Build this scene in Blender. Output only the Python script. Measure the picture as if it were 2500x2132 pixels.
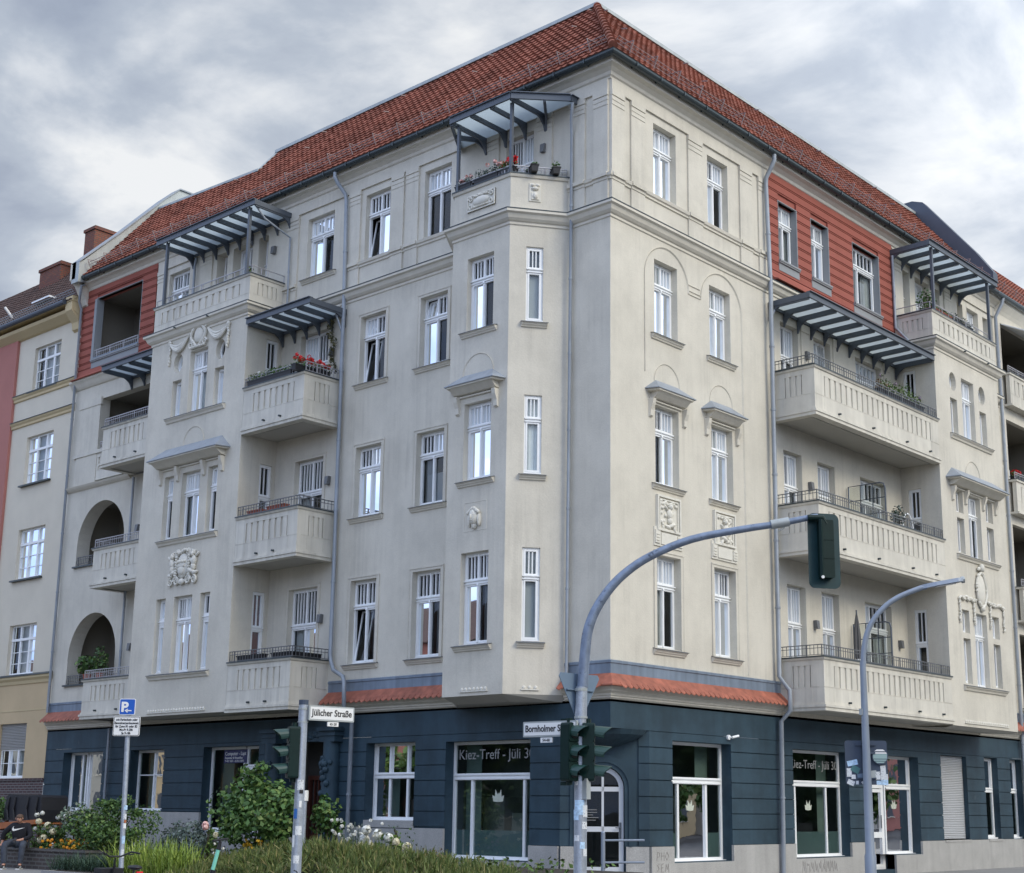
import bpy, bmesh, math, random
from mathutils import Vector, Matrix
random.seed(7)
R_ = math.radians
for o in list(bpy.data.objects): bpy.data.objects.remove(o)
SC = bpy.context.scene
COL = SC.collection
# ------------------------------------------------------------------ camera
cam_d = bpy.data.cameras.new('camera'); cam = bpy.data.objects.new('camera', cam_d); COL.objects.link(cam)
CAM = Vector((-24.0516, -19.4472, 1.6103))
yaw, pitch, roll = R_(48.809), R_(12.6587), R_(0.4864)
f_ = Vector((math.cos(pitch)*math.sin(yaw), math.cos(pitch)*math.cos(yaw), math.sin(pitch)))
r_ = Vector((math.cos(yaw), -math.sin(yaw), 0)); u_ = r_.cross(f_)
r2 = r_*math.cos(roll)+u_*math.sin(roll); u2 = -r_*math.sin(roll)+u_*math.cos(roll)
cam.matrix_world = Matrix(((r2.x, u2.x, -f_.x, CAM.x), (r2.y, u2.y, -f_.y, CAM.y), (r2.z, u2.z, -f_.z, CAM.z), (0, 0, 0, 1)))
cam_d.sensor_width = 36; cam_d.sensor_fit = 'HORIZONTAL'
cam_d.lens = 3492.14/2500*36
cam_d.shift_x = (1250-1357.31)/2500; cam_d.shift_y = (1193.97-1066)/2500
cam_d.clip_start = 0.1; cam_d.clip_end = 3000
SC.camera = cam
# ------------------------------------------------------------------ world: Nishita sky under broken cloud
W = bpy.data.worlds.new('World'); SC.world = W; W.use_nodes = True
nt = W.node_tree; nt.nodes.clear()
def N(t, **k):
    n = nt.nodes.new(t)
    for a, b in k.items(): setattr(n, a, b)
    return n
SUN_EL, SUN_AZ = R_(36), R_(178)          # azimuth clockwise from +y
out = N('ShaderNodeOutputWorld'); bg = N('ShaderNodeBackground'); bg.inputs['Strength'].default_value = 0.12
sky = N('ShaderNodeTexSky', sky_type='NISHITA'); sky.sun_disc = False; sky.sun_elevation = SUN_EL; sky.sun_rotation = SUN_AZ
sky.air_density = 1.2; sky.dust_density = 1.5
tc = N('ShaderNodeTexCoord'); sep = N('ShaderNodeSeparateXYZ'); nt.links.new(tc.outputs['Generated'], sep.inputs[0])
add = N('ShaderNodeMath', operation='ADD'); add.inputs[1].default_value = 0.22
mx = N('ShaderNodeMath', operation='MAXIMUM'); mx.inputs[1].default_value = 0.0
nt.links.new(sep.outputs['Z'], mx.inputs[0]); nt.links.new(mx.outputs[0], add.inputs[0])
dv = N('ShaderNodeVectorMath', operation='DIVIDE'); cmb = N('ShaderNodeCombineXYZ')
for i in 'XYZ': nt.links.new(add.outputs[0], cmb.inputs[i])
nt.links.new(tc.outputs['Generated'], dv.inputs[0]); nt.links.new(cmb.outputs[0], dv.inputs[1])
def noise(scale, detail, rough, off):
    mp = N('ShaderNodeMapping'); mp.inputs['Location'].default_value = off
    nt.links.new(dv.outputs[0], mp.inputs[0])
    n = N('ShaderNodeTexNoise'); n.inputs['Scale'].default_value = scale; n.inputs['Detail'].default_value = detail; n.inputs['Roughness'].default_value = rough
    n.inputs['Distortion'].default_value = 0.35
    nt.links.new(mp.outputs[0], n.inputs['Vector']); return n
def ramp(src, stops):
    r = N('ShaderNodeValToRGB'); e = r.color_ramp.elements
    e[0].position, e[0].color = stops[0][0], (*stops[0][1], 1)
    e[1].position, e[1].color = stops[-1][0], (*stops[-1][1], 1)
    for p, c in stops[1:-1]:
        q = e.new(p); q.color = (*c, 1)
    nt.links.new(src, r.inputs[0]); return r
n1 = noise(3.1, 9, 0.55, (7.7, 3.1, 0.4)); n2 = noise(1.1, 4, 0.5, (3.1, 5.2, 1.0))
# cloud tone: slate undersides to white tops
r1 = ramp(n1.outputs['Fac'], [(0.30, (0.34, 0.385, 0.48)), (0.42, (0.46, 0.52, 0.635)), (0.52, (0.59, 0.655, 0.755)), (0.60, (0.82, 0.865, 0.93)), (0.68, (1.03, 1.05, 1.07))])
# cover: where the blue shows a little between the clouds
# thin bright veil of cloud over blue in the west
wd = N('ShaderNodeVectorMath', operation='DOT_PRODUCT'); nt.links.new(tc.outputs['Generated'], wd.inputs[0]); wd.inputs[1].default_value = (-0.90, 0.05, 0.42)
wm = N('ShaderNodeMath', operation='MULTIPLY_ADD'); wm.inputs[1].default_value = 0.55; nt.links.new(wd.outputs['Value'], wm.inputs[0]); nt.links.new(n2.outputs['Fac'], wm.inputs[2])
veil = ramp(wm.outputs[0], [(0.56, (0.0,)*3), (0.86, (0.9,)*3)])
r2c = ramp(n2.outputs['Fac'], [(0.36, (0.85,)*3), (0.50, (0.97,)*3)])
# the cloud deck is brighter towards the sun and overhead
dot = N('ShaderNodeVectorMath', operation='DOT_PRODUCT')
sd = Vector((math.sin(SUN_AZ)*math.cos(SUN_EL), math.cos(SUN_AZ)*math.cos(SUN_EL), math.sin(SUN_EL)))
nt.links.new(tc.outputs['Generated'], dot.inputs[0]); dot.inputs[1].default_value = sd
mr = N('ShaderNodeMapRange'); mr.inputs['From Min'].default_value = -0.15; mr.inputs['From Max'].default_value = 1.0
mr.inputs['To Min'].default_value = 7.2; mr.inputs['To Max'].default_value = 23.0
nt.links.new(dot.outputs['Value'], mr.inputs['Value'])
sc = N('ShaderNodeVectorMath', operation='SCALE'); nt.links.new(r1.outputs[0], sc.inputs[0]); nt.links.new(mr.outputs[0], sc.inputs['Scale'])
mix = N('ShaderNodeMix', data_type='RGBA'); nt.links.new(r2c.outputs[0], mix.inputs[0])
nt.links.new(sky.outputs[0], mix.inputs[6]); nt.links.new(sc.outputs[0], mix.inputs[7])
mix2 = N('ShaderNodeMix', data_type='RGBA'); nt.links.new(veil.outputs[0], mix2.inputs[0]); nt.links.new(mix.outputs[2], mix2.inputs[6])
vs = N('ShaderNodeVectorMath', operation='SCALE'); vr = ramp(n1.outputs['Fac'], [(0.36, (0.40, 0.57, 1.0)), (0.56, (0.64, 0.75, 1.0)), (0.70, (1.0, 1.0, 1.0))]); nt.links.new(vr.outputs[0], vs.inputs[0]); vs.inputs['Scale'].default_value = 13.5
nt.links.new(vs.outputs[0], mix2.inputs[7]); nt.links.new(mix2.outputs[2], bg.inputs['Color']); nt.links.new(bg.outputs[0], out.inputs['Surface'])
# ------------------------------------------------------------------ one soft sun
sl = bpy.data.lights.new('sun', 'SUN'); sl.energy = 1.5; sl.angle = R_(24); sl.color = (1.0, 0.90, 0.70)
so = bpy.data.objects.new('sun', sl); COL.objects.link(so)
so.rotation_euler = (-sd).to_track_quat('-Z', 'Y').to_euler(); so.location = (5, -30, 40)
SC.view_settings.view_transform = 'Standard'; SC.view_settings.look = 'None'
SC.view_settings.exposure = 0.0; SC.view_settings.gamma = 1.0; SC.view_settings.use_curve_mapping = False
# ------------------------------------------------------------------ materials
MATS = {}
def mat(name, col, rough=0.7, metal=0.0, var=0.0, vscale=1.0, bump=0.0, bscale=40.0, fine=0.0, fscale=150.0, spec=0.5, streak=0.0, dirt=None, blot=0.0, drip=0.0):
    """Principled with blotchy tone, fine speckle, vertical rain streaks and a bump, all procedural."""
    m = bpy.data.materials.new(name); m.use_nodes = True; t = m.node_tree; b = t.nodes['Principled BSDF']
    b.inputs['Roughness'].default_value = rough; b.inputs['Metallic'].default_value = metal; b.inputs['Specular IOR Level'].default_value = spec
    b.inputs['Base Color'].default_value = (*col, 1)
    tcn = t.nodes.new('ShaderNodeTexCoord'); cur = None
    def nz(scale, det, stretch=None, rgh=0.55):
        n = t.nodes.new('ShaderNodeTexNoise'); n.inputs['Scale'].default_value = scale; n.inputs['Detail'].default_value = det; n.inputs['Roughness'].default_value = rgh
        if stretch:
            mp = t.nodes.new('ShaderNodeMapping'); mp.inputs['Scale'].default_value = stretch
            t.links.new(tcn.outputs['Object'], mp.inputs[0]); t.links.new(mp.outputs[0], n.inputs['Vector'])
        else: t.links.new(tcn.outputs['Object'], n.inputs['Vector'])
        return n
    def mul(fac_sock, lo, hi, fmin=0.3, fmax=0.7):
        nonlocal cur
        mr = t.nodes.new('ShaderNodeMapRange'); mr.inputs['From Min'].default_value = fmin; mr.inputs['From Max'].default_value = fmax
        mr.inputs['To Min'].default_value = lo; mr.inputs['To Max'].default_value = hi
        t.links.new(fac_sock, mr.inputs['Value'])
        s = t.nodes.new('ShaderNodeVectorMath'); s.operation = 'SCALE'
        if cur is None: s.inputs[0].default_value = col
        else: t.links.new(cur, s.inputs[0])
        t.links.new(mr.outputs[0], s.inputs['Scale']); cur = s.outputs[0]
    if var: mul(nz(vscale, 5).outputs['Fac'], 1-var, 1+var)
    if blot: mul(nz(0.9, 7, None, 0.7).outputs['Fac'], 1-blot, 1.0, 0.40, 0.56)
    if drip:
        na, nb_ = nz(1.0, 5, (7.0, 7.0, 0.22), 0.6), nz(0.55, 4); mm_ = t.nodes.new('ShaderNodeMath'); mm_.operation = 'MULTIPLY'
        t.links.new(na.outputs['Fac'], mm_.inputs[0]); t.links.new(nb_.outputs['Fac'], mm_.inputs[1]); mul(mm_.outputs[0], 1.0, 1-drip, 0.27, 0.40)
    if streak: mul(nz(1.0, 4, (5.0, 5.0, 0.35)).outputs['Fac'], 1-streak, 1+streak*0.5)
    if fine: mul(nz(fscale, 2).outputs['Fac'], 1-fine, 1+fine)
    if dirt:
        n = nz(dirt[1], 6, None, 0.65); mr = t.nodes.new('ShaderNodeMapRange')
        mr.inputs['From Min'].default_value = dirt[2]; mr.inputs['From Max'].default_value = dirt[2]+0.12
        t.links.new(n.outputs['Fac'], mr.inputs['Value'])
        mxn = t.nodes.new('ShaderNodeMix'); mxn.data_type = 'RGBA'
        t.links.new(mr.outputs[0], mxn.inputs[0])
        if cur is None: mxn.inputs[6].default_value = (*col, 1)
        else: t.links.new(cur, mxn.inputs[6])
        mxn.inputs[7].default_value = (*dirt[0], 1); cur = mxn.outputs[2]
    if cur is not None: t.links.new(cur, b.inputs['Base Color'])
    if bump:
        bn = t.nodes.new('ShaderNodeBump'); bn.inputs['Strength'].default_value = bump; bn.inputs['Distance'].default_value = 0.02
        t.links.new(nz(bscale, 4).outputs['Fac'], bn.inputs['Height']); t.links.new(bn.outputs[0], b.inputs['Normal'])
    MATS[name] = m; return m
M_CREAM = mat('cream_stucco', (0.65, 0.61, 0.515), 0.85, var=0.06, vscale=0.6, bump=0.22, bscale=22, fine=0.035, fscale=30, spec=0.2, streak=0.03, blot=0.08, drip=0.10)
M_TRIM = mat('cream_trim_paint', (0.66, 0.62, 0.525), 0.75, var=0.05, vscale=1.2, bump=0.1, bscale=60, spec=0.25, streak=0.06)
M_PARA = mat('balcony_parapet_paint', (0.665, 0.63, 0.54), 0.75, var=0.05, vscale=1.5, bump=0.1, bscale=60, spec=0.25, streak=0.10, blot=0.08, drip=0.15)
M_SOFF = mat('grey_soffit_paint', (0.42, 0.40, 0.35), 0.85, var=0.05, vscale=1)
M_RELIEF = mat('relief_stucco', (0.70, 0.67, 0.58), 0.8, var=0.05, vscale=6, bump=0.3, bscale=50)
M_DARK = mat('blue_grey_base_paint', (0.030, 0.060, 0.082), 0.6, var=0.18, vscale=0.9, bump=0.12, bscale=60, spec=0.35, fine=0.06, fscale=60, streak=0.12, blot=0.15, dirt=((0.075, 0.095, 0.11), 2.2, 0.66))
M_GRAN = mat('granite_plinth', (0.40, 0.39, 0.365), 0.75, var=0.10, vscale=1.6, fine=0.24, fscale=55, bump=0.08, bscale=90, streak=0.08)
M_RED = mat('red_stucco', (0.33, 0.105, 0.077), 0.8, var=0.08, vscale=1.5, bump=0.2, bscale=60, fine=0.05, spec=0.2)
M_TILE = mat('red_roof_tile', (0.275, 0.098, 0.064), 0.8, var=0.14, vscale=0.9, bump=0.1, bscale=40, fine=0.14, fscale=3.5, spec=0.2, blot=0.22)
M_TILE2 = mat('orange_ledge_tile', (0.36, 0.115, 0.068), 0.7, var=0.10, vscale=3, bump=0.1, streak=0.18, fine=0.15, fscale=6, blot=0.15)
M_TILEB = mat('brown_roof_tile', (0.075, 0.04, 0.03), 0.8, var=0.35, vscale=8, fine=0.4, fscale=14)
M_ZINC = mat('weathered_zinc', (0.30, 0.33, 0.36), 0.5, 0.2, var=0.10, vscale=3, streak=0.12)
M_ZINCL = mat('pale_zinc_sheet', (0.42, 0.45, 0.44), 0.55, 0.35, var=0.08, vscale=2, streak=0.12)
M_LEDGE = mat('blue_grey_ledge_sheet', (0.20, 0.25, 0.31), 0.55, 0.2, var=0.12, vscale=2, streak=0.25)
M_GUT = mat('dark_gutter', (0.055, 0.07, 0.075), 0.4, 0.4, var=0.1)
M_SLATE = mat('dark_slate_sheet', (0.075, 0.09, 0.115), 0.5, 0.3, var=0.12)
M_WHITE = mat('white_frame_paint', (0.86, 0.87, 0.86), 0.4, var=0.03, vscale=3)
M_CURT = mat('sheer_curtain', (0.80, 0.81, 0.80), 0.9, var=0.06, vscale=6)
M_CURTG = mat('grey_curtain', (0.34, 0.36, 0.37), 0.9, var=0.08, vscale=6)
M_CURTR = mat('dark_red_blind', (0.16, 0.02, 0.02), 0.8, var=0.05)
M_TEAL = mat('frosted_film', (0.10, 0.15, 0.155), 0.5, var=0.08)
M_ROOM = mat('room_wall', (0.12, 0.115, 0.105), 0.9, var=0.1)
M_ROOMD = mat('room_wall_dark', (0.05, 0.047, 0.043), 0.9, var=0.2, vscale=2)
M_STEEL = mat('grey_steel', (0.10, 0.115, 0.135), 0.5, 0.2, var=0.05)
M_RAIL = mat('railing_iron', (0.16, 0.165, 0.17), 0.5, 0.5)
M_RAILL = mat('pale_railing_iron', (0.42, 0.41, 0.42), 0.5, 0.4)
M_GALV = mat('galvanised_pole', (0.40, 0.44, 0.49), 0.45, 0.55, var=0.12, vscale=9, fine=0.12, fscale=60, dirt=((0.13, 0.15, 0.19), 5, 0.66))
M_ARM = mat('weathered_mast_arm', (0.20, 0.245, 0.32), 0.5, 0.45, var=0.22, vscale=7, dirt=((0.05, 0.065, 0.09), 9, 0.58))
M_LAMPP = mat('grey_lamp_paint', (0.25, 0.29, 0.345), 0.45, 0.2, var=0.05, vscale=5)
M_SIGG = mat('dark_green_signal', (0.004, 0.019, 0.016), 0.5, var=0.15, vscale=5, spec=0.25)
M_SIGB = mat('dark_teal_backboard', (0.006, 0.040, 0.044), 0.5, var=0.2, vscale=3)
M_VIS = mat('visor_green', (0.018, 0.055, 0.046), 0.35, var=0.1)
M_BLK = mat('black_plastic', (0.012, 0.012, 0.014), 0.5, var=0.1)
M_SIGNB = mat('sign_back_grey', (0.17, 0.235, 0.31), 0.5, 0.25, var=0.06)
M_SIGNK = mat('sign_back_dark', (0.055, 0.075, 0.11), 0.5, 0.2, var=0.08)
M_SIGNW = mat('sign_white', (0.80, 0.80, 0.77), 0.4)
M_SIGNBLUE = mat('sign_blue', (0.012, 0.10, 0.47), 0.35)
M_INK = mat('sign_ink', (0.012, 0.012, 0.014), 0.5)
M_LETTER = mat('pale_lettering', (0.30, 0.30, 0.285), 0.5)
M_DECAL = mat('pale_decal', (0.55, 0.58, 0.48), 0.5)
M_NAVY = mat('navy_sign', (0.015, 0.02, 0.09), 0.5)
M_STK = mat('pale_blue_sticker', (0.45, 0.62, 0.78), 0.5, var=0.3, vscale=30)
M_STKW = mat('white_sticker', (0.68, 0.70, 0.70), 0.5, dirt=((0.06, 0.07, 0.09), 45, 0.55))
M_BLUE = mat('blue_ink', (0.03, 0.14, 0.42), 0.5)
M_BRICK = None
M_YELL = mat('pale_yellow_stucco', (0.66, 0.60, 0.48), 0.85, var=0.05, vscale=1, bump=0.3, bscale=28)
M_OCHRE = mat('ochre_stucco', (0.55, 0.42, 0.25), 0.85, var=0.06, vscale=1, bump=0.2, bscale=40)
M_OCTRIM = mat('yellow_trim', (0.56, 0.45, 0.26), 0.8, var=0.05)
M_PINK = mat('old_rose_stucco', (0.42, 0.17, 0.14), 0.85, var=0.06, vscale=1, bump=0.2)
M_SHUT = mat('grey_roller_shutter', (0.34, 0.33, 0.31), 0.6, var=0.06)
M_SHUTL = mat('pale_roller_shutter', (0.50, 0.51, 0.52), 0.6, var=0.04)
M_DOOR = mat('brown_door', (0.085, 0.028, 0.018), 0.5, var=0.2, vscale=6)
M_ASPH = mat('asphalt', (0.05, 0.05, 0.052), 0.85, var=0.15, vscale=0.6, bump=0.3, bscale=80, fine=0.25, fscale=60)
M_PAVE = mat('pavement_slabs', (0.24, 0.235, 0.225), 0.85, var=0.12, vscale=0.8, fine=0.12, fscale=40)
M_KERB = mat('kerb_stone', (0.30, 0.295, 0.285), 0.8, var=0.1, fine=0.15)
M_SOIL = mat('garden_soil', (0.045, 0.035, 0.025), 0.95, var=0.3, vscale=3)
M_TARP = mat('black_tarpaulin', (0.010, 0.011, 0.016), 0.55, var=0.2, bump=0.4, bscale=5)
M_ORNG = mat('orange_brown_board', (0.42, 0.14, 0.05), 0.7, var=0.15, vscale=5)
def brick(name, c1, c2, mort, sc):
    m = bpy.data.materials.new(name); m.use_nodes = True; t = m.node_tree; b = t.nodes['Principled BSDF']; b.inputs['Roughness'].default_value = 0.85
    tcn = t.nodes.new('ShaderNodeTexCoord'); sp = t.nodes.new('ShaderNodeSeparateXYZ'); cb = t.nodes.new('ShaderNodeCombineXYZ')
    ad = t.nodes.new('ShaderNodeMath'); ad.operation = 'ADD'
    t.links.new(tcn.outputs['Object'], sp.inputs[0]); t.links.new(sp.outputs['X'], ad.inputs[0]); t.links.new(sp.outputs['Y'], ad.inputs[1])
    t.links.new(ad.outputs[0], cb.inputs['X']); t.links.new(sp.outputs['Z'], cb.inputs['Y'])
    br = t.nodes.new('ShaderNodeTexBrick'); br.inputs['Color1'].default_value = (*c1, 1); br.inputs['Color2'].default_value = (*c2, 1); br.inputs['Mortar'].default_value = (*mort, 1)
    br.inputs['Scale'].default_value = sc; br.inputs['Mortar Size'].default_value = 0.015; br.inputs['Brick Width'].default_value = 0.26; br.inputs['Row Height'].default_value = 0.08
    t.links.new(cb.outputs[0], br.inputs['Vector']); t.links.new(br.outputs[0], b.inputs['Base Color'])
    bn = t.nodes.new('ShaderNodeBump'); bn.inputs['Strength'].default_value = 0.4; bn.inputs['Distance'].default_value = 0.02; bn.invert = True
    t.links.new(br.outputs['Fac'], bn.inputs['Height']); t.links.new(bn.outputs[0], b.inputs['Normal'])
    return m
M_BRICKD = brick('dark_clinker_brick', (0.05, 0.028, 0.03), (0.085, 0.04, 0.04), (0.16, 0.15, 0.14), 1.0)
M_BRICKR = brick('red_brick', (0.24, 0.075, 0.04), (0.17, 0.05, 0.035), (0.10, 0.07, 0.055), 1.0)
M_BRICKW = brick('old_garden_brick', (0.075, 0.058, 0.05), (0.05, 0.042, 0.04), (0.12, 0.115, 0.105), 0.8)
def glass(name, ior, tint, refl=(1, 1, 1)):
    m = bpy.data.materials.new(name); m.use_nodes = True; t = m.node_tree; t.nodes.clear()
    o = t.nodes.new('ShaderNodeOutputMaterial'); mx = t.nodes.new('ShaderNodeMixShader'); fr = t.nodes.new('ShaderNodeFresnel'); fr.inputs['IOR'].default_value = ior
    tr = t.nodes.new('ShaderNodeBsdfTransparent'); tr.inputs[0].default_value = (*tint, 1)
    gl = t.nodes.new('ShaderNodeBsdfGlossy'); gl.inputs['Roughness'].default_value = 0.015; gl.inputs['Color'].default_value = (*refl, 1)
    bn = t.nodes.new('ShaderNodeBump'); bn.inputs['Strength'].default_value = 0.06; bn.inputs['Distance'].default_value = 0.02
    nz = t.nodes.new('ShaderNodeTexNoise'); nz.inputs['Scale'].default_value = 1.6; tcn = t.nodes.new('ShaderNodeTexCoord')
    t.links.new(tcn.outputs['Object'], nz.inputs['Vector']); t.links.new(nz.outputs['Fac'], bn.inputs['Height']); t.links.new(bn.outputs[0], gl.inputs['Normal'])
    t.links.new(fr.outputs[0], mx.inputs[0]); t.links.new(tr.outputs[0], mx.inputs[1]); t.links.new(gl.outputs[0], mx.inputs[2]); t.links.new(mx.outputs[0], o.inputs['Surface'])
    return m
M_GLASS = glass('window_glass', 1.52, (0.84, 0.88, 0.88), (0.92, 0.96, 1.0))
M_GLASSS = glass('shop_glass', 1.36, (0.74, 0.82, 0.80))
M_GLASSC = glass('screen_glass', 1.35, (0.88, 0.90, 0.89))
def frosted(name, col, k):
    m = bpy.data.materials.new(name); m.use_nodes = True; t = m.node_tree; t.nodes.clear()
    o = t.nodes.new('ShaderNodeOutputMaterial'); mx = t.nodes.new('ShaderNodeMixShader'); mx.inputs[0].default_value = k
    tr = t.nodes.new('ShaderNodeBsdfTransparent'); tr.inputs[0].default_value = (0.9, 0.93, 0.93, 1); tl = t.nodes.new('ShaderNodeBsdfTranslucent'); tl.inputs[0].default_value = (*col, 1)
    t.links.new(tr.outputs[0], mx.inputs[1]); t.links.new(tl.outputs[0], mx.inputs[2]); t.links.new(mx.outputs[0], o.inputs['Surface'])
    return m
M_CANG = frosted('canopy_frosted_glass', (0.55, 0.59, 0.60), 0.85)
def leafmat(name, c1, c2, c3=None):
    m = bpy.data.materials.new(name); m.use_nodes = True; t = m.node_tree; b = t.nodes['Principled BSDF']; b.inputs['Roughness'].default_value = 0.55
    b.inputs['Specular IOR Level'].default_value = 0.35
    g = t.nodes.new('ShaderNodeNewGeometry'); r = t.nodes.new('ShaderNodeValToRGB'); e = r.color_ramp.elements
    e[0].position = 0; e[0].color = (*c1, 1); e[1].position = 1; e[1].color = (*(c3 or c2), 1)
    q = e.new(0.72); q.color = (*c2, 1)
    t.links.new(g.outputs['Random Per Island'], r.inputs[0]); t.links.new(r.outputs[0], b.inputs['Base Color'])
    return m
L_DEEP = leafmat('deep_green_leaf', (0.036, 0.088, 0.02), (0.085, 0.17, 0.042), (0.20, 0.27, 0.08))
L_DARK = leafmat('dark_shrub_leaf', (0.03, 0.072, 0.016), (0.075, 0.15, 0.036), (0.18, 0.25, 0.06))
L_MID = leafmat('mid_green_leaf', (0.045, 0.095, 0.02), (0.10, 0.17, 0.04), (0.17, 0.24, 0.05))
L_GREY = leafmat('grey_green_leaf', (0.055, 0.085, 0.065), (0.12, 0.16, 0.135), (0.2, 0.24, 0.21))
L_VAR = leafmat('variegated_leaf', (0.05, 0.09, 0.045), (0.16, 0.21, 0.15), (0.50, 0.54, 0.46))
L_LILY = leafmat('yellow_green_blade', (0.12, 0.20, 0.025), (0.27, 0.36, 0.06), (0.45, 0.52, 0.14))
L_LAV = leafmat('lavender_stalk', (0.05, 0.085, 0.018), (0.15, 0.19, 0.05), (0.30, 0.25, 0.11))
L_JUN = leafmat('blue_green_needle', (0.025, 0.055, 0.035), (0.055, 0.10, 0.06), (0.09, 0.14, 0.09))
L_RUST = leafmat('rusty_leaf', (0.09, 0.05, 0.02), (0.2, 0.11, 0.04))
F_WHITE = leafmat('white_petal', (0.62, 0.62, 0.52), (0.80, 0.80, 0.74))
F_CREAM = leafmat('cream_hydrangea_petal', (0.50, 0.46, 0.28), (0.72, 0.66, 0.46))
F_YEL = leafmat('yellow_petal', (0.62, 0.33, 0.02), (0.80, 0.52, 0.05))
F_ORG = leafmat('orange_petal', (0.62, 0.16, 0.01), (0.80, 0.42, 0.04))
F_RED = leafmat('red_petal', (0.50, 0.012, 0.02), (0.70, 0.03, 0.03))
F_PINK = leafmat('pink_petal', (0.68, 0.30, 0.28), (0.80, 0.52, 0.46))
F_PUR = leafmat('mauve_petal', (0.25, 0.18, 0.26), (0.38, 0.30, 0.38))
M_TERRA = mat('terracotta', (0.36, 0.10, 0.06), 0.75, var=0.1)
M_STEM = mat('brown_stem', (0.05, 0.038, 0.022), 0.9)
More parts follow.
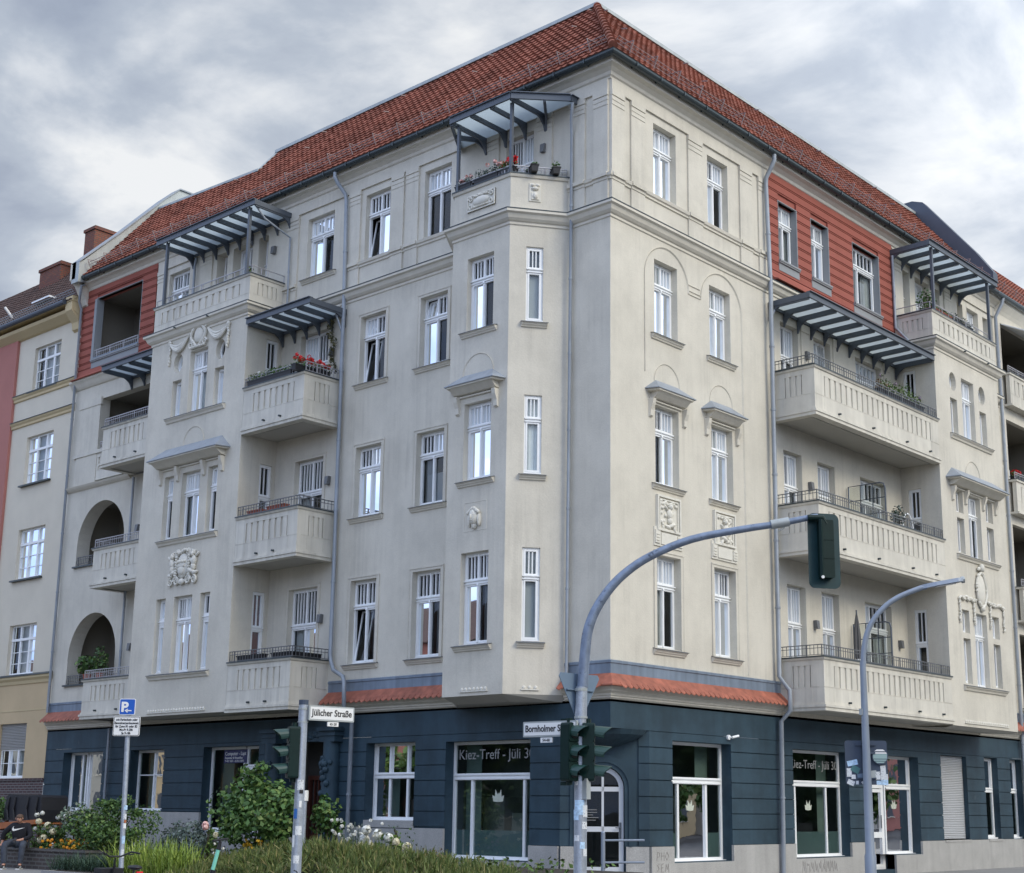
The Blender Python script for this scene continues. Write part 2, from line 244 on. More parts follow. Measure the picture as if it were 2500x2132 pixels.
# ------------------------------------------------------------------ mesh builder
class Fr:
    """facade frame: u along, z up, n outward"""
    def __init__(s, O, U, Nn): s.O = Vector((*O, 0)) if len(O) == 2 else Vector(O); s.U = Vector((*U, 0)).normalized(); s.N = Vector((*Nn, 0)).normalized()
    def p(s, u, z, n=0.0): return s.O + s.U*u + s.N*n + Vector((0, 0, z))
    def off(s, n, du=0):
        f = Fr((0, 0), (1, 0), (0, 1)); f.O = s.O + s.N*n + s.U*du; f.U = s.U; f.N = s.N; return f
class MB:
    def __init__(s): s.v = []; s.f = []
    def add(s, vs, fs):
        k = len(s.v); s.v += [tuple(v) for v in vs]; s.f += [tuple(i+k for i in f) for f in fs]
    def poly(s, *vs): s.add(vs, [tuple(range(len(vs)))])
    def hexa(s, c):  # 8 corners bottom 4 then top 4
        s.add(c, [(3, 2, 1, 0), (4, 5, 6, 7), (0, 1, 5, 4), (1, 2, 6, 5), (2, 3, 7, 6), (3, 0, 4, 7)])
    def box(s, fr, u0, u1, z0, z1, n0, n1):
        s.hexa([fr.p(u0, z0, n0), fr.p(u1, z0, n0), fr.p(u1, z0, n1), fr.p(u0, z0, n1), fr.p(u0, z1, n0), fr.p(u1, z1, n0), fr.p(u1, z1, n1), fr.p(u0, z1, n1)])
    def cbox(s, c, sx, sy, sz, rot=None):
        c = Vector(c); cs = []
        for z in (-1, 1):
            for x, y in ((-1, -1), (1, -1), (1, 1), (-1, 1)):
                d = Vector((x*sx/2, y*sy/2, z*sz/2))
                cs.append(c + (rot @ d if rot else d))
        s.hexa(cs)
    def prism(s, pts, depth):  # pts list of Vectors (planar), depth Vector
        n = len(pts); d = Vector(depth); vs = [Vector(p) for p in pts] + [Vector(p)+d for p in pts]
        fs = [tuple(range(n-1, -1, -1)), tuple(range(n, 2*n))] + [(i, (i+1) % n, n+(i+1) % n, n+i) for i in range(n)]
        s.add(vs, fs)
    def bar(s, a, b, w, h=None, up=None):
        a, b = Vector(a), Vector(b); h = h or w; d = (b-a).normalized(); up = Vector(up) if up else (Vector((0, 0, 1)) if abs(d.z) < 0.95 else Vector((1, 0, 0)))
        x = d.cross(up).normalized()*w/2; y = x.cross(d).normalized()*h/2
        s.hexa([a-x-y, a+x-y, a+x+y, a-x+y, b-x-y, b+x-y, b+x+y, b-x+y])
    def tube(s, pts, r, seg=8, cap=True):
        pts = [Vector(p) for p in pts]; n = len(pts); rs = r if isinstance(r, (list, tuple)) else [r]*n; k = len(s.v); prev = None
        for i, p in enumerate(pts):
            d = (pts[min(i+1, n-1)]-pts[max(i-1, 0)]).normalized()
            if prev is None:
                x = d.cross(Vector((0, 0, 1)) if abs(d.z) < 0.9 else Vector((1, 0, 0))).normalized()
            else: x = (prev - d*prev.dot(d)).normalized()
            prev = x; y = d.cross(x)
            for j in range(seg):
                a = 2*math.pi*j/seg; s.v.append(tuple(p + (x*math.cos(a)+y*math.sin(a))*rs[i]))
        for i in range(n-1):
            for j in range(seg):
                s.f.append((k+i*seg+j, k+i*seg+(j+1) % seg, k+(i+1)*seg+(j+1) % seg, k+(i+1)*seg+j))
        if cap: s.f.append(tuple(k+j for j in range(seg-1, -1, -1))); s.f.append(tuple(k+(n-1)*seg+j for j in range(seg)))
    def ball(s, c, r, seg=10, rings=7, rot=None):
        c = Vector(c); r = r if isinstance(r, (list, tuple)) else (r, r, r); k = len(s.v)
        for i in range(rings+1):
            t = math.pi*i/rings
            for j in range(seg):
                a = 2*math.pi*j/seg; d = Vector((r[0]*math.sin(t)*math.cos(a), r[1]*math.sin(t)*math.sin(a), r[2]*math.cos(t)))
                s.v.append(tuple(c + (rot @ d if rot else d)))
        for i in range(rings):
            for j in range(seg): s.f.append((k+i*seg+j, k+(i+1)*seg+j, k+(i+1)*seg+(j+1) % seg, k+i*seg+(j+1) % seg))
    def sweep(s, path, prof, cap=True):
        """profile [(n,z)] swept along plan path [(x,y)], n to the right of travel, mitred"""
        P = [Vector((*q, 0)) for q in path]; m = len(P); rights = []
        for i in range(m-1):
            d = (P[i+1]-P[i]).normalized(); rights.append(Vector((d.y, -d.x, 0)))
        k = len(s.v); q = len(prof)
        for i in range(m):
            if i == 0: r = rights[0]
            elif i == m-1: r = rights[-1]
            else:
                a, b = rights[i-1], rights[i]; r = (a+b)/(1+a.dot(b))
            for n, z in prof: s.v.append(tuple(P[i]+r*n+Vector((0, 0, z))))
        for i in range(m-1):
            for j in range(q-1): s.f.append((k+i*q+j, k+(i+1)*q+j, k+(i+1)*q+j+1, k+i*q+j+1))
        if cap: s.f.append(tuple(k+j for j in range(q))); s.f.append(tuple(k+(m-1)*q+j for j in range(q-1, -1, -1)))
    def wall(s, fr, u0, u1, z0, z1, holes, n=0.0, rev=0.22):
        us = sorted({u0, u1} | {h[0] for h in holes if u0 < h[0] < u1} | {h[1] for h in holes if u0 < h[1] < u1})
        zs = sorted({z0, z1} | {h[2] for h in holes if z0 < h[2] < z1} | {h[3] for h in holes if z0 < h[3] < z1})
        idx = {}
        def vi(u, z):
            if (u, z) not in idx: idx[(u, z)] = len(s.v); s.v.append(tuple(fr.p(u, z, n)))
            return idx[(u, z)]
        for i in range(len(us)-1):
            for j in range(len(zs)-1):
                cu, cz = (us[i]+us[i+1])/2, (zs[j]+zs[j+1])/2
                if any(h[0] < cu < h[1] and h[2] < cz < h[3] for h in holes): continue
                s.f.append((vi(us[i], zs[j]), vi(us[i+1], zs[j]), vi(us[i+1], zs[j+1]), vi(us[i], zs[j+1])))
        for h in holes:
            kind = h[4] if len(h) > 4 else 'rect'; dp = h[5] if len(h) > 5 else rev
            a, b, c, d = h[:4]
            if kind == 'rect':
                s.poly(fr.p(a, c, n), fr.p(a, d, n), fr.p(a, d, n-dp), fr.p(a, c, n-dp)); s.poly(fr.p(b, c, n), fr.p(b, d, n), fr.p(b, d, n-dp), fr.p(b, c, n-dp))
                s.poly(fr.p(a, d, n), fr.p(b, d, n), fr.p(b, d, n-dp), fr.p(a, d, n-dp)); s.poly(fr.p(a, c, n), fr.p(b, c, n), fr.p(b, c, n-dp), fr.p(a, c, n-dp))
            elif kind == 'oval':
                K = 24; cu, cz, ru, rz = (a+b)/2, (c+d)/2, (b-a)/2, (d-c)/2
                E = [(cu+ru*math.cos(2*math.pi*i/K), cz+rz*math.sin(2*math.pi*i/K)) for i in range(K)]
                corner = [(b, d), (a, d), (a, c), (b, c)]
                for i in range(K):
                    e0, e1 = E[i], E[(i+1) % K]; q = corner[i*4//K]
                    s.poly(fr.p(*e0, n), fr.p(*e1, n), fr.p(*q, n))
                    if (i+1) % (K//4) == 0:
                        q2 = corner[((i+1)*4//K) % 4]; s.poly(fr.p(*e1, n), fr.p(*q2, n), fr.p(*q, n))
                    s.poly(fr.p(*e0, n), fr.p(*e1, n), fr.p(*e1, n-dp), fr.p(*e0, n-dp))
            elif kind == 'arch':
                K = 20; cu, r = (a+b)/2, (b-a)/2; sp = d-r
                A = [(cu+r*math.cos(math.pi*i/K), sp+r*math.sin(math.pi*i/K)) for i in range(K+1)]
                for i in range(K):
                    q = (b, d) if i < K//2 else (a, d)
                    s.poly(fr.p(*A[i], n), fr.p(*A[i+1], n), fr.p(*q, n))
                    s.poly(fr.p(*A[i], n), fr.p(*A[i+1], n), fr.p(*A[i+1], n-dp), fr.p(*A[i], n-dp))
                s.poly(fr.p(a, c, n), fr.p(a, sp, n), fr.p(a, sp, n-dp), fr.p(a, c, n-dp)); s.poly(fr.p(b, c, n), fr.p(b, sp, n), fr.p(b, sp, n-dp), fr.p(b, c, n-dp))
                s.poly(fr.p(a, c, n), fr.p(b, c, n), fr.p(b, c, n-dp), fr.p(a, c, n-dp))
    def build(s, name, m, parent=None, smooth=False, loc=None, auto=None):
        me = bpy.data.meshes.new(name); me.from_pydata(s.v, [], s.f); me.update()
        ms = m if isinstance(m, (list, tuple)) else [m]
        for q in ms: me.materials.append(q)
        if smooth:
            me.polygons.foreach_set('use_smooth', [True]*len(me.polygons))
        bm = bmesh.new(); bm.from_mesh(me); bmesh.ops.recalc_face_normals(bm, faces=bm.faces)
        if auto:
            for e in bm.edges:
                if len(e.link_faces) == 2 and e.calc_face_angle(0) > auto: e.smooth = False
        bm.to_mesh(me); bm.free()
        o = bpy.data.objects.new(name, me); COL.objects.link(o)
        if parent: o.parent = parent
        if loc: o.location = loc
        return o
def tag(o, label=None, cat=None, group=None, kind=None):
    if label: o['label'] = label
    if cat: o['category'] = cat
    if group: o['group'] = group
    if kind: o['kind'] = kind
    return o
def thing(name, label, cat, loc=(0, 0, 0), rz=0.0, group=None):
    o = bpy.data.objects.new(name, None); COL.objects.link(o); o.location = loc; o.rotation_euler = (0, 0, rz); o.empty_display_size = 0.3
    return tag(o, label, cat, group)
def text(name, body, org, ux, uz, size, m, parent=None, align='LEFT', ext=0.002, sx=1.0, off=0.0, width=None):
    cu = bpy.data.curves.new('txt', 'FONT'); cu.body = body; cu.size = size; cu.align_x = align; cu.extrude = ext; cu.resolution_u = 4; cu.offset = off
    to = bpy.data.objects.new('txt', cu); COL.objects.link(to)
    dg = bpy.context.evaluated_depsgraph_get(); me = bpy.data.meshes.new_from_object(to.evaluated_get(dg))
    bpy.data.objects.remove(to); bpy.data.curves.remove(cu)
    if width: sx = width/(max(v.co.x for v in me.vertices)-min(v.co.x for v in me.vertices))
    ux, uz, org = Vector(ux).normalized(), Vector(uz).normalized(), Vector(org); nn = ux.cross(uz)
    for v in me.vertices: v.co = org + ux*(v.co.x*sx) + uz*v.co.y + nn*v.co.z
    me.materials.clear(); me.materials.append(m); me.name = name
    o = bpy.data.objects.new(name, me); COL.objects.link(o)
    if parent: o.parent = parent
    return o
# ------------------------------------------------------------------ the ground
FL = Fr((0, 0), (0, 1), (-1, 0)); FRt = Fr((0, 0), (1, 0), (0, -1))     # left and right street fronts, u from the corner
m = MB(); m.poly((-600, -600, -0.14), (600, -600, -0.14), (600, 600, -0.14), (-600, 600, -0.14)); tag(m.build('ground', M_ASPH), kind='structure')
m = MB(); m.poly((-13.2, -10.9, 0), (60, -10.9, 0), (60, 2, 0), (-13.2, 2, 0)); m.poly((-13.2, 2, 0), (2, 2, 0), (2, 70, 0), (-13.2, 70, 0)); tag(m.build('pavement', M_PAVE), kind='structure')
m = MB(); m.sweep([(-13.2, 70), (-13.2, -10.9), (60, -10.9)], [(0.0, -0.14), (0.14, -0.14), (0.14, 0.0), (0.13, 0.012), (0, 0.012)]); tag(m.build('kerb', M_KERB), kind='structure')
# ------------------------------------------------------------------ the corner apartment house
B = thing('apartment_building', 'cream stuccoed corner apartment house with red tiled roof, oriel and balconies', 'building')
H = {1: 7.33, 2: 10.88, 3: 14.5, 4: 18.03}; S = {1: 5.2, 2: 9.0, 3: 12.63, 4: 16.15}
BAYN, RLN, RRN = 1.15, 1.22, 1.25
RL0, RL1, RR0, RR1 = 12.0, 16.65, 13.65, 17.97
EL = 22.95
FRL, FRR = FL.off(RLN), FRt.off(RRN)
FB = FL.off(BAYN)
BY0, BY1, BW0, BW1 = 2.10, 3.98, 1.25, 4.80        # oriel front, oriel at the wall
FA = Fr((0, BW0), (-BAYN, BY0-BW0), (-(BY0-BW0), -BAYN)); FAL = math.hypot(BAYN, BY0-BW0)
FA2 = Fr((0, BW1), (-BAYN, BY1-BW1), (BY1-BW1, BAYN) if False else (-(BW1-BY1), BAYN))
CH = Fr((0, 1.41), (1.36, -1.41), (-1.41, -1.36)); CHL = math.hypot(1.36, 1.41)
FSL = Fr((0, RL0), (-1, 0), (0, -1)); FSR = Fr((RR0, 0), (0, -1), (-1, 0))      # risalit flanks facing the balconies, u = distance from wall
WIN = []      # (frame, u0,u1,z0,z1, style, options)
holesL, holesR = [], []
def add(hs, fr, u0, u1, z0, z1, style, **k):
    hs.append((u0, u1, z0, z1)); WIN.append((fr, u0, u1, z0, z1, style, k))
# main windows left front
tilt = {(3, 4): 'lower', (3, 3): 'lower', (3, 1): 'lower', (2, 3): 'upper'}
for fl in (1, 2, 3, 4):
    sill = 'sill' if fl < 4 else None
    add(holesL, FL, 5.29, 6.28, S[fl], H[fl], 'double', sill=sill, tilt=tilt.get((2, fl)), surround=fl < 4, cur={1: 'half', 2: 'film', 3: 'dark', 4: 'dark'}[fl])
    add(holesL, FL, 7.61, 8.60, S[fl], H[fl], 'double', sill=sill, tilt=tilt.get((3, fl)), surround=fl < 4, cur={1: 'half', 2: 'white', 3: 'dark', 4: 'dark'}[fl])
add(holesL, FL, 9.92, 11.08, 16.2, 18.0, 'double', sill='sill', cur='dark')
FLOOR = {1: 4.28, 2: 8.05, 3: 11.68, 4: 15.5}
for fl in (1, 2, 3): add(holesL, FL, 9.92, 11.12, FLOOR[fl], H[fl], 'door4', surround=True, cur='sides')
add(holesL, FL, 12.89, 13.35, 15.5, 18.04, 'slim'); add(holesL, FL, 13.64, 14.59, 15.5, 18.04, 'door4'); add(holesL, FL, 14.87, 15.40, 15.5, 18.04, 'slim')
add(holesL, FL, 16.81, 17.9, 16.15, 18.03, 'double', cur='white')
add(holesL, FL, 2.42, 3.35, 15.5, 17.98, 'door4')
# main windows right front
for fl in (1, 2, 3, 4):
    sill = 'sill' if fl < 4 else None
    for i, (a, b) in enumerate(((1.66, 2.58), (3.93, 4.84))):
        add(holesR, FRt, a, b, S[fl], H[fl], 'double', sill=sill, surround=fl == 1, cur=['full', 'white', 'sides', 'full'][(fl+i) % 4])
for fl in (1, 2, 3):
    h = H[fl] if fl < 3 else 14.42
    add(holesR, FRt, 7.20, 8.10, FLOOR[fl], h, 'double', cur='sides'); add(holesR, FRt, 8.90, 9.80, FLOOR[fl]+(0 if fl == 1 else 0), h, 'double', cur=['dark', 'white', 'sides'][fl-1])
    add(holesR, FRt, 11.20, 12.72, FLOOR[fl]+0.8, h, 'triple', cur='sides')
for a, b, st, z0 in ((14.36, 14.80, 'slim', 15.5), (15.16, 16.12, 'door4', 15.5), (16.42, 16.84, 'slim', 15.5), (18.09, 18.50, 'slim', 16.2), (18.81, 19.66, 'double', 16.2), (20.02, 20.40, 'slim', 16.2)):
    add(holesR, FRt, a, b, z0, 18.04, st)
# risalit fronts
hRL, hRR = [], []
for fl in (1, 2, 3):
    add(hRL, FRL, 13.80, 14.66, S[fl], H[fl], 'double', cur=['half', 'sides', 'white'][fl-1], deep=True); add(hRR, FRR, 15.38, 16.22, S[fl], H[fl]+0.03, 'double', cur='sides', deep=True)
    if fl == 3:
        for hs, fr, us in ((hRL, FRL, ((12.98, 13.42), (15.03, 15.47))), (hRR, FRR, ((14.57, 15.02), (16.56, 17.02)))):
            for a, b in us:
                add(hs, fr, a, b, 12.65, 13.75, 'single', cur='sides'); hs.append((a, b, 13.98, 14.57, 'oval', 0.2)); WIN.append((fr, a, b, 13.98, 14.57, 'oval', {}))
    else:
        for a, b in ((12.98, 13.43), (15.07, 15.52)): add(hRL, FRL, a, b, S[fl]+0.03, H[fl], 'narrow', cur='sides')
        for a, b in ((14.60, 15.06), (16.60, 17.08)):
            add(hRR, FRR, a, b, H[fl]-0.62, H[fl]+0.05, 'single'); add(hRR, FRR, a, b, S[fl]+0.05, H[fl]-0.78, 'single', cur='sides')
# oriel
hB, hA = [], []
for fl in (1, 2, 3):
    add(hB, FB, 2.60, 3.47, S[fl]+0.03, H[fl], 'double', sill='sill', cur=['half', 'film', 'dark'][fl-1]); add(hA, FA, 0.62, 1.03, S[fl]+0.05, H[fl]+0.02, 'narrow', sill='sill', cur=['pale', 'full', 'pale'][fl-1])  # pale sheets behind the angled panes imitate bright reflected sky
# flank windows by the balconies
hSL, hSR = [], []
for fl in (1, 2, 3):
    add(hSL, FSL, 0.12, 0.54, FLOOR[fl], H[fl], 'narrow', cur=['red', 'dark', 'dark'][fl-1]); add(hSR, FSR, 0.22, 0.62, FLOOR[fl], H[fl], 'narrow', cur='dark')
# ---- walls
ARCH = [(19.42, 22.12, 5.32, 7.53, 'arch', 0.45), (19.42, 22.12, 9.1, 11.13, 'arch', 0.45)]
m = MB()
m.wall(FL, 0, 9.35, 3.9, 18.6, [h for h in holesL if h[1] < 9.35])
m.wall(FL, 9.35, RL0, 3.9, 18.6, [h for h in holesL if 9.35 < h[0] < 12], rev=0.17)
m.wall(FL, RL0, 18.5, 15.2, 18.6, [h for h in holesL if h[0] > 12], rev=0.3)
m.wall(FL, RL0, RL1, 3.9, 4.4, []); m.wall(FRt, RR0, RR1, 3.9, 4.4, [])
m.wall(FL, RL1, EL, 3.9, 11.7, ARCH)
m.wall(FL, 16.65, EL, 11.7, 15.35, [(16.75, 21.3, 11.7, 14.6, 'rect', 0.3)])
m.wall(FRt, 0, 6.72, 3.9, 18.6, [h for h in holesR if h[1] < 6.72])
m.wall(FRt, 6.72, RR0, 3.9, 15.3, [h for h in holesR if 6.7 < h[0] < 13], rev=0.2)
m.wall(FRt, RR0, 20.95, 15.2, 18.6, [h for h in holesR if h[0] > 13.7], rev=0.22)
m.wall(FRt, RR1, 20.95, 3.9, 15.3, [])
m.wall(FRL, RL0, RL1, 4.06, 15.2, hRL, rev=0.2); m.wall(FRR, RR0, RR1, 4.02, 15.2, hRR, rev=0.2)
m.wall(FSL, 0, RLN, 4.06, 15.2, hSL, rev=0.1); m.wall(FSR, 0, RRN, 4.02, 15.2, hSR, rev=0.1)
m.wall(Fr((0, RL1), (-1, 0), (0, 1)), 0, RLN, 4.06, 15.2, []); m.wall(Fr((RR1, 0), (0, -1), (1, 0)), 0, RRN, 4.02, 15.2, [])
m.wall(FB, BY0, BY1, 4.08, 15.2, hB, rev=0.24); m.wall(FA, 0, FAL, 4.08, 15.2, hA, rev=0.1)
m.wall(FA2, 0, math.hypot(BAYN, BW1-BY1), 4.08, 15.2, [])
m.build('wall', M_CREAM, B)
# undersides of oriel and risalits, slightly bellied
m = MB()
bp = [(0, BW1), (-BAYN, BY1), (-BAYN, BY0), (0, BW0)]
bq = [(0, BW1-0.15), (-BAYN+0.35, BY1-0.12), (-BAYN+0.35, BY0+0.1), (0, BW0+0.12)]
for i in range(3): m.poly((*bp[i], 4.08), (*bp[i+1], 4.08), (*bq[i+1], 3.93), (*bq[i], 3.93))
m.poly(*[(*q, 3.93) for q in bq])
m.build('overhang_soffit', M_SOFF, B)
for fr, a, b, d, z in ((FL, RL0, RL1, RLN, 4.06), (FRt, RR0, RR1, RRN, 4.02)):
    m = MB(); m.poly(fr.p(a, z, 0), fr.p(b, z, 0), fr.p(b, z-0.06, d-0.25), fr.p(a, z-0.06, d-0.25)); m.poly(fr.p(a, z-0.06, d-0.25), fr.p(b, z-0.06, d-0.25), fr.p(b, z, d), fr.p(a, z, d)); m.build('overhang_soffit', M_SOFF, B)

# ---- ground floor: smooth band, rusticated courses, plinth
GZ = [3.34-0.356*i for i in range(9)]
GL = [(2.30, 4.98, 0.51, 3.16), (6.02, 7.78, 1.17, 3.19), (9.27, 11.05, 0.0, 3.28), (12.07, 14.56, 0.95, 3.24), (16.46, 18.17, 1.5, 3.23), (19.66, 21.88, 0.9, 3.23)]
GR = [(2.21, 4.53, 0.51, 3.16), (7.25, 9.98, 0.51, 3.16), (11.20, 13.90, 0.51, 3.16), (15.31, 16.98, 0.86, 3.28), (18.21, 19.15, 0.86, 3.31), (20.06, 20.92, 0.86, 3.3)]
m = MB()
m.wall(FL, 1.41, EL, 0, 3.34, GL, n=-0.03, rev=0.3); m.wall(FL, 0, EL, 3.34, 3.96, [])
m.wall(FRt, 1.36, 22.0, 0, 3.34, GR+[(11.20, 12.34, 0.12, 0.51)], n=-0.03, rev=0.3); m.wall(FRt, 0, 22.0, 3.34, 3.96, [])
m.wall(CH, 0, CHL, 0, 3.34, [(0.47, 1.41, 0.25, 2.56, 'arch', 0.12)], n=-0.03)
m.poly((0, 1.41, 3.34), (0, 0, 3.34), (1.36, 0, 3.34))
def courses(m, fr, u0, u1, holes, plz):
    for i in range(8):
        z1, z0 = GZ[i]-0.012, GZ[i+1]+0.012
        cuts = [u0, u1]; blocks = []
        segs = [(u0, u1)]
        for h in holes:
            if h[3] > z0+0.02 and h[2] < z1-0.02:
                ns = []
                for a, b in segs:
                    if h[1] <= a or h[0] >= b: ns.append((a, b)); continue
                    if h[0] > a: ns.append((a, h[0]))
                    if h[1] < b: ns.append((h[1], b))
                segs = ns
        for a, b in segs:
            lo = plz((a+b)/2)
            if z1 <= lo+0.03: continue
            zz = max(z0, lo)
            if h and b-a > 0.03:
                # stop blocks over low openings
                top = z1
                c = 0.012
                m.prism([fr.p(a, zz, 0.0), fr.p(b, zz, 0.0), fr.p(b, top, 0.0), fr.p(a, top, 0.0)], fr.N*(-0.03))
plL = lambda u: 0.85 if u < 2.3 else (1.17 if u < 8.9 else (1.5 if u > 14.0 else 0.2))
courses(m, FL, 1.41, EL, GL, plL); courses(m, FRt, 1.36, 22.0, GR, lambda u: 0.85)
courses(m, CH, 0.0, 0.22, [(9, 9, 9, 9)], lambda u: 0.85); courses(m, CH, 1.72, CHL, [(9, 9, 9, 9)], lambda u: 0.85)
# heads of openings up to the course line
for fr, hs in ((FL, GL), (FRt, GR)):
    for a, b, c, d in hs: m.box(fr, a, b, d+0.002, 3.328, -0.03, 0.0)
# corbel under the overhanging corner: bellied quarter cone
K = 10; ring = []
for j in range(5):
    t = j/4; z = 3.33-0.42*t; k = math.cos(t*math.pi/2)
    ring.append([CH.p(CHL/2 + 0.92*k*math.cos(math.pi*i/K), z, -0.02+0.92*k*math.sin(math.pi*i/K)*0.9) for i in range(K+1)])
for j in range(4):
    for i in range(K): m.poly(ring[j][i], ring[j][i+1], ring[j+1][i+1], ring[j+1][i])
# arched moulding of the corner door
for r0, r1, nn in ((0.47, 0.56, 0.02), (0.56, 0.64, 0.05), (0.64, 0.72, 0.03)):
    pts0 = [(0.94-r0, 0.85), (0.94-r0, 2.09)] + [(0.94+r0*math.cos(math.pi*(1-i/16)), 2.09+r0*math.sin(math.pi*i/16)) for i in range(1, 16)] + [(0.94+r0, 2.09), (0.94+r0, 0.85)]
    pts1 = [(0.94-r1, 0.85), (0.94-r1, 2.09)] + [(0.94+r1*math.cos(math.pi*(1-i/16)), 2.09+r1*math.sin(math.pi*i/16)) for i in range(1, 16)] + [(0.94+r1, 2.09), (0.94+r1, 0.85)]
    for i in range(len(pts0)-1):
        a, b, c, d = pts0[i], pts0[i+1], pts1[i+1], pts1[i]
        m.hexa([CH.p(*a, -0.03), CH.p(*b, -0.03), CH.p(*c, -0.03), CH.p(*d, -0.03), CH.p(*a, nn), CH.p(*b, nn), CH.p(*c, nn), CH.p(*d, nn)])
m.build('ground_floor_wall', M_DARK, B)
# plinth
def plinth(fr, u0, u1, z, holes, n=0.035):
    m = MB(); cur = u0
    for a, b, c, d in sorted(holes):
        if b <= u0 or a >= u1: continue
        if a > cur: m.box(fr, cur, a, 0, z, -0.03, n)
        if c > 0.3: m.box(fr, max(a, u0), min(b, u1), 0, c-0.02, -0.25, n)
        cur = b
    if cur < u1: m.box(fr, cur, u1, 0, z, -0.03, n)
    m.build('plinth', M_GRAN, B)
plinth(FL, 1.44, 2.30, 0.85, []); plinth(FL, 2.30, 8.7, 1.17, GL); plinth(FL, 11.6, 14.56, 1.47, GL); plinth(FL, 14.56, EL, 1.47, GL)
plinth(FRt, 1.39, 11.20, 0.85, GR); plinth(FRt, 12.34, 22.0, 0.85, [(12.34, 13.90, 0.51, 3.16)]+GR[3:]); plinth(CH, 0.015, 0.44, 0.85, []); plinth(CH, 1.44, CHL-0.015, 0.85, [])
m = MB(); m.box(CH, 0.44, 1.44, 0, 0.24, -0.25, 0.3); m.build('door_step', M_GRAN, B)
# ---- grey ledge, tile skirt and fascia above the shops
for path in ([(0, EL), (0, RL1+2.6)], [(0, 9.3), (0, BW1-0.2)], [(0, BW0+0.02), (0, 0), (6.72, 0)], [(RR1, 0), (22.0, 0)]):
    m = MB(); t = MB(); c = MB()
    m.sweep(path, [(0, 4.80), (0.05, 4.78), (0.05, 4.73), (0.03, 4.715), (0.03, 4.5), (0, 4.48)])
    c.sweep(path, [(0, 4.215), (0.17, 4.215), (0.15, 4.12), (0.075, 4.07), (0.075, 4.03), (0.045, 4.02), (0.045, 3.985), (0.02, 3.965), (0, 3.95)])
    # tile skirt: plain slope, scalloped lower edge in thickness
    P = [Vector((*q, 0)) for q in path]
    t.sweep(path, [(0.012, 4.52), (0.30, 4.245), (0.30, 4.215), (0.012, 4.215)])
    for i in range(len(P)-1):
        d = (P[i+1]-P[i]); L = d.length; d.normalize(); r = Vector((d.y, -d.x, 0)); n = max(1, int(L/0.19))
        for k in range(n):
            ctr = P[i]+d*(L*(k+0.5)/n)+r*0.255; w = L/n*0.47
            pts = [ctr+d*(-w)+Vector((0, 0, 4.30)), ctr+d*w+Vector((0, 0, 4.30)), ctr+r*0.075+d*w*0.95+Vector((0, 0, 4.225)), ctr+r*0.095+Vector((0, 0, 4.185)), ctr+r*0.075-d*w*0.95+Vector((0, 0, 4.225))]
            t.prism(pts, (0, 0, -0.022))
    m.build('ledge_flashing', M_LEDGE, B); t.build('tile_skirt', M_TILE2, B); c.build('fascia', M_TRIM, B)
# ---- main cornice round every projection, sill course, eaves cornice, gutter
outline = [(0, 18.5), (0, RL1), (-RLN, RL1), (-RLN, RL0), (0, RL0), (0, BW1), (-BAYN, BY1), (-BAYN, BY0), (0, BW0), (0, 0), (RR0, 0), (RR0, -RRN), (RR1, -RRN), (RR1, 0), (20.9, 0)]
m = MB()
m.sweep(outline, [(0, 15.02), (0.03, 15.04), (0.03, 15.10), (0.07, 15.12), (0.12, 15.17), (0.16, 15.26), (0.22, 15.29), (0.22, 15.35), (0.03, 15.42), (0, 15.42)])
m.sweep([(0, EL), (0, 19.25)], [(0, 11.62), (0.05, 11.64), (0.12, 11.70), (0.16, 11.76), (0.02, 11.80), (0, 11.8)])
m.sweep([(0, 23.1), (0, 18.55)], [(0, 15.12), (0.05, 15.14), (0.10, 15.2), (0.16, 15.3), (0.22, 15.36), (0.22, 15.42), (0, 15.46)])
m.build('cornice', M_TRIM, B)
def flash(path, n, z, name, mm=M_GUT): 
    q = MB(); q.sweep(path, [(0.0, z+0.03), (n+0.012, z), (n+0.012, z-0.02), (0.0, z-0.01)]); return q.build(name, mm, B)
flash(outline, 0.22, 15.375, 'cornice_flashing')
for path in ([(0, 9.35), (0, BW1-0.1)], [(0, 1.28), (0, 0), (6.62, 0)]):
    m = MB(); m.sweep(path, [(0, 15.96), (0.035, 15.97), (0.035, 16.02), (0.07, 16.04), (0.09, 16.11), (0.02, 16.145), (0, 16.145)]); m.build('sill_course', M_TRIM, B)
m = MB(); m.sweep([(0, 22.7), (0, 0), (20.95, 0)], [(0, 18.52), (0.03, 18.53), (0.03, 18.57), (0.07, 18.60), (0.09, 18.67), (0.18, 18.74), (0.28, 18.78), (0.30, 18.90), (0, 18.93)])
m.build('eaves_cornice', M_TRIM, B)
m = MB(); pr = [(0.31, 18.94)] + [(0.40+0.09*math.cos(math.pi*(1+i/8)), 18.94+0.10*math.sin(math.pi*(1+i/8))) for i in range(9)] + [(0.50, 18.955), (0.475, 18.935)] 
m.sweep([(0, 22.75), (0, 0), (20.35, 0)], pr)
for i in range(24):  # gutter brackets
    m.box(FL.off(0), i*0.95+0.4, i*0.95+0.43, 18.85, 18.955, 0.30, 0.505)
    if i < 21: m.box(FRt, i*0.95+0.4, i*0.95+0.43, 18.85, 18.955, 0.30, 0.505)
m.build('gutter', M_GUT, B)
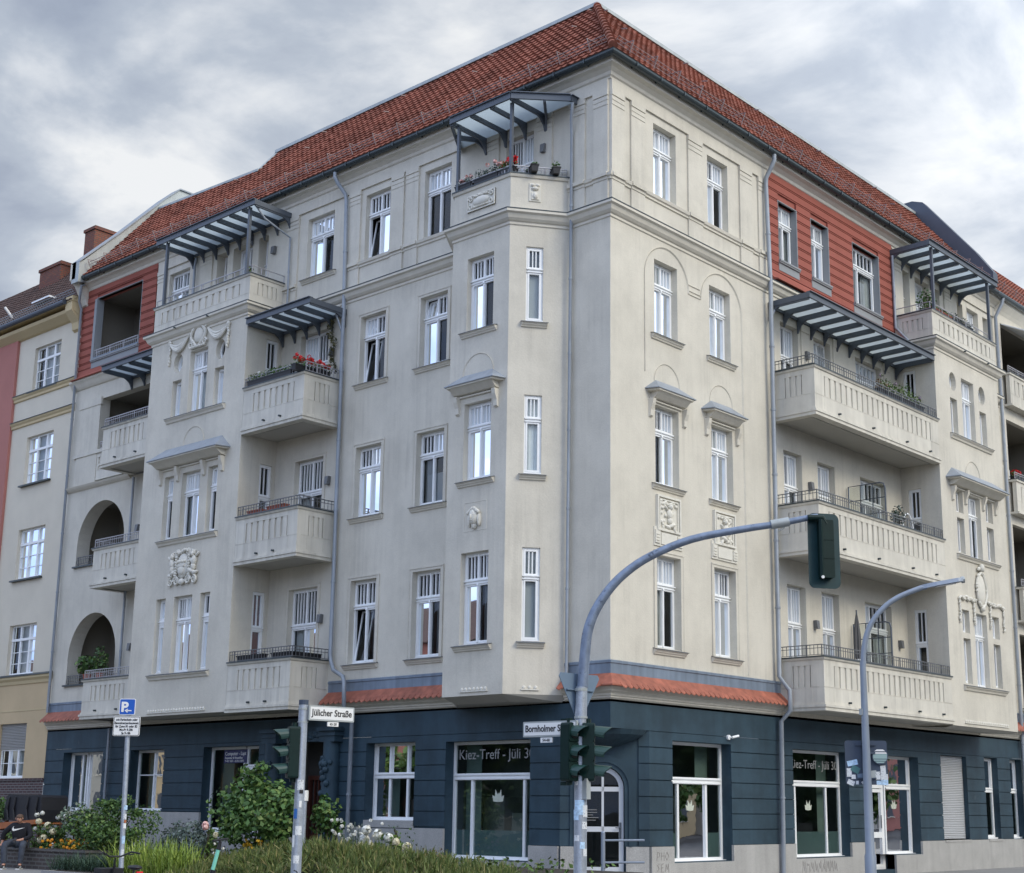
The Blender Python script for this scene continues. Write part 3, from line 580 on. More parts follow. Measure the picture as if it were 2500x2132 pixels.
# ---- top floor pilasters with banded caps
PIL = []
def pil(fr, a, b, z0=15.42, z1=18.24):
    m = MB()
    m.box(fr, a, b, z0, z1, 0, 0.045)
    for z in (17.86, 17.98): m.box(fr, a-0.004, b+0.004, z, z+0.10, 0, 0.058)
    m.box(fr, a-0.01, b+0.01, 18.10, 18.235, 0, 0.07); PIL.append(m)
    m.box(fr, a-0.003, b+0.003, 16.045, 16.138, 0.03, 0.104); m.box(fr, a-0.003, b+0.003, 15.965, 16.03, 0.02, 0.062)
for a, b in ((0.045, 0.48), (0.75, 1.25), (1.79, 2.28), (3.57, 4.06), (6.48, 6.95), (7.05, 7.52), (8.78, 9.25)): pil(FL, a, b)
for a, b in ((0.0, 0.47), (0.74, 1.27), (3.05, 3.65), (5.35, 5.91), (6.23, 6.6)): pil(FRt, a, b)
for fr, us in ((FL, ((11.45, 12.0), (15.6, 16.2), (18.0, 18.5))), (FRt, ((13.72, 14.2), (17.1, 17.6)))):
    for a, b in us: pil(fr, a, b)
for q in PIL: q.build('pilaster', M_CREAM, B)
for fr, u0, u1 in ((FL, 0.0, 9.4), (FL, 9.4, 18.5), (FRt, 0.0, 6.62), (FRt, 13.7, 20.9)): q = MB(); q.box(fr, u0+(0.045 if u0 == 0 and fr is FL else 0), u1, 18.242, 18.52, 0, 0.05); q.build('frieze', M_CREAM, B)
if 0: pass
for a, b in ((8.22, 8.64), (9.92, 10.22), (12.84, 13.14)):
    m = MB(); m.box(FRt, a, b, 11.7, 14.6, 0, 0.03); m.box(FRt, a-0.01, b+0.01, 14.40, 14.62, 0, 0.05); m.build('pilaster', M_CREAM, B)
m = MB(); m.box(FL, 21.3, 22.5, 11.8, 14.62, 0, 0.05); m.box(FL, 21.25, 22.55, 14.40, 14.66, 0, 0.07); m.build('pilaster', M_CREAM, B)
# ---- blind arches, vertical grooves: raised round-headed fields
m = MB()
def archline(fr, cu, r, zs, zb0, zb1, w=0.03, n=0.03, n0=0.0):
    m = MB()
    pts = [(cu+r, zb1)] + [(cu+r*math.cos(math.pi*i/24), zs+r*math.sin(math.pi*i/24)) for i in range(25)] + [(cu-r, zb0)]
    for i in range(len(pts)-1):
        a, b = pts[i], pts[i+1]
        if abs(a[0]-b[0])+abs(a[1]-b[1]) < 1e-4: continue
        d = Vector((b[0]-a[0], b[1]-a[1])).normalized(); q = Vector((-d.y, d.x))*w
        c0 = [(a[0], a[1]), (b[0], b[1]), (b[0]+q.x, b[1]+q.y), (a[0]+q.x, a[1]+q.y)]
        m.hexa([fr.p(*c, n0) for c in c0]+[fr.p(c0[0][0], c0[0][1], n0+n), fr.p(c0[1][0], c0[1][1], n0+n), fr.p(c0[2][0], c0[2][1], n0+0.002), fr.p(c0[3][0], c0[3][1], n0+0.002)])
    m.build('arch_moulding', M_CREAM, B)
archline(FRt, 2.15, 0.89, 14.0, 11.6, 14.0); archline(FRt, 4.44, 0.90, 14.0, 14.0, 4.85)
for z in (14.0, 14.09, 14.24): m.box(FRt, 3.05, 3.53, z-0.012, z+0.012, 0, 0.02)
for fr, cu, z in ((FRt, 2.12, 11.45), (FRt, 4.36, 11.45), (FB, 3.04, 11.55), (FRL, 14.22, 11.68), (FRR, 15.82, 11.48)): archline(fr, cu, 0.5, z, z-0.1, z-0.1, w=0.02, n=0.02)
m.build('impost_lines', M_CREAM, B)
# ---- little zinc hoods on brackets
def hood(fr, a, b, zt, zb, d, brs):
    hoods = MB(); hb = MB()
    i = 0.42
    top = [fr.p(a+i, zt, 0.01), fr.p(b-i, zt, 0.01)]; bot = [fr.p(a, zb, d), fr.p(b, zb, d)]
    hoods.poly(fr.p(a+i, zt, 0.0), fr.p(b-i, zt, 0.0), fr.p(b-0.12, zb+0.0, d), fr.p(a+0.12, zb, d)); hoods.poly(fr.p(a+i, zt, 0), fr.p(a+0.12, zb, d), fr.p(a, zb, 0.0)); hoods.poly(fr.p(b-i, zt, 0), fr.p(b-0.12, zb, d), fr.p(b, zb, 0.0))
    hoods.prism([fr.p(a, zb, 0), fr.p(b, zb, 0), fr.p(b-0.11, zb, d+0.01), fr.p(a+0.11, zb, d+0.01)], (0, 0, -0.02))
    hb.prism([fr.p(a+0.06, zb-0.02, 0), fr.p(b-0.06, zb-0.02, 0), fr.p(b-0.16, zb-0.02, d-0.02), fr.p(a+0.16, zb-0.02, d-0.02)], (0, 0, -0.04))
    P = [(0, zb-0.22), (d*0.35, zb-0.20), (d*0.6, zb-0.13), (d-0.05, zb-0.06), (0, zb-0.06)]
    hb.prism([fr.p(a+0.22, z, n) for n, z in P], fr.U*(b-a-0.44))
    hb.box(fr, a+0.3, b-0.3, zb-0.27, zb-0.235, 0, 0.05)
    for u in brs:
        P = [(0, zb-0.24), (0.15, zb-0.24), (0.13, zb-0.36), (0.07, zb-0.5), (0.06, zb-0.64), (0.0, zb-0.68)]
        q = MB(); q.prism([fr.p(u-0.055, z, n) for n, z in P], fr.U*0.11); q.build('hood_bracket', M_TRIM, B)
    w = hoods.build('window_hood', M_ZINC, B); hb.build('hood_moulding', M_TRIM, w)
for cu in (2.12, 4.36): hood(FRt, cu-0.85, cu+0.85, 11.48, 11.2, 0.32, (cu-0.66, cu+0.66))
hood(FB, 2.15, 3.95, 11.58, 11.3, 0.32, (2.42, 3.66))
hood(FRL, 12.45, 16.0, 11.70, 11.32, 0.42, (12.75, 13.6, 14.84, 15.7)); hood(FRR, 14.0, 17.6, 11.56, 11.22, 0.42, (14.35, 15.2, 16.4, 17.25))
# ---- red timber-look storeys
m = MB()
def redwall(fr, u0, u1, z0, z1, holes, n=0.05, pitch=0.262, skirt=0.0):
    m.wall(fr, u0, u1, z0, z1, holes, n=n-0.05, rev=0.2)
    z = z1
    while z > z0+0.05:
        zb = max(z0, z-pitch)
        segs = [(u0, u1)]
        for h in holes:
            if h[3] > zb and h[2] < z: segs = [q for a, b in segs for q in (((a, h[0]), (h[1], b)) if h[0] > a and h[1] < b else ((a, b),))]
        for a, b in segs:
            if b-a < 0.02: continue
            # long board with a stepped double groove under it
            m.box(fr, a, b, zb+0.065, z-0.008, n-0.05, n); m.box(fr, a, b, zb+0.018, zb+0.045, n-0.05, n-0.006)
        z -= pitch
holesRed = [(7.19, 8.12, 16.15, 17.86), (8.88, 9.82, 16.15, 17.9), (11.2, 12.75, 16.05, 17.92)]
REDS = ((FRt, 6.72, 13.62, 15.7, holesRed), (FL, 18.55, 22.92, 15.75, [(19.36, 22.02, 16.05, 18.2)]))
for fr, a, b in ((FRt, 6.72, 13.62), (FL, 18.55, 22.93)):   # flared skirt
    m = MB(); q_ = REDS[0] if fr is FRt else REDS[1]; redwall(fr, q_[1], q_[2], q_[3], 18.6, q_[4])
    P = [(0.05, 15.76), (0.08, 15.6), (0.16, 15.5), (0.30, 15.44), (0.30, 15.42), (0, 15.42)]
    m.prism([fr.p(a, z, n) for n, z in P], fr.U*(b-a)); m.build('red_storey_wall', M_RED, B)
for a, b, c, d in holesRed:
    WIN.append((FRt, a+0.02, b-0.02, c+0.02, d, 'triple' if b-a > 1.2 else 'double', dict(red=True, cur='sides')))
m = MB()
for fr, (a, b, c, d) in [(FRt, h) for h in holesRed] + [(FL, (19.36, 22.02, 16.05, 18.2))]:
    # grey surround: wide on the jambs, apron sill
    m = MB()
    m.box(fr, b, b+0.02, c, d, -0.1, 0.055); m.box(fr, a-0.02, a, c, d, -0.1, 0.055); m.box(fr, a-0.02, b+0.02, d, d+0.02, -0.1, 0.055)
    w = 0.2 if fr is FRt else 0.12
    for z0, z1, n in ((c-0.05, c, 0.12), (c-0.09, c-0.05, 0.10), (c-0.30, c-0.09, 0.062)): m.box(fr, a-0.04, b+0.06, z0, z1, 0.0, n)
    if fr is FL: m.box(fr, b, b+0.14, c, d, 0.0, 0.056)
    # reveal lining
    m.box(fr, b-0.012, b, c, d, -0.2, 0.05); m.build('window_surround', MATS.get('grey_trim_paint') or mat('grey_trim_paint', (0.27, 0.285, 0.29), 0.7, var=0.05), B)
# ---- loggia rooms behind openings
m = MB()
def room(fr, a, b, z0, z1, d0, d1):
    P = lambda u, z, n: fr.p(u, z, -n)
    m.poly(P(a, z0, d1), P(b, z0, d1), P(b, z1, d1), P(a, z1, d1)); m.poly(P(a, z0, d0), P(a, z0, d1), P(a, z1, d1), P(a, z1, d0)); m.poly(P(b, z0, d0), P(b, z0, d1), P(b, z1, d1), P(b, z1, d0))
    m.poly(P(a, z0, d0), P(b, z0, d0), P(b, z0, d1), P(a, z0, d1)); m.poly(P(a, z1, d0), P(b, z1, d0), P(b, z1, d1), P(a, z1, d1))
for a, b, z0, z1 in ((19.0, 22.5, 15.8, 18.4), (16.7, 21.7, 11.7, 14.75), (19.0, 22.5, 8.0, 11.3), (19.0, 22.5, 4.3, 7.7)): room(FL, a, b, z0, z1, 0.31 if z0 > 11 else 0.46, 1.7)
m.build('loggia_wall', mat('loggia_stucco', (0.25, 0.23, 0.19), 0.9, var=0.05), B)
for z0, z1 in ((15.9, 18.0), (11.8, 14.4), (8.1, 10.5), (4.4, 6.9)):
    WIN.append((FL.off(-1.62), 19.5, 20.5, z0, z1, 'double', dict(nodeep=True, cur='dark')))
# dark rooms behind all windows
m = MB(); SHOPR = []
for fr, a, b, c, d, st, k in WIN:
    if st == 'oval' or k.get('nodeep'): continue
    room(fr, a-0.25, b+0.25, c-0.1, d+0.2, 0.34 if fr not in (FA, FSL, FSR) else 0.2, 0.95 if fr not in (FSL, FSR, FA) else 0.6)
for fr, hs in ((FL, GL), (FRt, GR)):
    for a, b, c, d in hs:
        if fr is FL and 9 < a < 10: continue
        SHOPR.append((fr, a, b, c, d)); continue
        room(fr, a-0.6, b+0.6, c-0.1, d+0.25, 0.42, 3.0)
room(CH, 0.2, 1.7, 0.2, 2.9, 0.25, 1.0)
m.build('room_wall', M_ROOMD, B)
M_SHOPR = mat('shop_room_wall', (0.20, 0.22, 0.20), 0.9, var=0.15, vscale=1.5)
for fr, a, b, c, d in SHOPR:
    m = MB(); room(fr, a-0.3, b+0.3, c-0.1, d+0.25, 0.42, 2.2)
    rn = random.Random(int(a*10))
    for i in range(4): u = rn.uniform(a, b-.6); m.box(fr, u, u+rn.uniform(.3, .7), c, c+rn.uniform(.5, 1.5), -2.0, -rn.uniform(1.2, 1.7))
    m.build('shop_room_wall', M_SHOPR, B)
# ------------------------------------------------------------------ windows (each a part; pane, curtain, sill are its sub-parts)
M_FILMREFL = mat('pale_film_and_sky_reflection', (0.40, 0.42, 0.43), 0.8, var=0.05)  # pale window film; also the sky reflection painted behind the oriel's angled panes
M_SILLF = mat('dark_sill_sheet', (0.10, 0.11, 0.12), 0.5, 0.2, var=0.1)
def rect_frame(m, fr, a, b, c, d, w, n0, n1):
    m.box(fr, a, a+w, c, d, n0, n1); m.box(fr, b-w, b, c, d, n0, n1); m.box(fr, a+w, b-w, c, c+w, n0, n1); m.box(fr, a+w, b-w, d-w, d, n0, n1)
def pane(m, fr, a, b, c, d, n):
    j = lambda: random.uniform(-0.004, 0.004)
    p, q = j(), j()
    m.poly(fr.p(a, c, n+p), fr.p(b, c, n+q), fr.p(b, d, n+q-p+j()*0.5), fr.p(a, d, n+j()*0.3))
def curtain(m, fr, a, b, c, d, n, wave=0.035, pitch=0.09):
    k = max(2, int((b-a)/pitch*4)); P = [(a+(b-a)*i/k, n+wave*math.sin(i*math.pi/2+a*7)+random.uniform(-.006, .006)) for i in range(k+1)]
    for i in range(k):
        m.poly(fr.p(P[i][0], c, P[i][1]), fr.p(P[i+1][0], c, P[i+1][1]), fr.p(P[i+1][0], d, P[i+1][1]), fr.p(P[i][0], d, P[i][1]))
def window(fr, a, b, c, d, style, k):
    dp = 0.17 if fr is not FRt else 0.20
    if fr in (FSL, FSR, FA): dp = 0.07
    if k.get('nodeep'): dp = 0.02
    if k.get('red'): dp = 0.17
    if style == 'slim' or (style == 'door4' and a > 12.5): dp = 0.30 if fr is FL else 0.24
    m = MB(); g = MB(); n1 = -dp+0.02; n0 = n1-0.07
    if style == 'oval':
        K = 20; cu, cz, ru, rz = (a+b)/2, (c+d)/2, (b-a)/2, (d-c)/2
        E0 = [(cu+ru*math.cos(2*math.pi*i/K), cz+rz*math.sin(2*math.pi*i/K)) for i in range(K)]
        E1 = [(cu+(ru-.05)*math.cos(2*math.pi*i/K), cz+(rz-.05)*math.sin(2*math.pi*i/K)) for i in range(K)]
        for i in range(K):
            j = (i+1) % K
            m.hexa([fr.p(*E0[i], n0), fr.p(*E0[j], n0), fr.p(*E1[j], n0), fr.p(*E1[i], n0), fr.p(*E0[i], n1), fr.p(*E0[j], n1), fr.p(*E1[j], n1), fr.p(*E1[i], n1)])
        m.box(fr, cu-.015, cu+.015, c+.03, d-.03, n0, n1-.02)
        g.poly(*[fr.p(*e, n0+.03) for e in E1])
        w = m.build('window', M_WHITE, B); g.build('pane', M_GLASS, w); return w
    FW = 0.050
    rect_frame(m, fr, a, b, c, d, FW, n0, n1)
    zt = c+(d-c)*0.655
    if style == 'single': zt = None
    tilt = k.get('tilt')
    halves = [(a+FW, b-FW)] if style in ('narrow', 'single', 'slim') else ([(a+FW, (a+b)/2), ((a+b)/2, b-FW)] if style in ('double', 'door4') else [(a+FW, a+(b-a)*0.345), (a+(b-a)*0.345, b-FW)])
    def sash(a0, b0, c0, d0, munt, kind=None):
        sw = 0.036
        if kind:   # sash tilted inwards at the top
            h = d0-c0; ang = 0.16 if kind == 'lower' else 0.22
            f2 = Fr((0, 0), (1, 0), (0, 1)); f2.U = fr.U; f2.N = fr.N
            O = fr.p(0, c0, n0+.04); zv = (Vector((0, 0, 1))*math.cos(ang)-fr.N*math.sin(ang))
            def P(u, z, n): return O+fr.U*u+zv*z+fr.N*n
            for u0, u1, z0, z1 in ((a0, a0+sw, 0, h), (b0-sw, b0, 0, h), (a0, b0, 0, sw), (a0, b0, h-sw, h)) + tuple((a0+(b0-a0)*(i+1)/(munt+1)-.012, a0+(b0-a0)*(i+1)/(munt+1)+.012, 0, h) for i in range(munt)):
                m.hexa([P(u0, z0, -.02), P(u1, z0, -.02), P(u1, z0, .02), P(u0, z0, .02), P(u0, z1, -.02), P(u1, z1, -.02), P(u1, z1, .02), P(u0, z1, .02)])
            g.poly(P(a0+sw, sw, 0), P(b0-sw, sw, 0), P(b0-sw, h-sw, 0), P(a0+sw, h-sw, 0)); return
        rect_frame(m, fr, a0, b0, c0, d0, sw, n0+.015, n1+.012)
        for i in range(munt):
            u = a0+sw+(b0-a0-2*sw)*(i+1)/(munt+1); m.box(fr, u-.012, u+.012, c0+sw, d0-sw, n0+.02, n1)
        pane(g, fr, a0+sw, b0-sw, c0+sw, d0-sw, n0+.03)
    munt = {'double': 2, 'door4': 3, 'triple': 3, 'narrow': 2 if fr is FA else 1, 'single': 0, 'slim': 1}[style]
    if zt:
        m.box(fr, a+FW, b-FW, zt, zt+0.10, n0, n1+0.018); m.box(fr, a+.01, b-.01, zt+0.068, zt+0.095, n1, n1+0.05); m.box(fr, a+.01, b-.01, zt+0.005, zt+0.03, n1, n1+0.035)
        for i, (a0, b0) in enumerate(halves):
            mm = munt if not (style == 'triple' and i == 0) else 2
            sash(a0, b0, zt+0.10, d-FW, mm, 'upper' if tilt == 'upper' and i == len(halves)-1 else None)
            sash(a0, b0, c+FW, zt, 0, 'lower' if tilt == 'lower' and i == len(halves)-1 else None)
        if len(halves) > 1:
            u = halves[0][1]; m.box(fr, u-.022, u+.022, c+FW, zt, n1, n1+.03); m.box(fr, u-.018, u+.018, zt+.1, d-FW, n1, n1+.025); m.box(fr, u-.03, u+.03, zt-.04, zt+.005, n1+.02, n1+.045)
    else: sash(a+FW, b-FW, c+FW, d-FW, munt)
    if style == 'narrow' and fr is FRL: m.box(fr, a+.02, b-.02, c+(d-c)*0.62, c+(d-c)*0.74, n0, n1+0.02)
    m.box(fr, a, b, c-0.03, c+0.02, n0, n1+0.05)
    w = m.build('window', M_WHITE, B); g.build('pane', M_GLASS, w)
    cu = k.get('cur')
    if cu:
        q = MB(); nn = n0-0.09; mm = M_CURT; c1, d1 = c+.03, d-.03; L = b-a
        if zt and random.random() < .7: d1 = zt-.02
        up = zt or d
        if cu == 'sides':
            curtain(q, fr, a+.02, a+L*.32, c1, d1, nn); curtain(q, fr, b-L*.30, b-.02, c1, d1, nn)
        elif cu == 'half': curtain(q, fr, a+L*.06, a+L*.40, c1, d1, nn); mm = M_CURTG
        elif cu == 'full': curtain(q, fr, a+.02, b-.02, c1, d-.03, nn+.05, 0.012)
        elif cu == 'pale': q.poly(fr.p(a+.03, c1, nn+.06), fr.p(b-.03, c1, nn+.06), fr.p(b-.03, d-.03, nn+.06), fr.p(a+.03, d-.03, nn+.06)); mm = M_FILMREFL  # flat pale sheet, a painted stand-in for sky mirrored in the pane
        elif cu == 'white': curtain(q, fr, a+L*.02, a+L*.72, c1, d1, nn)
        elif cu in ('film', 'film2'):
            mm = M_FILMREFL
            q.poly(fr.p(a+.06, c1, n0), fr.p(a+L*.8, c1, n0), fr.p(a+L*.8, c1+(d-c)*.42, n0), fr.p(a+.06, c1+(d-c)*.42, n0)); curtain(q, fr, a+L*.55, b-.03, c1, d1, nn)
        elif cu == 'red':
            q.poly(fr.p(a+.03, c1, nn+.06), fr.p(b-.03, c1, nn+.06), fr.p(b-.03, d1, nn+.06), fr.p(a+.03, d1, nn+.06)); mm = M_CURTR
        elif cu == 'dark': curtain(q, fr, a+.02, a+L*.14, c1, d1, nn); mm = M_CURTG
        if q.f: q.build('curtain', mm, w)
    if k.get('sill'):
        q = MB(); e = 0.14 if style == 'double' else 0.1
        prof = [(-.2, c-.015), (0.11, c-.045), (0.11, c-.065), (0.085, c-.07), (0.075, c-.10), (0.045, c-.125), (0.035, c-.15), (0, c-.155), (-.02, c-.155)]
        if fr is FA: prof = [(max(n, -0.08), z) for n, z in prof]
        q.prism([fr.p(a-e, z, n) for n, z in prof[1:] + [(0, c-.02)]], fr.U*(b-a+2*e))
        sl = q.build('sill', M_TRIM, w)
        q = MB(); q.prism([fr.p(a-e-.015, c-.042, 0.125), fr.p(b+e+.015, c-.042, 0.125), fr.p(b+e+.015, c-.012, 0.0), fr.p(a-e-.015, c-.012, 0.0)], (0, 0, -0.012))
        q.poly(fr.p(a+.005, c-.008, 0.0), fr.p(b-.005, c-.008, 0.0), fr.p(b-.005, c+.006, -dp+.03), fr.p(a+.005, c+.006, -dp+.03))
        q.build('sill_flashing', M_SILLF, w)
    if k.get('surround'):
        q = MB(); e = 0.085
        for x in (a-e, b): q.box(fr, x, x+e, c-.02, d+e, 0, 0.022)
        q.box(fr, a, b, d, d+e, 0, 0.022); q.box(fr, a-e-.02, b+e+.02, d+e-.02, d+e+.012, 0, 0.036)
        for x in (a-e-.02, b+e): q.box(fr, x, x+.02, c-.02, d+e-.02, 0, 0.03)
        q.build('surround', M_CREAM, w)
    return w
for args in WIN: window(*args)
# shared long sills under the triple windows of the risalits
for fr, a, b in ((FRL, 12.83, 15.62), (FRR, 14.46, 17.24)):
    for fl in (1, 2, 3):
        z = S[fl]; m = MB(); m.prism([fr.p(a, zz, n) for n, zz in ((0, z), (0.11, z-.03), (0.11, z-.06), (0.06, z-.10), (0.04, z-.15), (0, z-.16))], fr.U*(b-a)); m.build('long_sill', M_TRIM, B)
for fr, a, b in ((FRL, 12.83, 15.62), (FRR, 14.46, 17.24)):
    for fl in (1, 2, 3):
        z = S[fl]; m = MB(); m.prism([fr.p(a-.01, z-.026, .125), fr.p(b+.01, z-.026, .125), fr.p(b+.01, z+.006, 0), fr.p(a-.01, z+.006, 0)], (0, 0, -.012)); m.build('sill_flashing', M_SILLF, B)
# ------------------------------------------------------------------ shop windows and doors of the ground floor
def shop(fr, a, b, c, d, zt, posts, film=None, name='shop_window', txt=None, lotus=None, wf=0.07, dp=0.28, gl=None):
    m = MB(); g = MB(); n1, n0 = -dp, -dp-.07
    rect_frame(m, fr, a, b, c, d, wf, n0, n1)
    if zt: m.box(fr, a+wf, b-wf, zt, zt+.15, n0, n1+.02); m.box(fr, a+wf, b-wf, zt+.10, zt+.13, n1, n1+.045); m.box(fr, a+wf, b-wf, zt+.01, zt+.04, n1, n1+.035)
    for u in posts: m.box(fr, u-.035, u+.035, c+wf, (zt or d-wf), n0, n1)
    m.box(fr, a-.02, b+.02, c-.05, c+.01, n0, n1+.09)
    w = m.build(name, M_WHITE, B)
    us = [a+wf] + [x for u in posts for x in (u-.035, u+.035)] + [b-wf]
    for i in range(0, len(us), 2): pane(g, fr, us[i], us[i+1], c+wf, zt or d-wf, n0+.03)
    if zt: pane(g, fr, a+wf, b-wf, zt+.15, d-wf, n0+.03)
    g.build('pane', gl or M_GLASSS, w)
    if film:
        q = MB()
        for i in range(0, len(us), 2): q.poly(fr.p(us[i], c+wf, n0+.015), fr.p(us[i+1], c+wf, n0+.015), fr.p(us[i+1], film, n0+.015), fr.p(us[i], film, n0+.015))
        q.build('frosted_film', M_TEAL, w)
    q = MB(); q.poly(fr.p(us[0], c, n0-.5), fr.p(us[0]+.55, c, n0-.5), fr.p(us[0]+.55, d, n0-.5), fr.p(us[0], d, n0-.5)); q.poly(fr.p(us[-1]-.5, c, n0-.3), fr.p(us[-1], c, n0-.3), fr.p(us[-1], d, n0-.3), fr.p(us[-1]-.5, d, n0-.3))
    q.build('side_blind', mat('pale_green_panel', (0.17, 0.22, 0.20), 0.8) if 'pale_green_panel' not in MATS else MATS['pale_green_panel'], w)
    ux = fr.U if fr is not FL else -fr.U
    if txt: text('lettering', txt[0], fr.p(txt[1], txt[2], n0+.045), ux, (0, 0, 1), txt[3], M_LETTER, w, 'LEFT', width=txt[4])
    if lotus:
        q = MB(); cu, z, s = lotus
        for x0, y0, x1, y1, x2, y2, x3, y3 in ((0, 0, -.5, .05, -.62, .52, -.36, .42), (-.02, .02, -.34, .40, -.30, .95, -.06, .55), (0, .0, -.06, .55, 0, .72, .06, .55), (.02, .02, .06, .55, .30, .95, .34, .40), (0, 0, .36, .42, .62, .52, .5, .05)):
            q.prism([fr.p(cu+x*s, z+y*s, n0+.038) for x, y in ((x0, y0), (x1, y1), (x2, y2), (x3, y3))], fr.N*.003)
        q.build('lotus_emblem', M_DECAL, w)
    return w
shop(FL, 2.30, 4.98, 0.51, 3.16, 2.28, (2.72, 4.36), 1.15, txt=('Kiez-Treff - Jüli 30', 4.84, 2.755, 0.33, 2.36), lotus=(3.55, 1.78, 0.30))
shop(FRt, 2.21, 4.53, 0.51, 3.16, 2.22, (2.78, 3.88), 1.13, lotus=(3.28, 1.62, 0.26))
shop(FRt, 7.25, 9.98, 0.51, 3.16, 2.25, (7.75, 9.26), 1.13, txt=('Kiez-Treff - Jüli 30', 7.58, 2.71, 0.31, 2.30), lotus=(8.42, 1.66, 0.27))
shop(FRt, 12.36, 13.90, 0.51, 3.16, 2.25, (), 0.0, lotus=(12.95, 1.72, 0.26))
m = MB(); m.box(FL, 6.02, 7.78, 1.17, 1.34, -.28, -.03+.05); m.build('stone_sill', M_GRAN, B)
w = shop(FL, 6.02, 7.78, 1.35, 3.19, 2.33, (6.42, 7.05, 6.75) if False else (6.55, 7.18), None, name='window', gl=M_GLASSS)
for u in (6.55, 7.18): m = MB(); m.box(FL, u-.035, u+.035, 2.48, 3.12, -.345, -.275); m.build('glazing_bar', M_WHITE, w)
shop(FL, 13.02, 14.56, 1.0, 3.24, None, (), None)
w = shop(FL, 12.07, 12.95, 0.95, 3.24, 2.6, (), None, name='shop_door')
shop(FL, 16.46, 18.17, 1.5, 3.23, None, (17.32,), None, name='window')
m = MB(); m.box(FL, 16.53, 18.1, 2.5, 2.53, -.34, -.275); m.build('glazing_bar', M_WHITE, B)
w = shop(FL, 19.66, 20.86, 1.0, 3.23, None, (), 1.7, name='entrance_door')
m = MB(); m.box(FL, 19.86, 19.9, 1.3, 2.0, -.26, -.2); m.build('door_handle', M_STEEL, w)
w = shop(FL, 20.92, 21.88, 1.5, 3.23, None, (21.2,), None, name='side_light')
# the small navy repair sign in the shop window
m = MB(); m.box(FL, 12.93, 13.95, 2.80, 3.16, -.268, -.255); sg = m.build('repair_sign', M_NAVY, B)
for body, z, s in (('Computer - Lapt', 3.01, 0.14), ('Reparatur & Neuaufbau', 2.915, 0.085), ('T 417 1071 - 0176 11070', 2.825, 0.085)):
    text('lettering', body, FL.p(13.90, z, -.25), -FL.U, (0, 0, 1), s, M_SIGNW, sg, sx=0.98)
# glazed door of the right shop beside the window
m = MB(); g = MB()
rect_frame(m, FRt, 11.22, 12.30, 0.12, 3.14, .06, -.36, -.28); rect_frame(m, FRt, 11.30, 12.22, 0.16, 2.25, .09, -.35, -.265); m.box(FRt, 11.39, 12.13, 0.95, 1.10, -.35, -.265); m.box(FRt, 11.28, 12.24, 2.27, 2.40, -.36, -.26)
dr = m.build('shop_door', M_WHITE, B); pane(g, FRt, 11.39, 12.13, 1.10, 2.16, -.31); pane(g, FRt, 11.39, 12.13, .25, .95, -.31); pane(g, FRt, 11.28, 12.24, 2.4, 3.08, -.31); g.build('pane', M_GLASSS, dr)
m = MB(); m.tube([FRt.p(12.1, 1.2, -.25), FRt.p(12.1, 1.55, -.25)], .015, 6); m.build('door_handle', M_STEEL, dr)
# roller shutter and the two tall windows at the right end
m = MB()
z = 0.88
while z < 3.24: m.prism([FRt.p(15.33, zz, n) for n, zz in ((-.16, z), (-.135, z+.012), (-.13, z+.03), (-.15, z+.047), (-.16, z+.05))], FRt.U*1.64); z += 0.05
m.build('roller_shutter', M_SHUTL, B)
m = MB(); m.box(FRt, 15.31, 17.0, .80, .86, -.25, .05); m.box(FRt, 18.2, 19.17, .80, .86, -.25, .05); m.build('stone_sill', M_GRAN, B)
for a, b in ((18.21, 19.15), (20.06, 20.92)): shop(FRt, a, b, .90, 3.29, 2.25, (), None, name='window', wf=.08, dp=.2)
# arched corner door
m = MB(); g = MB(); c0, r = 0.94, 0.455
K = 16
arc = lambda rr: [(c0+rr*math.cos(math.pi*i/K), 2.09+rr*math.sin(math.pi*i/K)) for i in range(K+1)]
A0, A1 = arc(r), arc(r-.10)
for i in range(K): m.hexa([CH.p(*q, n) for n in (-.14, -.08) for q in (A0[i], A0[i+1], A1[i+1], A1[i])])
for a, b, z0, z1 in ((c0-r, c0-r+.10, .25, 2.09), (c0+r-.10, c0+r, .25, 2.09), (c0-.025, c0+.025, .40, 2.45), (c0-.36, c0+.36, 2.02, 2.12), (c0-.36, c0+.36, 1.16, 1.27), (c0-.36, c0+.36, .25, .42)): m.box(CH, a, b, z0, z1, -.135, -.085)
dr = m.build('corner_door', mat('pale_grey_door', (0.60, 0.62, 0.64), 0.5), B)
for a, b in ((c0-.355, c0-.025), (c0+.025, c0+.355)):
    for z0, z1 in ((.42, 1.16), (1.27, 2.02)): pane(g, CH, a, b, z0, z1, -.11)
g.poly(*[CH.p(u, z, -.112) for u, z in arc(r-.09) if z > 2.1]); g.build('pane', M_GLASSS, dr)
m = MB(); m.box(CH, 1.30, 1.345, 1.02, 1.36, -.085, -.07); m.tube([CH.p(1.32, 1.25, -.075), CH.p(1.32, 1.25, -.03), CH.p(1.21, 1.25, -.03)], .012, 6); m.build('door_handle', M_STEEL, dr)
q = MB()
for i, ln in enumerate((.22, .23, .14, .26, .20)): q.box(CH, .59, .59+ln, 1.62-i*.055, 1.632-i*.055, -.102, -.1)
q.build('door_notice', M_LETTER, dr)
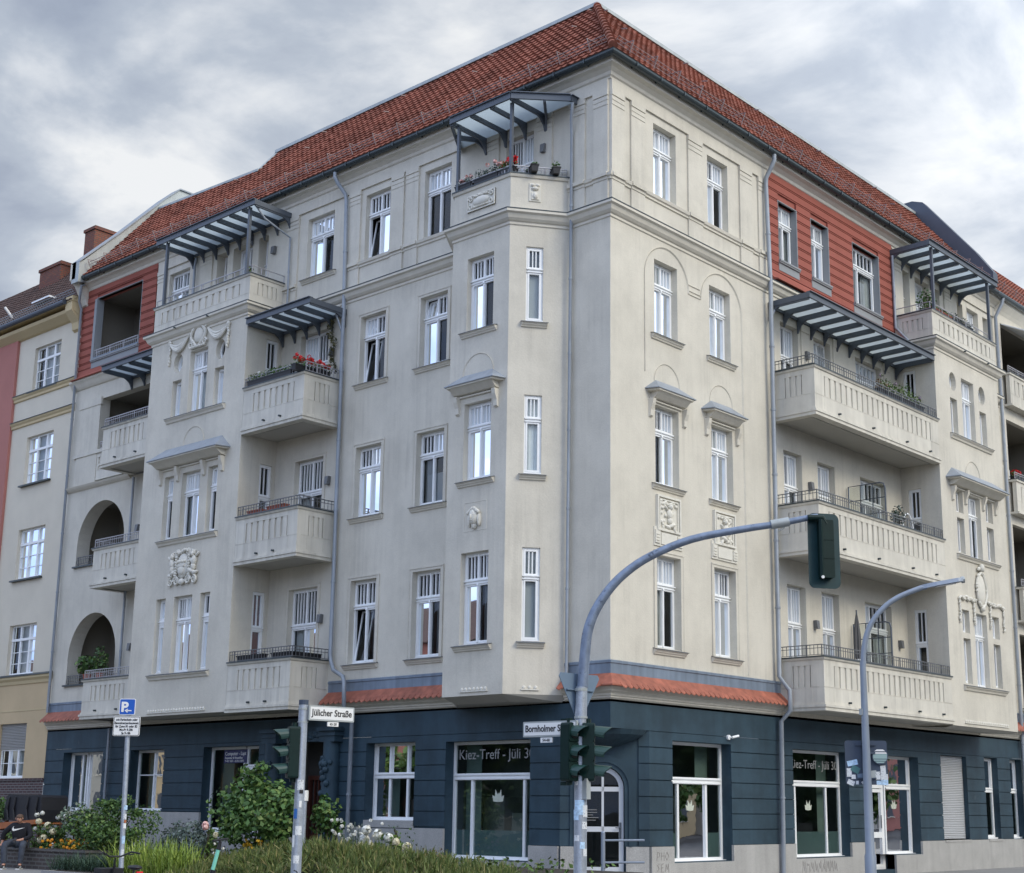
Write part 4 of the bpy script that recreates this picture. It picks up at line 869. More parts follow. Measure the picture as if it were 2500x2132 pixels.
# portal: carved columns, lintel relief, recessed brown door
m = MB()
for u in (8.97, 11.33):
    m.box(FL, u-.30, u+.30, 3.25, 3.62, 0, .28); m.box(FL, u-.34, u+.34, 3.52, 3.60, 0, .34); m.box(FL, u-.33, u+.33, 3.40, 3.45, 0, .31)
    m.tube([FL.p(u, .25, .10), FL.p(u, 1.5, .10), FL.p(u, 3.26, .10)], [.26, .24, .215], 14)
    random.seed(int(u*10))
    for i in range(40):   # leafy carving, bunches of fruit
        a = random.uniform(-2.4, 0.7); z = random.choice([random.uniform(1.7, 2.0), random.uniform(2.1, 2.95), random.uniform(2.2, 2.8)])
        m.ball(FL.p(u, z, .10)+(FL.U*math.cos(a)-FL.N*math.sin(a))*.235, random.uniform(.045, .095), 7, 5)
m.box(FL, 9.27, 11.05, 3.28, 3.55, -.03, .06)
for i in range(9): m.ball(FL.p(9.55+i*.16, 3.41+.04*math.sin(i*2.1), .07), (.03, .10, .05+.03*(i % 2)), 8, 5)
m.build('portal', M_DARK, B, smooth=True, auto=0.6)
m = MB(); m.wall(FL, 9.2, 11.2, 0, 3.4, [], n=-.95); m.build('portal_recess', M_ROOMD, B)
m = MB()
for a, b in ((9.3, 10.14), (10.18, 11.02)):
    rect_frame(m, FL, a, b, .2, 2.45, .11, -.94, -.86); m.box(FL, a+.11, b-.11, .31, .95, -.93, -.89)
    for i in range(1, 4): m.box(FL, a+.11+(b-a-.22)*i/4-.02, a+.11+(b-a-.22)*i/4+.02, .95, 2.34, -.93, -.87)
m.build('house_door', M_DOOR, B)
# ------------------------------------------------------------------ stucco reliefs
Zr = lambda a: Matrix.Rotation(a, 3, 'Z')
def blob(m, fr, u, z, n, ru, rz, rn, ang=0.0, seg=9, rings=6):
    k0 = len(m.v); m.ball((0, 0, 0), 1.0, seg, rings)
    ca, sa = math.cos(ang), math.sin(ang)
    for i in range(k0, len(m.v)):
        x, y, w = m.v[i]; x *= ru; w *= rz; y *= rn
        m.v[i] = tuple(fr.p(u+x*ca-w*sa, z+x*sa+w*ca, n+y))
def curl(m, fr, u, z, r, turns, r0, n=.03, start=0.0, hand=1):
    P = []
    for i in range(int(turns*12)+1):
        t = i/12; rr = r*(1-t/turns*0.8); a = start+hand*t*2*math.pi; P.append(fr.p(u+rr*math.cos(a), z+rr*math.sin(a), n))
    m.tube(P, [r0*(1-.5*i/len(P)) for i in range(len(P))], 6)
def putto(m, fr, u, z, s, hand):   # a kneeling or reclining stucco figure, about 1*s tall
    blob(m, fr, u+.02*hand*s, z+.82*s, .07, .085*s, .10*s, .07)
    for i in range(6): blob(m, fr, u+(.02*hand+.09*math.cos(i*.6+.3))*s, z+(.84+.09*math.sin(i*.6+.3))*s, .065, .035*s, .035*s, .04)
    blob(m, fr, u-.02*hand*s, z+.58*s, .05, .13*s, .19*s, .075, .15*hand); blob(m, fr, u, z+.38*s, .05, .115*s, .14*s, .07, -.2*hand)
    blob(m, fr, u+.10*hand*s, z+.24*s, .055, .20*s, .085*s, .07, .35*hand); blob(m, fr, u+.22*hand*s, z+.12*s, .045, .06*s, .15*s, .055, .5*hand)
    blob(m, fr, u-.10*hand*s, z+.16*s, .045, .16*s, .07*s, .06, -.25*hand); blob(m, fr, u-.18*hand*s, z+.78*s, .045, .05*s, .14*s, .045, .9*hand)
    blob(m, fr, u+.16*hand*s, z+.62*s, .045, .045*s, .15*s, .045, -.7*hand); blob(m, fr, u+.05*hand*s, z+.95*s, .04, .15*s, .04*s, .045, .3*hand)
random.seed(5)
for u0, zb, hand in ((2.10, 7.53, 1), (4.37, 7.53, -1)):
    m = MB(); fr = FRt
    m.box(fr, u0-.54, u0+.54, zb, zb+.44, 0, .03); m.box(fr, u0-.44, u0+.44, zb+.44, zb+1.19, 0, .025)
    rect_frame(m, fr, u0-.45, u0+.45, zb+.36, zb+1.2, .05, 0, .075); rect_frame(m, fr, u0-.36, u0+.36, zb+.40, zb+1.12, .03, 0, .06)
    m.box(fr, u0-.30, u0+.30, zb+.05, zb+.32, .03, .055); m.box(fr, u0-.52, u0-.34, zb+.06, zb+.36, .03, .06); m.box(fr, u0+.34, u0+.52, zb+.06, zb+.30, .03, .06)
    for s in (-1, 1):
        for i in range(3): m.box(fr, u0+s*.43-.06, u0+s*.43+.06, zb+.11+i*.07, zb+.135+i*.07, .06, .075)
    putto(m, fr, u0+.02, zb+.36, .72, hand)
    for i in range(14): blob(m, fr, u0-hand*random.uniform(.12, .30), zb+random.uniform(.45, 1.08), .04, .045, .05, .035, random.uniform(0, 3))
    for i in range(10): blob(m, fr, u0+random.uniform(-.3, .3), zb+random.uniform(1.0, 1.1), .04, .05, .04, .035)
    m.build('relief_panel', M_RELIEF, B, smooth=True, auto=0.7)
# crest with two figures on the left risalit
m = MB(); fr = FRL; cu, zb = 14.28, 7.62
blob(m, fr, cu, zb+.55, .04, .27, .36, .08); blob(m, fr, cu, zb+.42, .09, .16, .14, .05); m.box(fr, cu-.17, cu+.17, zb+.52, zb+.56, .08, .13)
for i in range(5): blob(m, fr, cu-.16+i*.08, zb+.66, .10, .04, .05, .04)
for s in (-1, 1):
    curl(m, fr, cu+s*.28, zb+.13, .13, 1.6, .04, .05, 0 if s > 0 else math.pi, s); curl(m, fr, cu+s*.55, zb+.12, .12, 1.5, .035, .05, math.pi/2, -s)
    curl(m, fr, cu+s*.24, zb+.92, .12, 1.4, .04, .05, -math.pi/2, s); putto(m, fr, cu+s*.50, zb+.18, .80, -s)
    for i in range(8): blob(m, fr, cu+s*.30, zb+.28+i*.075, .06, .05, .04, .05, s*.5)
for i in range(7): blob(m, fr, cu-.24+i*.08, zb+.95+.04*math.sin(i), .07, .05, .05, .05)
blob(m, fr, cu, zb+.10, .06, .14, .09, .06)
m.build('crest', M_RELIEF, B, smooth=True, auto=0.7)
# cartouche and swags above the third floor windows, left risalit
m = MB(); cu, zc = 14.25, 14.93
blob(m, fr, cu, zc, .03, .22, .24, .07, seg=14); 
P = [fr.p(cu+.32*math.cos(a)*(1+.10*math.cos(4*a)), zc+.33*math.sin(a)*(1+.10*math.cos(4*a)), .06) for a in [2*math.pi*i/28 for i in range(29)]]; m.tube(P, .045, 6)
for s in (-1, 1):
    for dz, st in ((.26, 0), (-.27, math.pi)): curl(m, fr, cu+s*.33, zc+dz, .11, 1.4, .035, .06, st, s)
    x0, x1 = cu+s*.45, cu+s*1.42
    for t in range(3):
        P = [fr.p(x0+(x1-x0)*i/10, zc+.10-.10*i/10-(.25+.05*t)*math.sin(math.pi*i/10)*(1 if t else .85), .04+.01*t) for i in range(11)]
        m.tube(P, [.025+.035*math.sin(math.pi*i/10) for i in range(11)], 6)
    blob(m, fr, x1, zc+.02, .05, .07, .07, .05)
    for i in range(8): blob(m, fr, x1+.015*math.sin(i*2), zc-.04-i*.085, .04, .05-.003*i, .06, .04)
for i in range(5): blob(m, fr, cu-.2+i*.1, zc+.36, .06, .06, .05, .05)
for i in range(7): blob(m, fr, cu-.3+i*.1, zc-.36, .05, .06, .04, .05)
m.build('cartouche', M_RELIEF, B, smooth=True, auto=0.7)
# cartouche with straight garlands on the right risalit
m = MB(); fr = FRR; cu, zc = 15.88, 8.08
blob(m, fr, cu, zc, .03, .27, .46, .07, seg=14)
P = [fr.p(cu+.31*math.cos(a)*(1+.06*math.cos(5*a)), zc+.49*math.sin(a)*(1+.05*math.cos(4*a)), .06) for a in [2*math.pi*i/32 for i in range(33)]]; m.tube(P, .045, 6)
for i in range(26): a = random.uniform(0, 6.28); blob(m, fr, cu+.33*math.cos(a), zc+.50*math.sin(a), .06, random.uniform(.03, .075), random.uniform(.03, .07), .045, a)
blob(m, fr, cu, zc+.66, .09, .10, .12, .09); blob(m, fr, cu-.13, zc+.62, .06, .09, .06, .05, .5); blob(m, fr, cu+.13, zc+.62, .06, .09, .06, .05, -.5); blob(m, fr, cu, zc-.55, .06, .12, .10, .07)
for s in (-1, 1):
    for i in range(26): blob(m, fr, cu+s*(.42+i*.043), zc-.36+random.uniform(-.045, .045), .045, random.uniform(.03, .06), random.uniform(.03, .06), .045, random.uniform(0, 3))
    for x in (.55, 1.47):
        for i in range(15): blob(m, fr, cu+s*(x+random.uniform(-.03, .03)), zc-.44-i*.046, .04, random.uniform(.03, .05), random.uniform(.025, .05), .038, random.uniform(0, 3))
m.build('cartouche', M_RELIEF, B, smooth=True, auto=0.7)
# head panel of the oriel, parapet panel and tablet, lower friezes
m = MB(); fr = FB; cu, zc = 3.04, 8.13
rect_frame(m, fr, cu-.36, cu+.36, 7.82, 8.50, .012, 0, .008)
blob(m, fr, cu, zc, .05, .135, .19, .11, seg=14, rings=10); blob(m, fr, cu, zc-.19, .03, .08, .10, .06); blob(m, fr, cu-.005, zc-.01, .155, .022, .06, .03); blob(m, fr, cu, zc-.085, .14, .045, .014, .02)
for s in (-1, 1):
    blob(m, fr, cu+s*.055, zc+.035, .135, .028, .014, .015); blob(m, fr, cu+s*.15, zc-.06, .03, .05, .17, .06)
    for i in range(5): blob(m, fr, cu+s*(.03+i*.032), zc+.19-i*.022, .07, .04, .05, .05)
m.build('head_relief', M_RELIEF, B, smooth=True, auto=0.7)
m = MB()
m.box(FB, 2.58, 3.50, 15.69, 16.10, 0, .02); rect_frame(m, FB, 2.58, 3.50, 15.69, 16.10, .03, 0, .05); blob(m, FB, 3.04, 15.9, .03, .28, .12, .06, seg=14)
for s in (-1, 1):
    curl(m, FB, 3.04+s*.34, 15.99, .07, 1.3, .025, .04); curl(m, FB, 3.04+s*.34, 15.81, .07, 1.3, .025, .04, math.pi)
for i in range(6): blob(m, FB, 2.84+i*.08, 16.03+.015*(i % 2), .04, .05, .03, .04); blob(m, FB, 2.84+i*.08, 15.76, .04, .05, .025, .04)
m.build('parapet_relief', M_RELIEF, B, smooth=True, auto=0.7); m = MB(); m.box(FA, .70, .98, 15.66, 16.12, 0, .025); m.box(FA, .75, .93, 15.70, 15.88, .02, .05); blob(m, FA, .84, 15.80, .05, .07, .09, .05); blob(m, FA, .84, 15.98, .04, .10, .05, .05); blob(m, FA, .78, 16.06, .04, .05, .04, .05); blob(m, FA, .90, 16.06, .04, .05, .04, .05)
m.build('parapet_relief', M_RELIEF, B, smooth=True, auto=0.7)
m = MB()
for fr, a, b, z in ((FB, 2.55, 3.40, 4.17), (FA, .62, 1.02, 4.18), (FRL, 12.9, 15.6, 4.14), (FRR, 14.4, 17.3, 4.12)):
    n = int((b-a)/.12)
    m.box(fr, a, b, z-.01, z+.015, 0, .03)
    for i in range(n): blob(m, fr, a+(b-a)*(i+.5)/n, z+.045, .01, .045, .05, .025, 0, 7, 5)
m.build('frieze_ornament', M_RELIEF, B, smooth=True, auto=0.7)

# sprayed tags on the plinth
M_SPRAY = mat('faded_spray_paint', (.25, .235, .215), .8)
def tag_lines(strokes, r):
    m = MB()
    for st in strokes: m.tube([FRt.p(u, z, .036) for u, z in st], r, 5)
    m.build('graffiti', M_SPRAY, B)
tag_lines([[(1.56, .56), (1.58, .74), (1.66, .72), (1.65, .64), (1.58, .63)], [(1.72, .73), (1.72, .56)], [(1.72, .65), (1.82, .66)], [(1.82, .74), (1.82, .55)], [(1.92, .73), (1.86, .65), (1.92, .56), (1.99, .65), (1.93, .73)],
  [(1.66, .49), (1.58, .46), (1.64, .39), (1.57, .33)], [(1.80, .49), (1.71, .47), (1.72, .31), (1.81, .32)], [(1.72, .40), (1.79, .41)], [(1.86, .31), (1.89, .48), (1.93, .36), (1.97, .49), (1.99, .3)]], .007)
rnd = random.Random(8); ST = []
for i in range(9):
    u = 7.5+i*.19; ST.append([(u, .14+rnd.uniform(0, .06)), (u+.03, .40+rnd.uniform(-.05, .06)), (u+.08, .22+rnd.uniform(-.05, .1)), (u+.12, .42+rnd.uniform(-.08, .04)), (u+.15, .15)])
tag_lines(ST, .006)
# ------------------------------------------------------------------ balconies: panelled parapet, slab, iron railing
def slatted(m, fr, u0, u1, z0, z1, s0, s1, n, t=.14):
    """parapet face from u0..u1 with upright slats between s0..s1 (n slats)"""
    zb, zt = z0+(z1-z0)*.36, z1-.14
    m.box(fr, u0, u1, z0, z1, -t, -.042)
    m.box(fr, u0, u1, z0, zb, -.045, 0); m.box(fr, u0, u1, zt, z1, -.045, 0); m.box(fr, u0, s0, zb+.004, zt, -.045, 0); m.box(fr, s1, u1, zb+.004, zt, -.045, 0)
    p = (s1-s0)/n
    for i in range(n): m.box(fr, s0+p*i+p*.18, s0+p*(i+1)-p*.18, zb, zt, -.045, -.006)
    m.box(fr, s0-.03, s0-.015, z0+.02, zb, 0, .004); m.box(fr, s1+.015, s1+.03, z0+.02, zb, 0, .004); m.box(fr, u0, u1, zb-.012, zb, 0, .006)
def railing(pts, z, h, step, name, parent, mm, mid=True):
    m = MB()
    for a, b in zip(pts, pts[1:]):
        a, b = Vector((*a, 0)), Vector((*b, 0)); L = (b-a).length; n = max(1, round(L/step))
        for zz in (z+h, z+.045) + ((z+h*.72,) if mid else ()): m.bar(a+Vector((0, 0, zz)), b+Vector((0, 0, zz)), .022 if zz > z+h-.01 else .014)
        for i in range(n+1): m.bar(a+(b-a)*i/n+Vector((0, 0, z+.04)), a+(b-a)*i/n+Vector((0, 0, z+h)), .012)
        for i in range(int(L/.8)+1): q = a+(b-a)*min(1, i*.8/L); m.bar(q+Vector((0, 0, z-.02)), q+Vector((0, 0, z+h)), .022)
    return m.build(name, mm, parent)
def balcony(fr, u0, u1, d, zs, zt, slats, side, sside, rail=M_RAIL, drains=(), rh=.29):
    """u0 = free end, u1 = end at the risalit"""
    m = MB(); f2 = fr.off(d); sgn = 1
    slatted(m, f2, u0, u1, zs+.20, zt-.07, slats[0], slats[1], slats[2])
    E = Fr((0, 0), (1, 0), (0, 1)); E.O = fr.p(u0, 0, 0); E.U = fr.N; E.N = -fr.U
    slatted(m, E, 0, d-.14, zs+.20, zt-.07, sside[0], sside[1], sside[2])
    # slab with stepped edge, coping
    path = [fr.p(u0, 0, 0).xy, fr.p(u0, 0, d).xy, fr.p(u1, 0, d).xy]
    if fr is FL: path = path[::-1]
    for z0, z1, n in ((zs, zs+.085, .03), (zs+.085, zs+.145, .055), (zs+.145, zs+.20, .02)): m.sweep(path, [(-.2, z0), (n, z0), (n, z1), (-.2, z1)])
    m.sweep(path, [(-.16, zt-.07), (.03, zt-.07), (.05, zt-.03), (.05, zt), (-.16, zt)])
    b = m.build('balcony', M_PARA, B)
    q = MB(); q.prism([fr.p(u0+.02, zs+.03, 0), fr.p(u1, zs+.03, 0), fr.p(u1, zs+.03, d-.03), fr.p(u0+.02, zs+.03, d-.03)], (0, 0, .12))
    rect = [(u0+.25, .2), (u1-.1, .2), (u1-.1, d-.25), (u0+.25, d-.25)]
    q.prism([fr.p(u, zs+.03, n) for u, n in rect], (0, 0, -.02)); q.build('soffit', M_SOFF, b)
    q = MB(); q.sweep(path, [(-.17, zt+.002), (.065, zt+.002), (.065, zt-.02), (.06, zt+.014), (-.17, zt+.02)]); q.build('coping_flashing', M_GUT, b)
    railing([fr.p(u0-.0, 0, 0).xy, fr.p(u0, 0, d-.04).xy, fr.p(u1, 0, d-.04).xy], zt, rh, .115, 'railing', b, rail)
    for u in drains: q = MB(); q.tube([f2.p(u, zs+.24, -.02), f2.p(u, zs+.235, .08)], .028, 7); q.build('drain_spout', M_GUT, b)
    return b
for fl, zs, zt in ((1, 4.02, 5.33), (2, 7.92, 9.24), (3, 11.56, 12.87)):
    balcony(FL, 9.38, 11.99, RLN, zs, zt, (9.78, 11.55, 7), 1, (.36, .86, 3), M_RAILL if fl == 3 else M_RAIL, (10.3, 11.0))
    balcony(FRt, 6.74, RR0-.01, RRN+.02, zs+(.02 if fl < 3 else -.04), zt+(.03 if fl < 3 else -.02), (7.22, 13.15, 21), -1, (.38, .90, 3), M_RAIL, (7.9, 9.7, 11.6, 13.0))
    # balcony in the nook left of the left risalit
# nook balconies: free end towards the far left
for zs, zt in ((4.10, 5.27), (8.0, 9.22), (11.72, 13.02)):
    m = MB(); f2 = FL.off(1.12)
    slatted(m, f2, RL1+.01, 19.2, zs+.20, zt-.07, 17.0, 18.75, 7)
    E = Fr((0, 19.2), (-1, 0), (0, 1)); slatted(m, E, 0, 1.0, zs+.2, zt-.07, .3, .8, 3)
    path = [(0, 19.2), (-1.12, 19.2), (-1.12, RL1+.01)]
    for z0, z1, n in ((zs, zs+.085, .03), (zs+.085, zs+.145, .055), (zs+.145, zs+.20, .02)): m.sweep(path, [(-.2, z0), (n, z0), (n, z1), (-.2, z1)])
    m.sweep(path, [(-.16, zt-.07), (.03, zt-.07), (.05, zt-.03), (.05, zt), (-.16, zt)])
    b = m.build('balcony', M_PARA, B)
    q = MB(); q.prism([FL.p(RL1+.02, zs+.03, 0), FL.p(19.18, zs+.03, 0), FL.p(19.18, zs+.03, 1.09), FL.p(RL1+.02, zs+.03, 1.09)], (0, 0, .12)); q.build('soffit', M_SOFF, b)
    q = MB(); q.sweep(path, [(-.17, zt+.002), (.065, zt+.002), (.065, zt-.02), (.06, zt+.014), (-.17, zt+.02)]); q.build('coping_flashing', M_GUT, b)
    railing([(0, 19.2), (-1.08, 19.2), (-1.08, RL1+.02)], zt, .27, .115, 'railing', b, M_RAILL)
    for u in (17.3, 18.4): q = MB(); q.tube([f2.p(u, zs+.24, -.02), f2.p(u, zs+.235, .08)], .028, 7); q.build('drain_spout', M_GUT, b)
# loggia parapets: third floor panel, red storey and arch railings
m = MB(); slatted(m, FL.off(.03), 19.25, 22.6, 11.85, 12.75, 19.6, 22.2, 10); m.box(FL, 19.25, 22.7, 12.75, 12.86, -.15, .08); m.build('loggia_parapet', M_PARA, B)
railing([(-.02, 19.45), (-.02, 21.98)], 16.05, .32, .11, 'railing', B, M_RAILL); railing([(0, 19.3), (0, 21.2)], 12.86, .26, .11, 'railing', B, M_RAILL)
m = MB()
for z in (16.07, 16.12): m.box(FL, 19.36, 22.02, z-.03, z, -.1, .06)
m.build('loggia_sill', M_LEDGE, B)
for z in (5.32, 9.1):
    railing([(-.06, 21.05), (-.06, 21.95)], z+.02, .26, .1, 'railing', B, M_RAIL); m = MB(); m.box(FL, 19.4, 22.2, z-.04, z+.01, -.4, .08); m.build('loggia_sill', M_GUT, B)
# ---- terraces over risalits and oriel
def terrace(fr, u0, u1, d, open_hi, pitch, uret):
    m = MB(); f2 = fr.off(d); z0, z1 = 15.42, 16.27
    n = round((u1-u0-.9)/pitch); slatted(m, f2, u0, u1, z0, z1-.07, u0+.45, u1-.35, n)
    E = Fr((0, 0), (1, 0), (0, 1)); E.O = fr.p(u0, 0, 0); E.U = fr.N; E.N = -fr.U; slatted(m, E, 0, d-.14, z0, z1-.07, .28, .95, 4)
    E2 = Fr((0, 0), (1, 0), (0, 1)); E2.O = fr.p(u1, 0, 0); E2.U = fr.N; E2.N = fr.U; slatted(m, E2, 0, d-.14, z0, z1-.07, .28, .95, 4)
    path = [fr.p(u0, 0, 0).xy, fr.p(u0, 0, d).xy, fr.p(u1, 0, d).xy, fr.p(u1, 0, 0).xy]
    if fr is FL: path = path[::-1]
    m.sweep(path, [(-.16, z1-.07), (.03, z1-.07), (.045, z1-.03), (.045, z1), (-.16, z1)])
    b = m.build('terrace_parapet', M_PARA, B)
    q = MB(); q.sweep(path, [(-.17, z1+.002), (.06, z1+.002), (.06, z1-.02), (.055, z1+.014), (-.17, z1+.02)]); q.build('coping_flashing', M_GUT, b)
    q = MB(); q.poly(fr.p(u0, 15.44, 0), fr.p(u1, 15.44, 0), fr.p(u1, 15.44, d-.1), fr.p(u0, 15.44, d-.1)); q.build('terrace_floor', M_SOFF, b)
    railing([fr.p(u0, 0, .05).xy, fr.p(u0, 0, d-.05).xy, fr.p(u1, 0, d-.05).xy], z1, .24, .6, 'railing', b, M_RAILL, mid=False)
    for u in (u0+1.6, u0+3.2): q = MB(); q.tube([f2.p(u, 15.30, .15), f2.p(u, 15.29, .28)], .025, 7); q.build('drain_spout', M_GUT, b)
terrace(FL, RL0, RL1, RLN, True, .30, 0); terrace(FRt, RR0, RR1, RRN, True, .30, 0)
m = MB(); path = [(0, BW1), (-BAYN, BY1), (-BAYN, BY0), (0, BW0)]
m.sweep(path, [(-.14, 15.42), (0, 15.42), (0, 16.25), (-.14, 16.25)]); m.sweep(path, [(-.16, 16.25), (.03, 16.25), (.05, 16.3), (.05, 16.34), (-.16, 16.34)])
b = m.build('terrace_parapet', M_CREAM, B)
q = MB(); q.sweep(path, [(-.17, 16.342), (.065, 16.342), (.065, 16.32), (.06, 16.354), (-.17, 16.36)]); q.build('coping_flashing', M_GUT, b)
q = MB(); q.poly(*[(x*.9, y, 15.44) for x, y in path]); q.build('terrace_floor', M_SOFF, b)
railing([(-.05, BW1-.02), (-BAYN+.05, BY1-.03), (-BAYN+.05, BY0+.03), (-.05, BW0+.05)], 16.34, .22, .1, 'railing', b, M_RAILL)
# ---- glazed canopies
def canopy(fr, u0, u1, d, z, n, posts=(), hfas=.13, brackets=True, back=0.02):
    m = MB(); g = MB()
    m.box(fr, u0, u1, z-.02, z+hfas, d-.05, d); m.box(fr, u0, u0+.05, z-.02, z+hfas, back, d-.05); m.box(fr, u1-.05, u1, z-.02, z+hfas, back, d-.05); m.box(fr, u0, u1, z+hfas, z+hfas+.02, d-.10, d+.05)
    m.box(fr, u0+.05, u1-.05, z-.02, z+.06, back, back+.05)
    for i in range(n+1):
        u = u0+.05+(u1-u0-.1)*i/n
        m.box(fr, u-.03, u+.03, z-.06, z+.08, back, d-.05)
        if brackets:   # ogee console along the wall
            P = [(0.0, z-.05), (.34, z-.05), (.25, z-.09), (.13, z-.17), (.06, z-.28), (.03, z-.36), (0, z-.38)]
            m.prism([fr.p(u-.025, zz, back+nn) for nn, zz in P], fr.U*.05)
    c = m.build('canopy', M_STEEL, B)
    g.box(fr, u0+.03, u1-.03, z+.085, z+.10, back, d-.04); g.build('glass_roof', M_CANG, c)
    if posts:
        for u, zb in posts: q = MB(); q.box(fr, u-.04, u+.04, zb, z, d-.16, d-.08); q.build('post', M_STEEL, c)
    return c
canopy(FL, RL0-.2, RL1, 1.36, 18.27, 8, ((RL0+.16, 16.27), (16.2, 16.27)))
canopy(FRt, RR0-.15, 18.24, 1.36, 18.27, 7, ((RR0+.18, 16.27), (17.7, 16.27)))
canopy(FL, 9.2, 11.97, 1.3, 14.74, 5); canopy(FRt, 6.62, 13.62, 1.28, 14.66, 10); canopy(FL, RL1+.02, 19.6, 1.12, 14.93, 4)
# oriel canopy follows the polygon
m = MB(); g = MB(); out_ = [(-.04, 4.95), (-1.32, 4.02), (-1.32, 1.98), (-.30, .98), (-.02, .98)]; z = 18.16
P = [Vector((*q, z)) for q in out_]
for a, b in zip(P, P[1:]): m.bar(a+Vector((0, 0, .06)), b+Vector((0, 0, .06)), .05, .15); m.bar(a+Vector((0, 0, .145)), b+Vector((0, 0, .145)), .14, .02)
for a, b in (((-.02, 4.0), (-1.3, 4.0)), ((-.02, 3.33), (-1.3, 3.33)), ((-.02, 2.66), (-1.3, 2.66)), ((-.02, 2.0), (-1.3, 2.0)), ((-.02, 2.0), (-.75, 1.42)), ((-.02, 4.0), (-.7, 4.45))):
    m.bar((*a, z+.01), (*b, z+.01), .06, .12)
    A, Bv = Vector((*a, 0)), Vector((*b, 0)); d = (Bv-A).normalized(); s = Vector((-d.y, d.x, 0))*.05
    m.prism([A+d*nn+Vector((0, 0, z+zz))-s/2 for nn, zz in ((0, -.05), (.32, -.05), (.22, -.10), (.10, -.22), (.05, -.36), (0, -.38))], s)
c = m.build('canopy', M_STEEL, B); g.prism([Vector((x, y, z+.085)) for x, y in out_], (0, 0, .015)); g.build('glass_roof', M_CANG, c)
for x, y in ((-1.12, 3.9), (-1.12, 1.98+.14)): q = MB(); q.bar((x, y, 16.3), (x, y, z), .07); q.build('post', M_STEEL, c)
# ---- rain pipes
def pipe(pts, r=.055, name='downpipe', mm=M_ZINC):
    m = MB(); m.tube(pts, r, 10)
    for a, b in zip(pts, pts[1:]):
        a, b = Vector(a), Vector(b); L = (b-a).length
        if L > 1.5:
            for i in range(1, int(L/2)+1):
                q = a+(b-a)*(i/(int(L/2)+1)); m.tube([q-(b-a).normalized()*.025, q+(b-a).normalized()*.025], r*1.22, 10)
    return m.build(name, mm, B, smooth=True, auto=0.7)
X = -.12
pipe([(-.4, 9.5, 18.85), (-.4, 9.5, 18.72), (-.33, 9.46, 18.55), (X-.02, 9.34, 18.25), (X, 9.3, 18.05), (X, 9.22, 15.0), (X, 9.16, 5.45), (X-.02, 9.1, 5.28), (X-.1, 8.9, 5.05), (X-.2, 8.4, 4.85), (-.40, 8.25, 4.7), (-.42, 8.22, 4.5), (-.40, 8.22, 4.1), (X, 8.22, 3.8), (X, 8.24, .1)])
pipe([(-.28, .93, 18.1), (-.22, 1.02, 17.7), (-.1, 1.1, 17.4), (-.1, 1.16, 4.6), (-.16, 1.14, 4.42), (-.05, 1.1, 4.35)], .04)
pipe([(6.5, -.4, 18.85), (6.5, -.4, 18.7), (6.48, -.3, 18.48), (6.47, -.15, 18.25), (6.46, -.14, 18.05), (6.47, -.20, 15.2), (6.5, -.14, 4.9), (6.55, -.40, 4.55), (6.56, -.40, 4.05), (6.55, -.13, 3.8), (6.5, -.12, .1)], .06)
pipe([(20.9, -.4, 18.9), (20.85, -.36, 18.65), (20.75, -.15, 18.2), (20.78, -.16, 15.0), (20.86, -.12, .1)], .06)
pipe([(-1.2, 11.92, 18.25), (-.95, 11.85, 17.95), (-.12, 11.72, 17.6), (-.12, 11.7, 15.5)], .03); pipe([(-.05, 16.45, 18.2), (-.1, 16.42, 17.9), (-.1, 16.4, 15.5)], .04)
pipe([(-.1, 13.5+5.45, 11.6), (-.1, 18.95, 4.4)], .04); pipe([(13.5, -.12, 18.2), (13.55, -.1, 17.9), (13.56, -.1, 15.9), (13.6, -.5, 15.4), (13.62, -.5, 14.9)], .045); pipe([(0, 22.6, 18.9), (-.38, 22.55, 18.7), (-.3, 22.75, 18.2), (-.14, 22.85, 18.0), (-.1, 22.9, 4.5)], .045)
pipe([(-.3, 9.32, 14.7), (-.2, 9.3, 14.45), (-.12, 9.25, 14.2)], .03); pipe([(-.1, 19.25, 3.9), (-.1, 19.25, .2)], .04); pipe([(6.72, -.2, 14.65), (6.6, -.16, 14.4), (6.5, -.13, 14.2)], .03)
# ---- wall lamps, camera, holes
def wlamp(p, nrm):
    m = MB(); p = Vector(p); nrm = Vector((*nrm, 0)).normalized(); s = Vector((-nrm.y, nrm.x, 0))
    c0 = p+nrm*.075; K_ = .74
    m.hexa([c0+s*(x*K_)+nrm*(y*K_)+Vector((0, 0, z*K_)) for x, y, z in ((-.075, -.09, -.15), (.075, -.09, -.15), (.075, .08, -.15), (-.075, .08, -.15), (-.10, -.09, .15), (.10, -.09, .15), (.10, .04, .15), (-.10, .04, .15))])
    m.build('wall_lamp', MATS.get('lamp_grey') or mat('lamp_grey', (0.16, 0.165, 0.17), 0.5, 0.3), B)
for y, z in ((9.72, 6.45), (9.66, 10.15), (9.72, 13.75), (12.55, 17.45), (18.6, 9.95), (18.55, 6.3)): wlamp((0, y, z), (-1, 0))
wlamp((0, 2.05, 17.35), (-1, 0))
for x, z in ((8.45, 13.75), (8.45, 10.1), (8.5, 6.4), (13.15, 10.0), (13.1, 6.3)): wlamp((x, 0, z), (0, -1))
m = MB(); m.tube([FRt.p(4.40, 3.32, 0), FRt.p(4.40, 3.32, .05)], .06, 12); m.tube([FRt.p(4.42, 3.32, .04), FRt.p(4.46, 3.32, .10)], .02, 8); m.tube([FRt.p(4.44, 3.32, .10), FRt.p(4.62, 3.36, .16)], .03, 10); m.build('security_camera', M_WHITE, B)
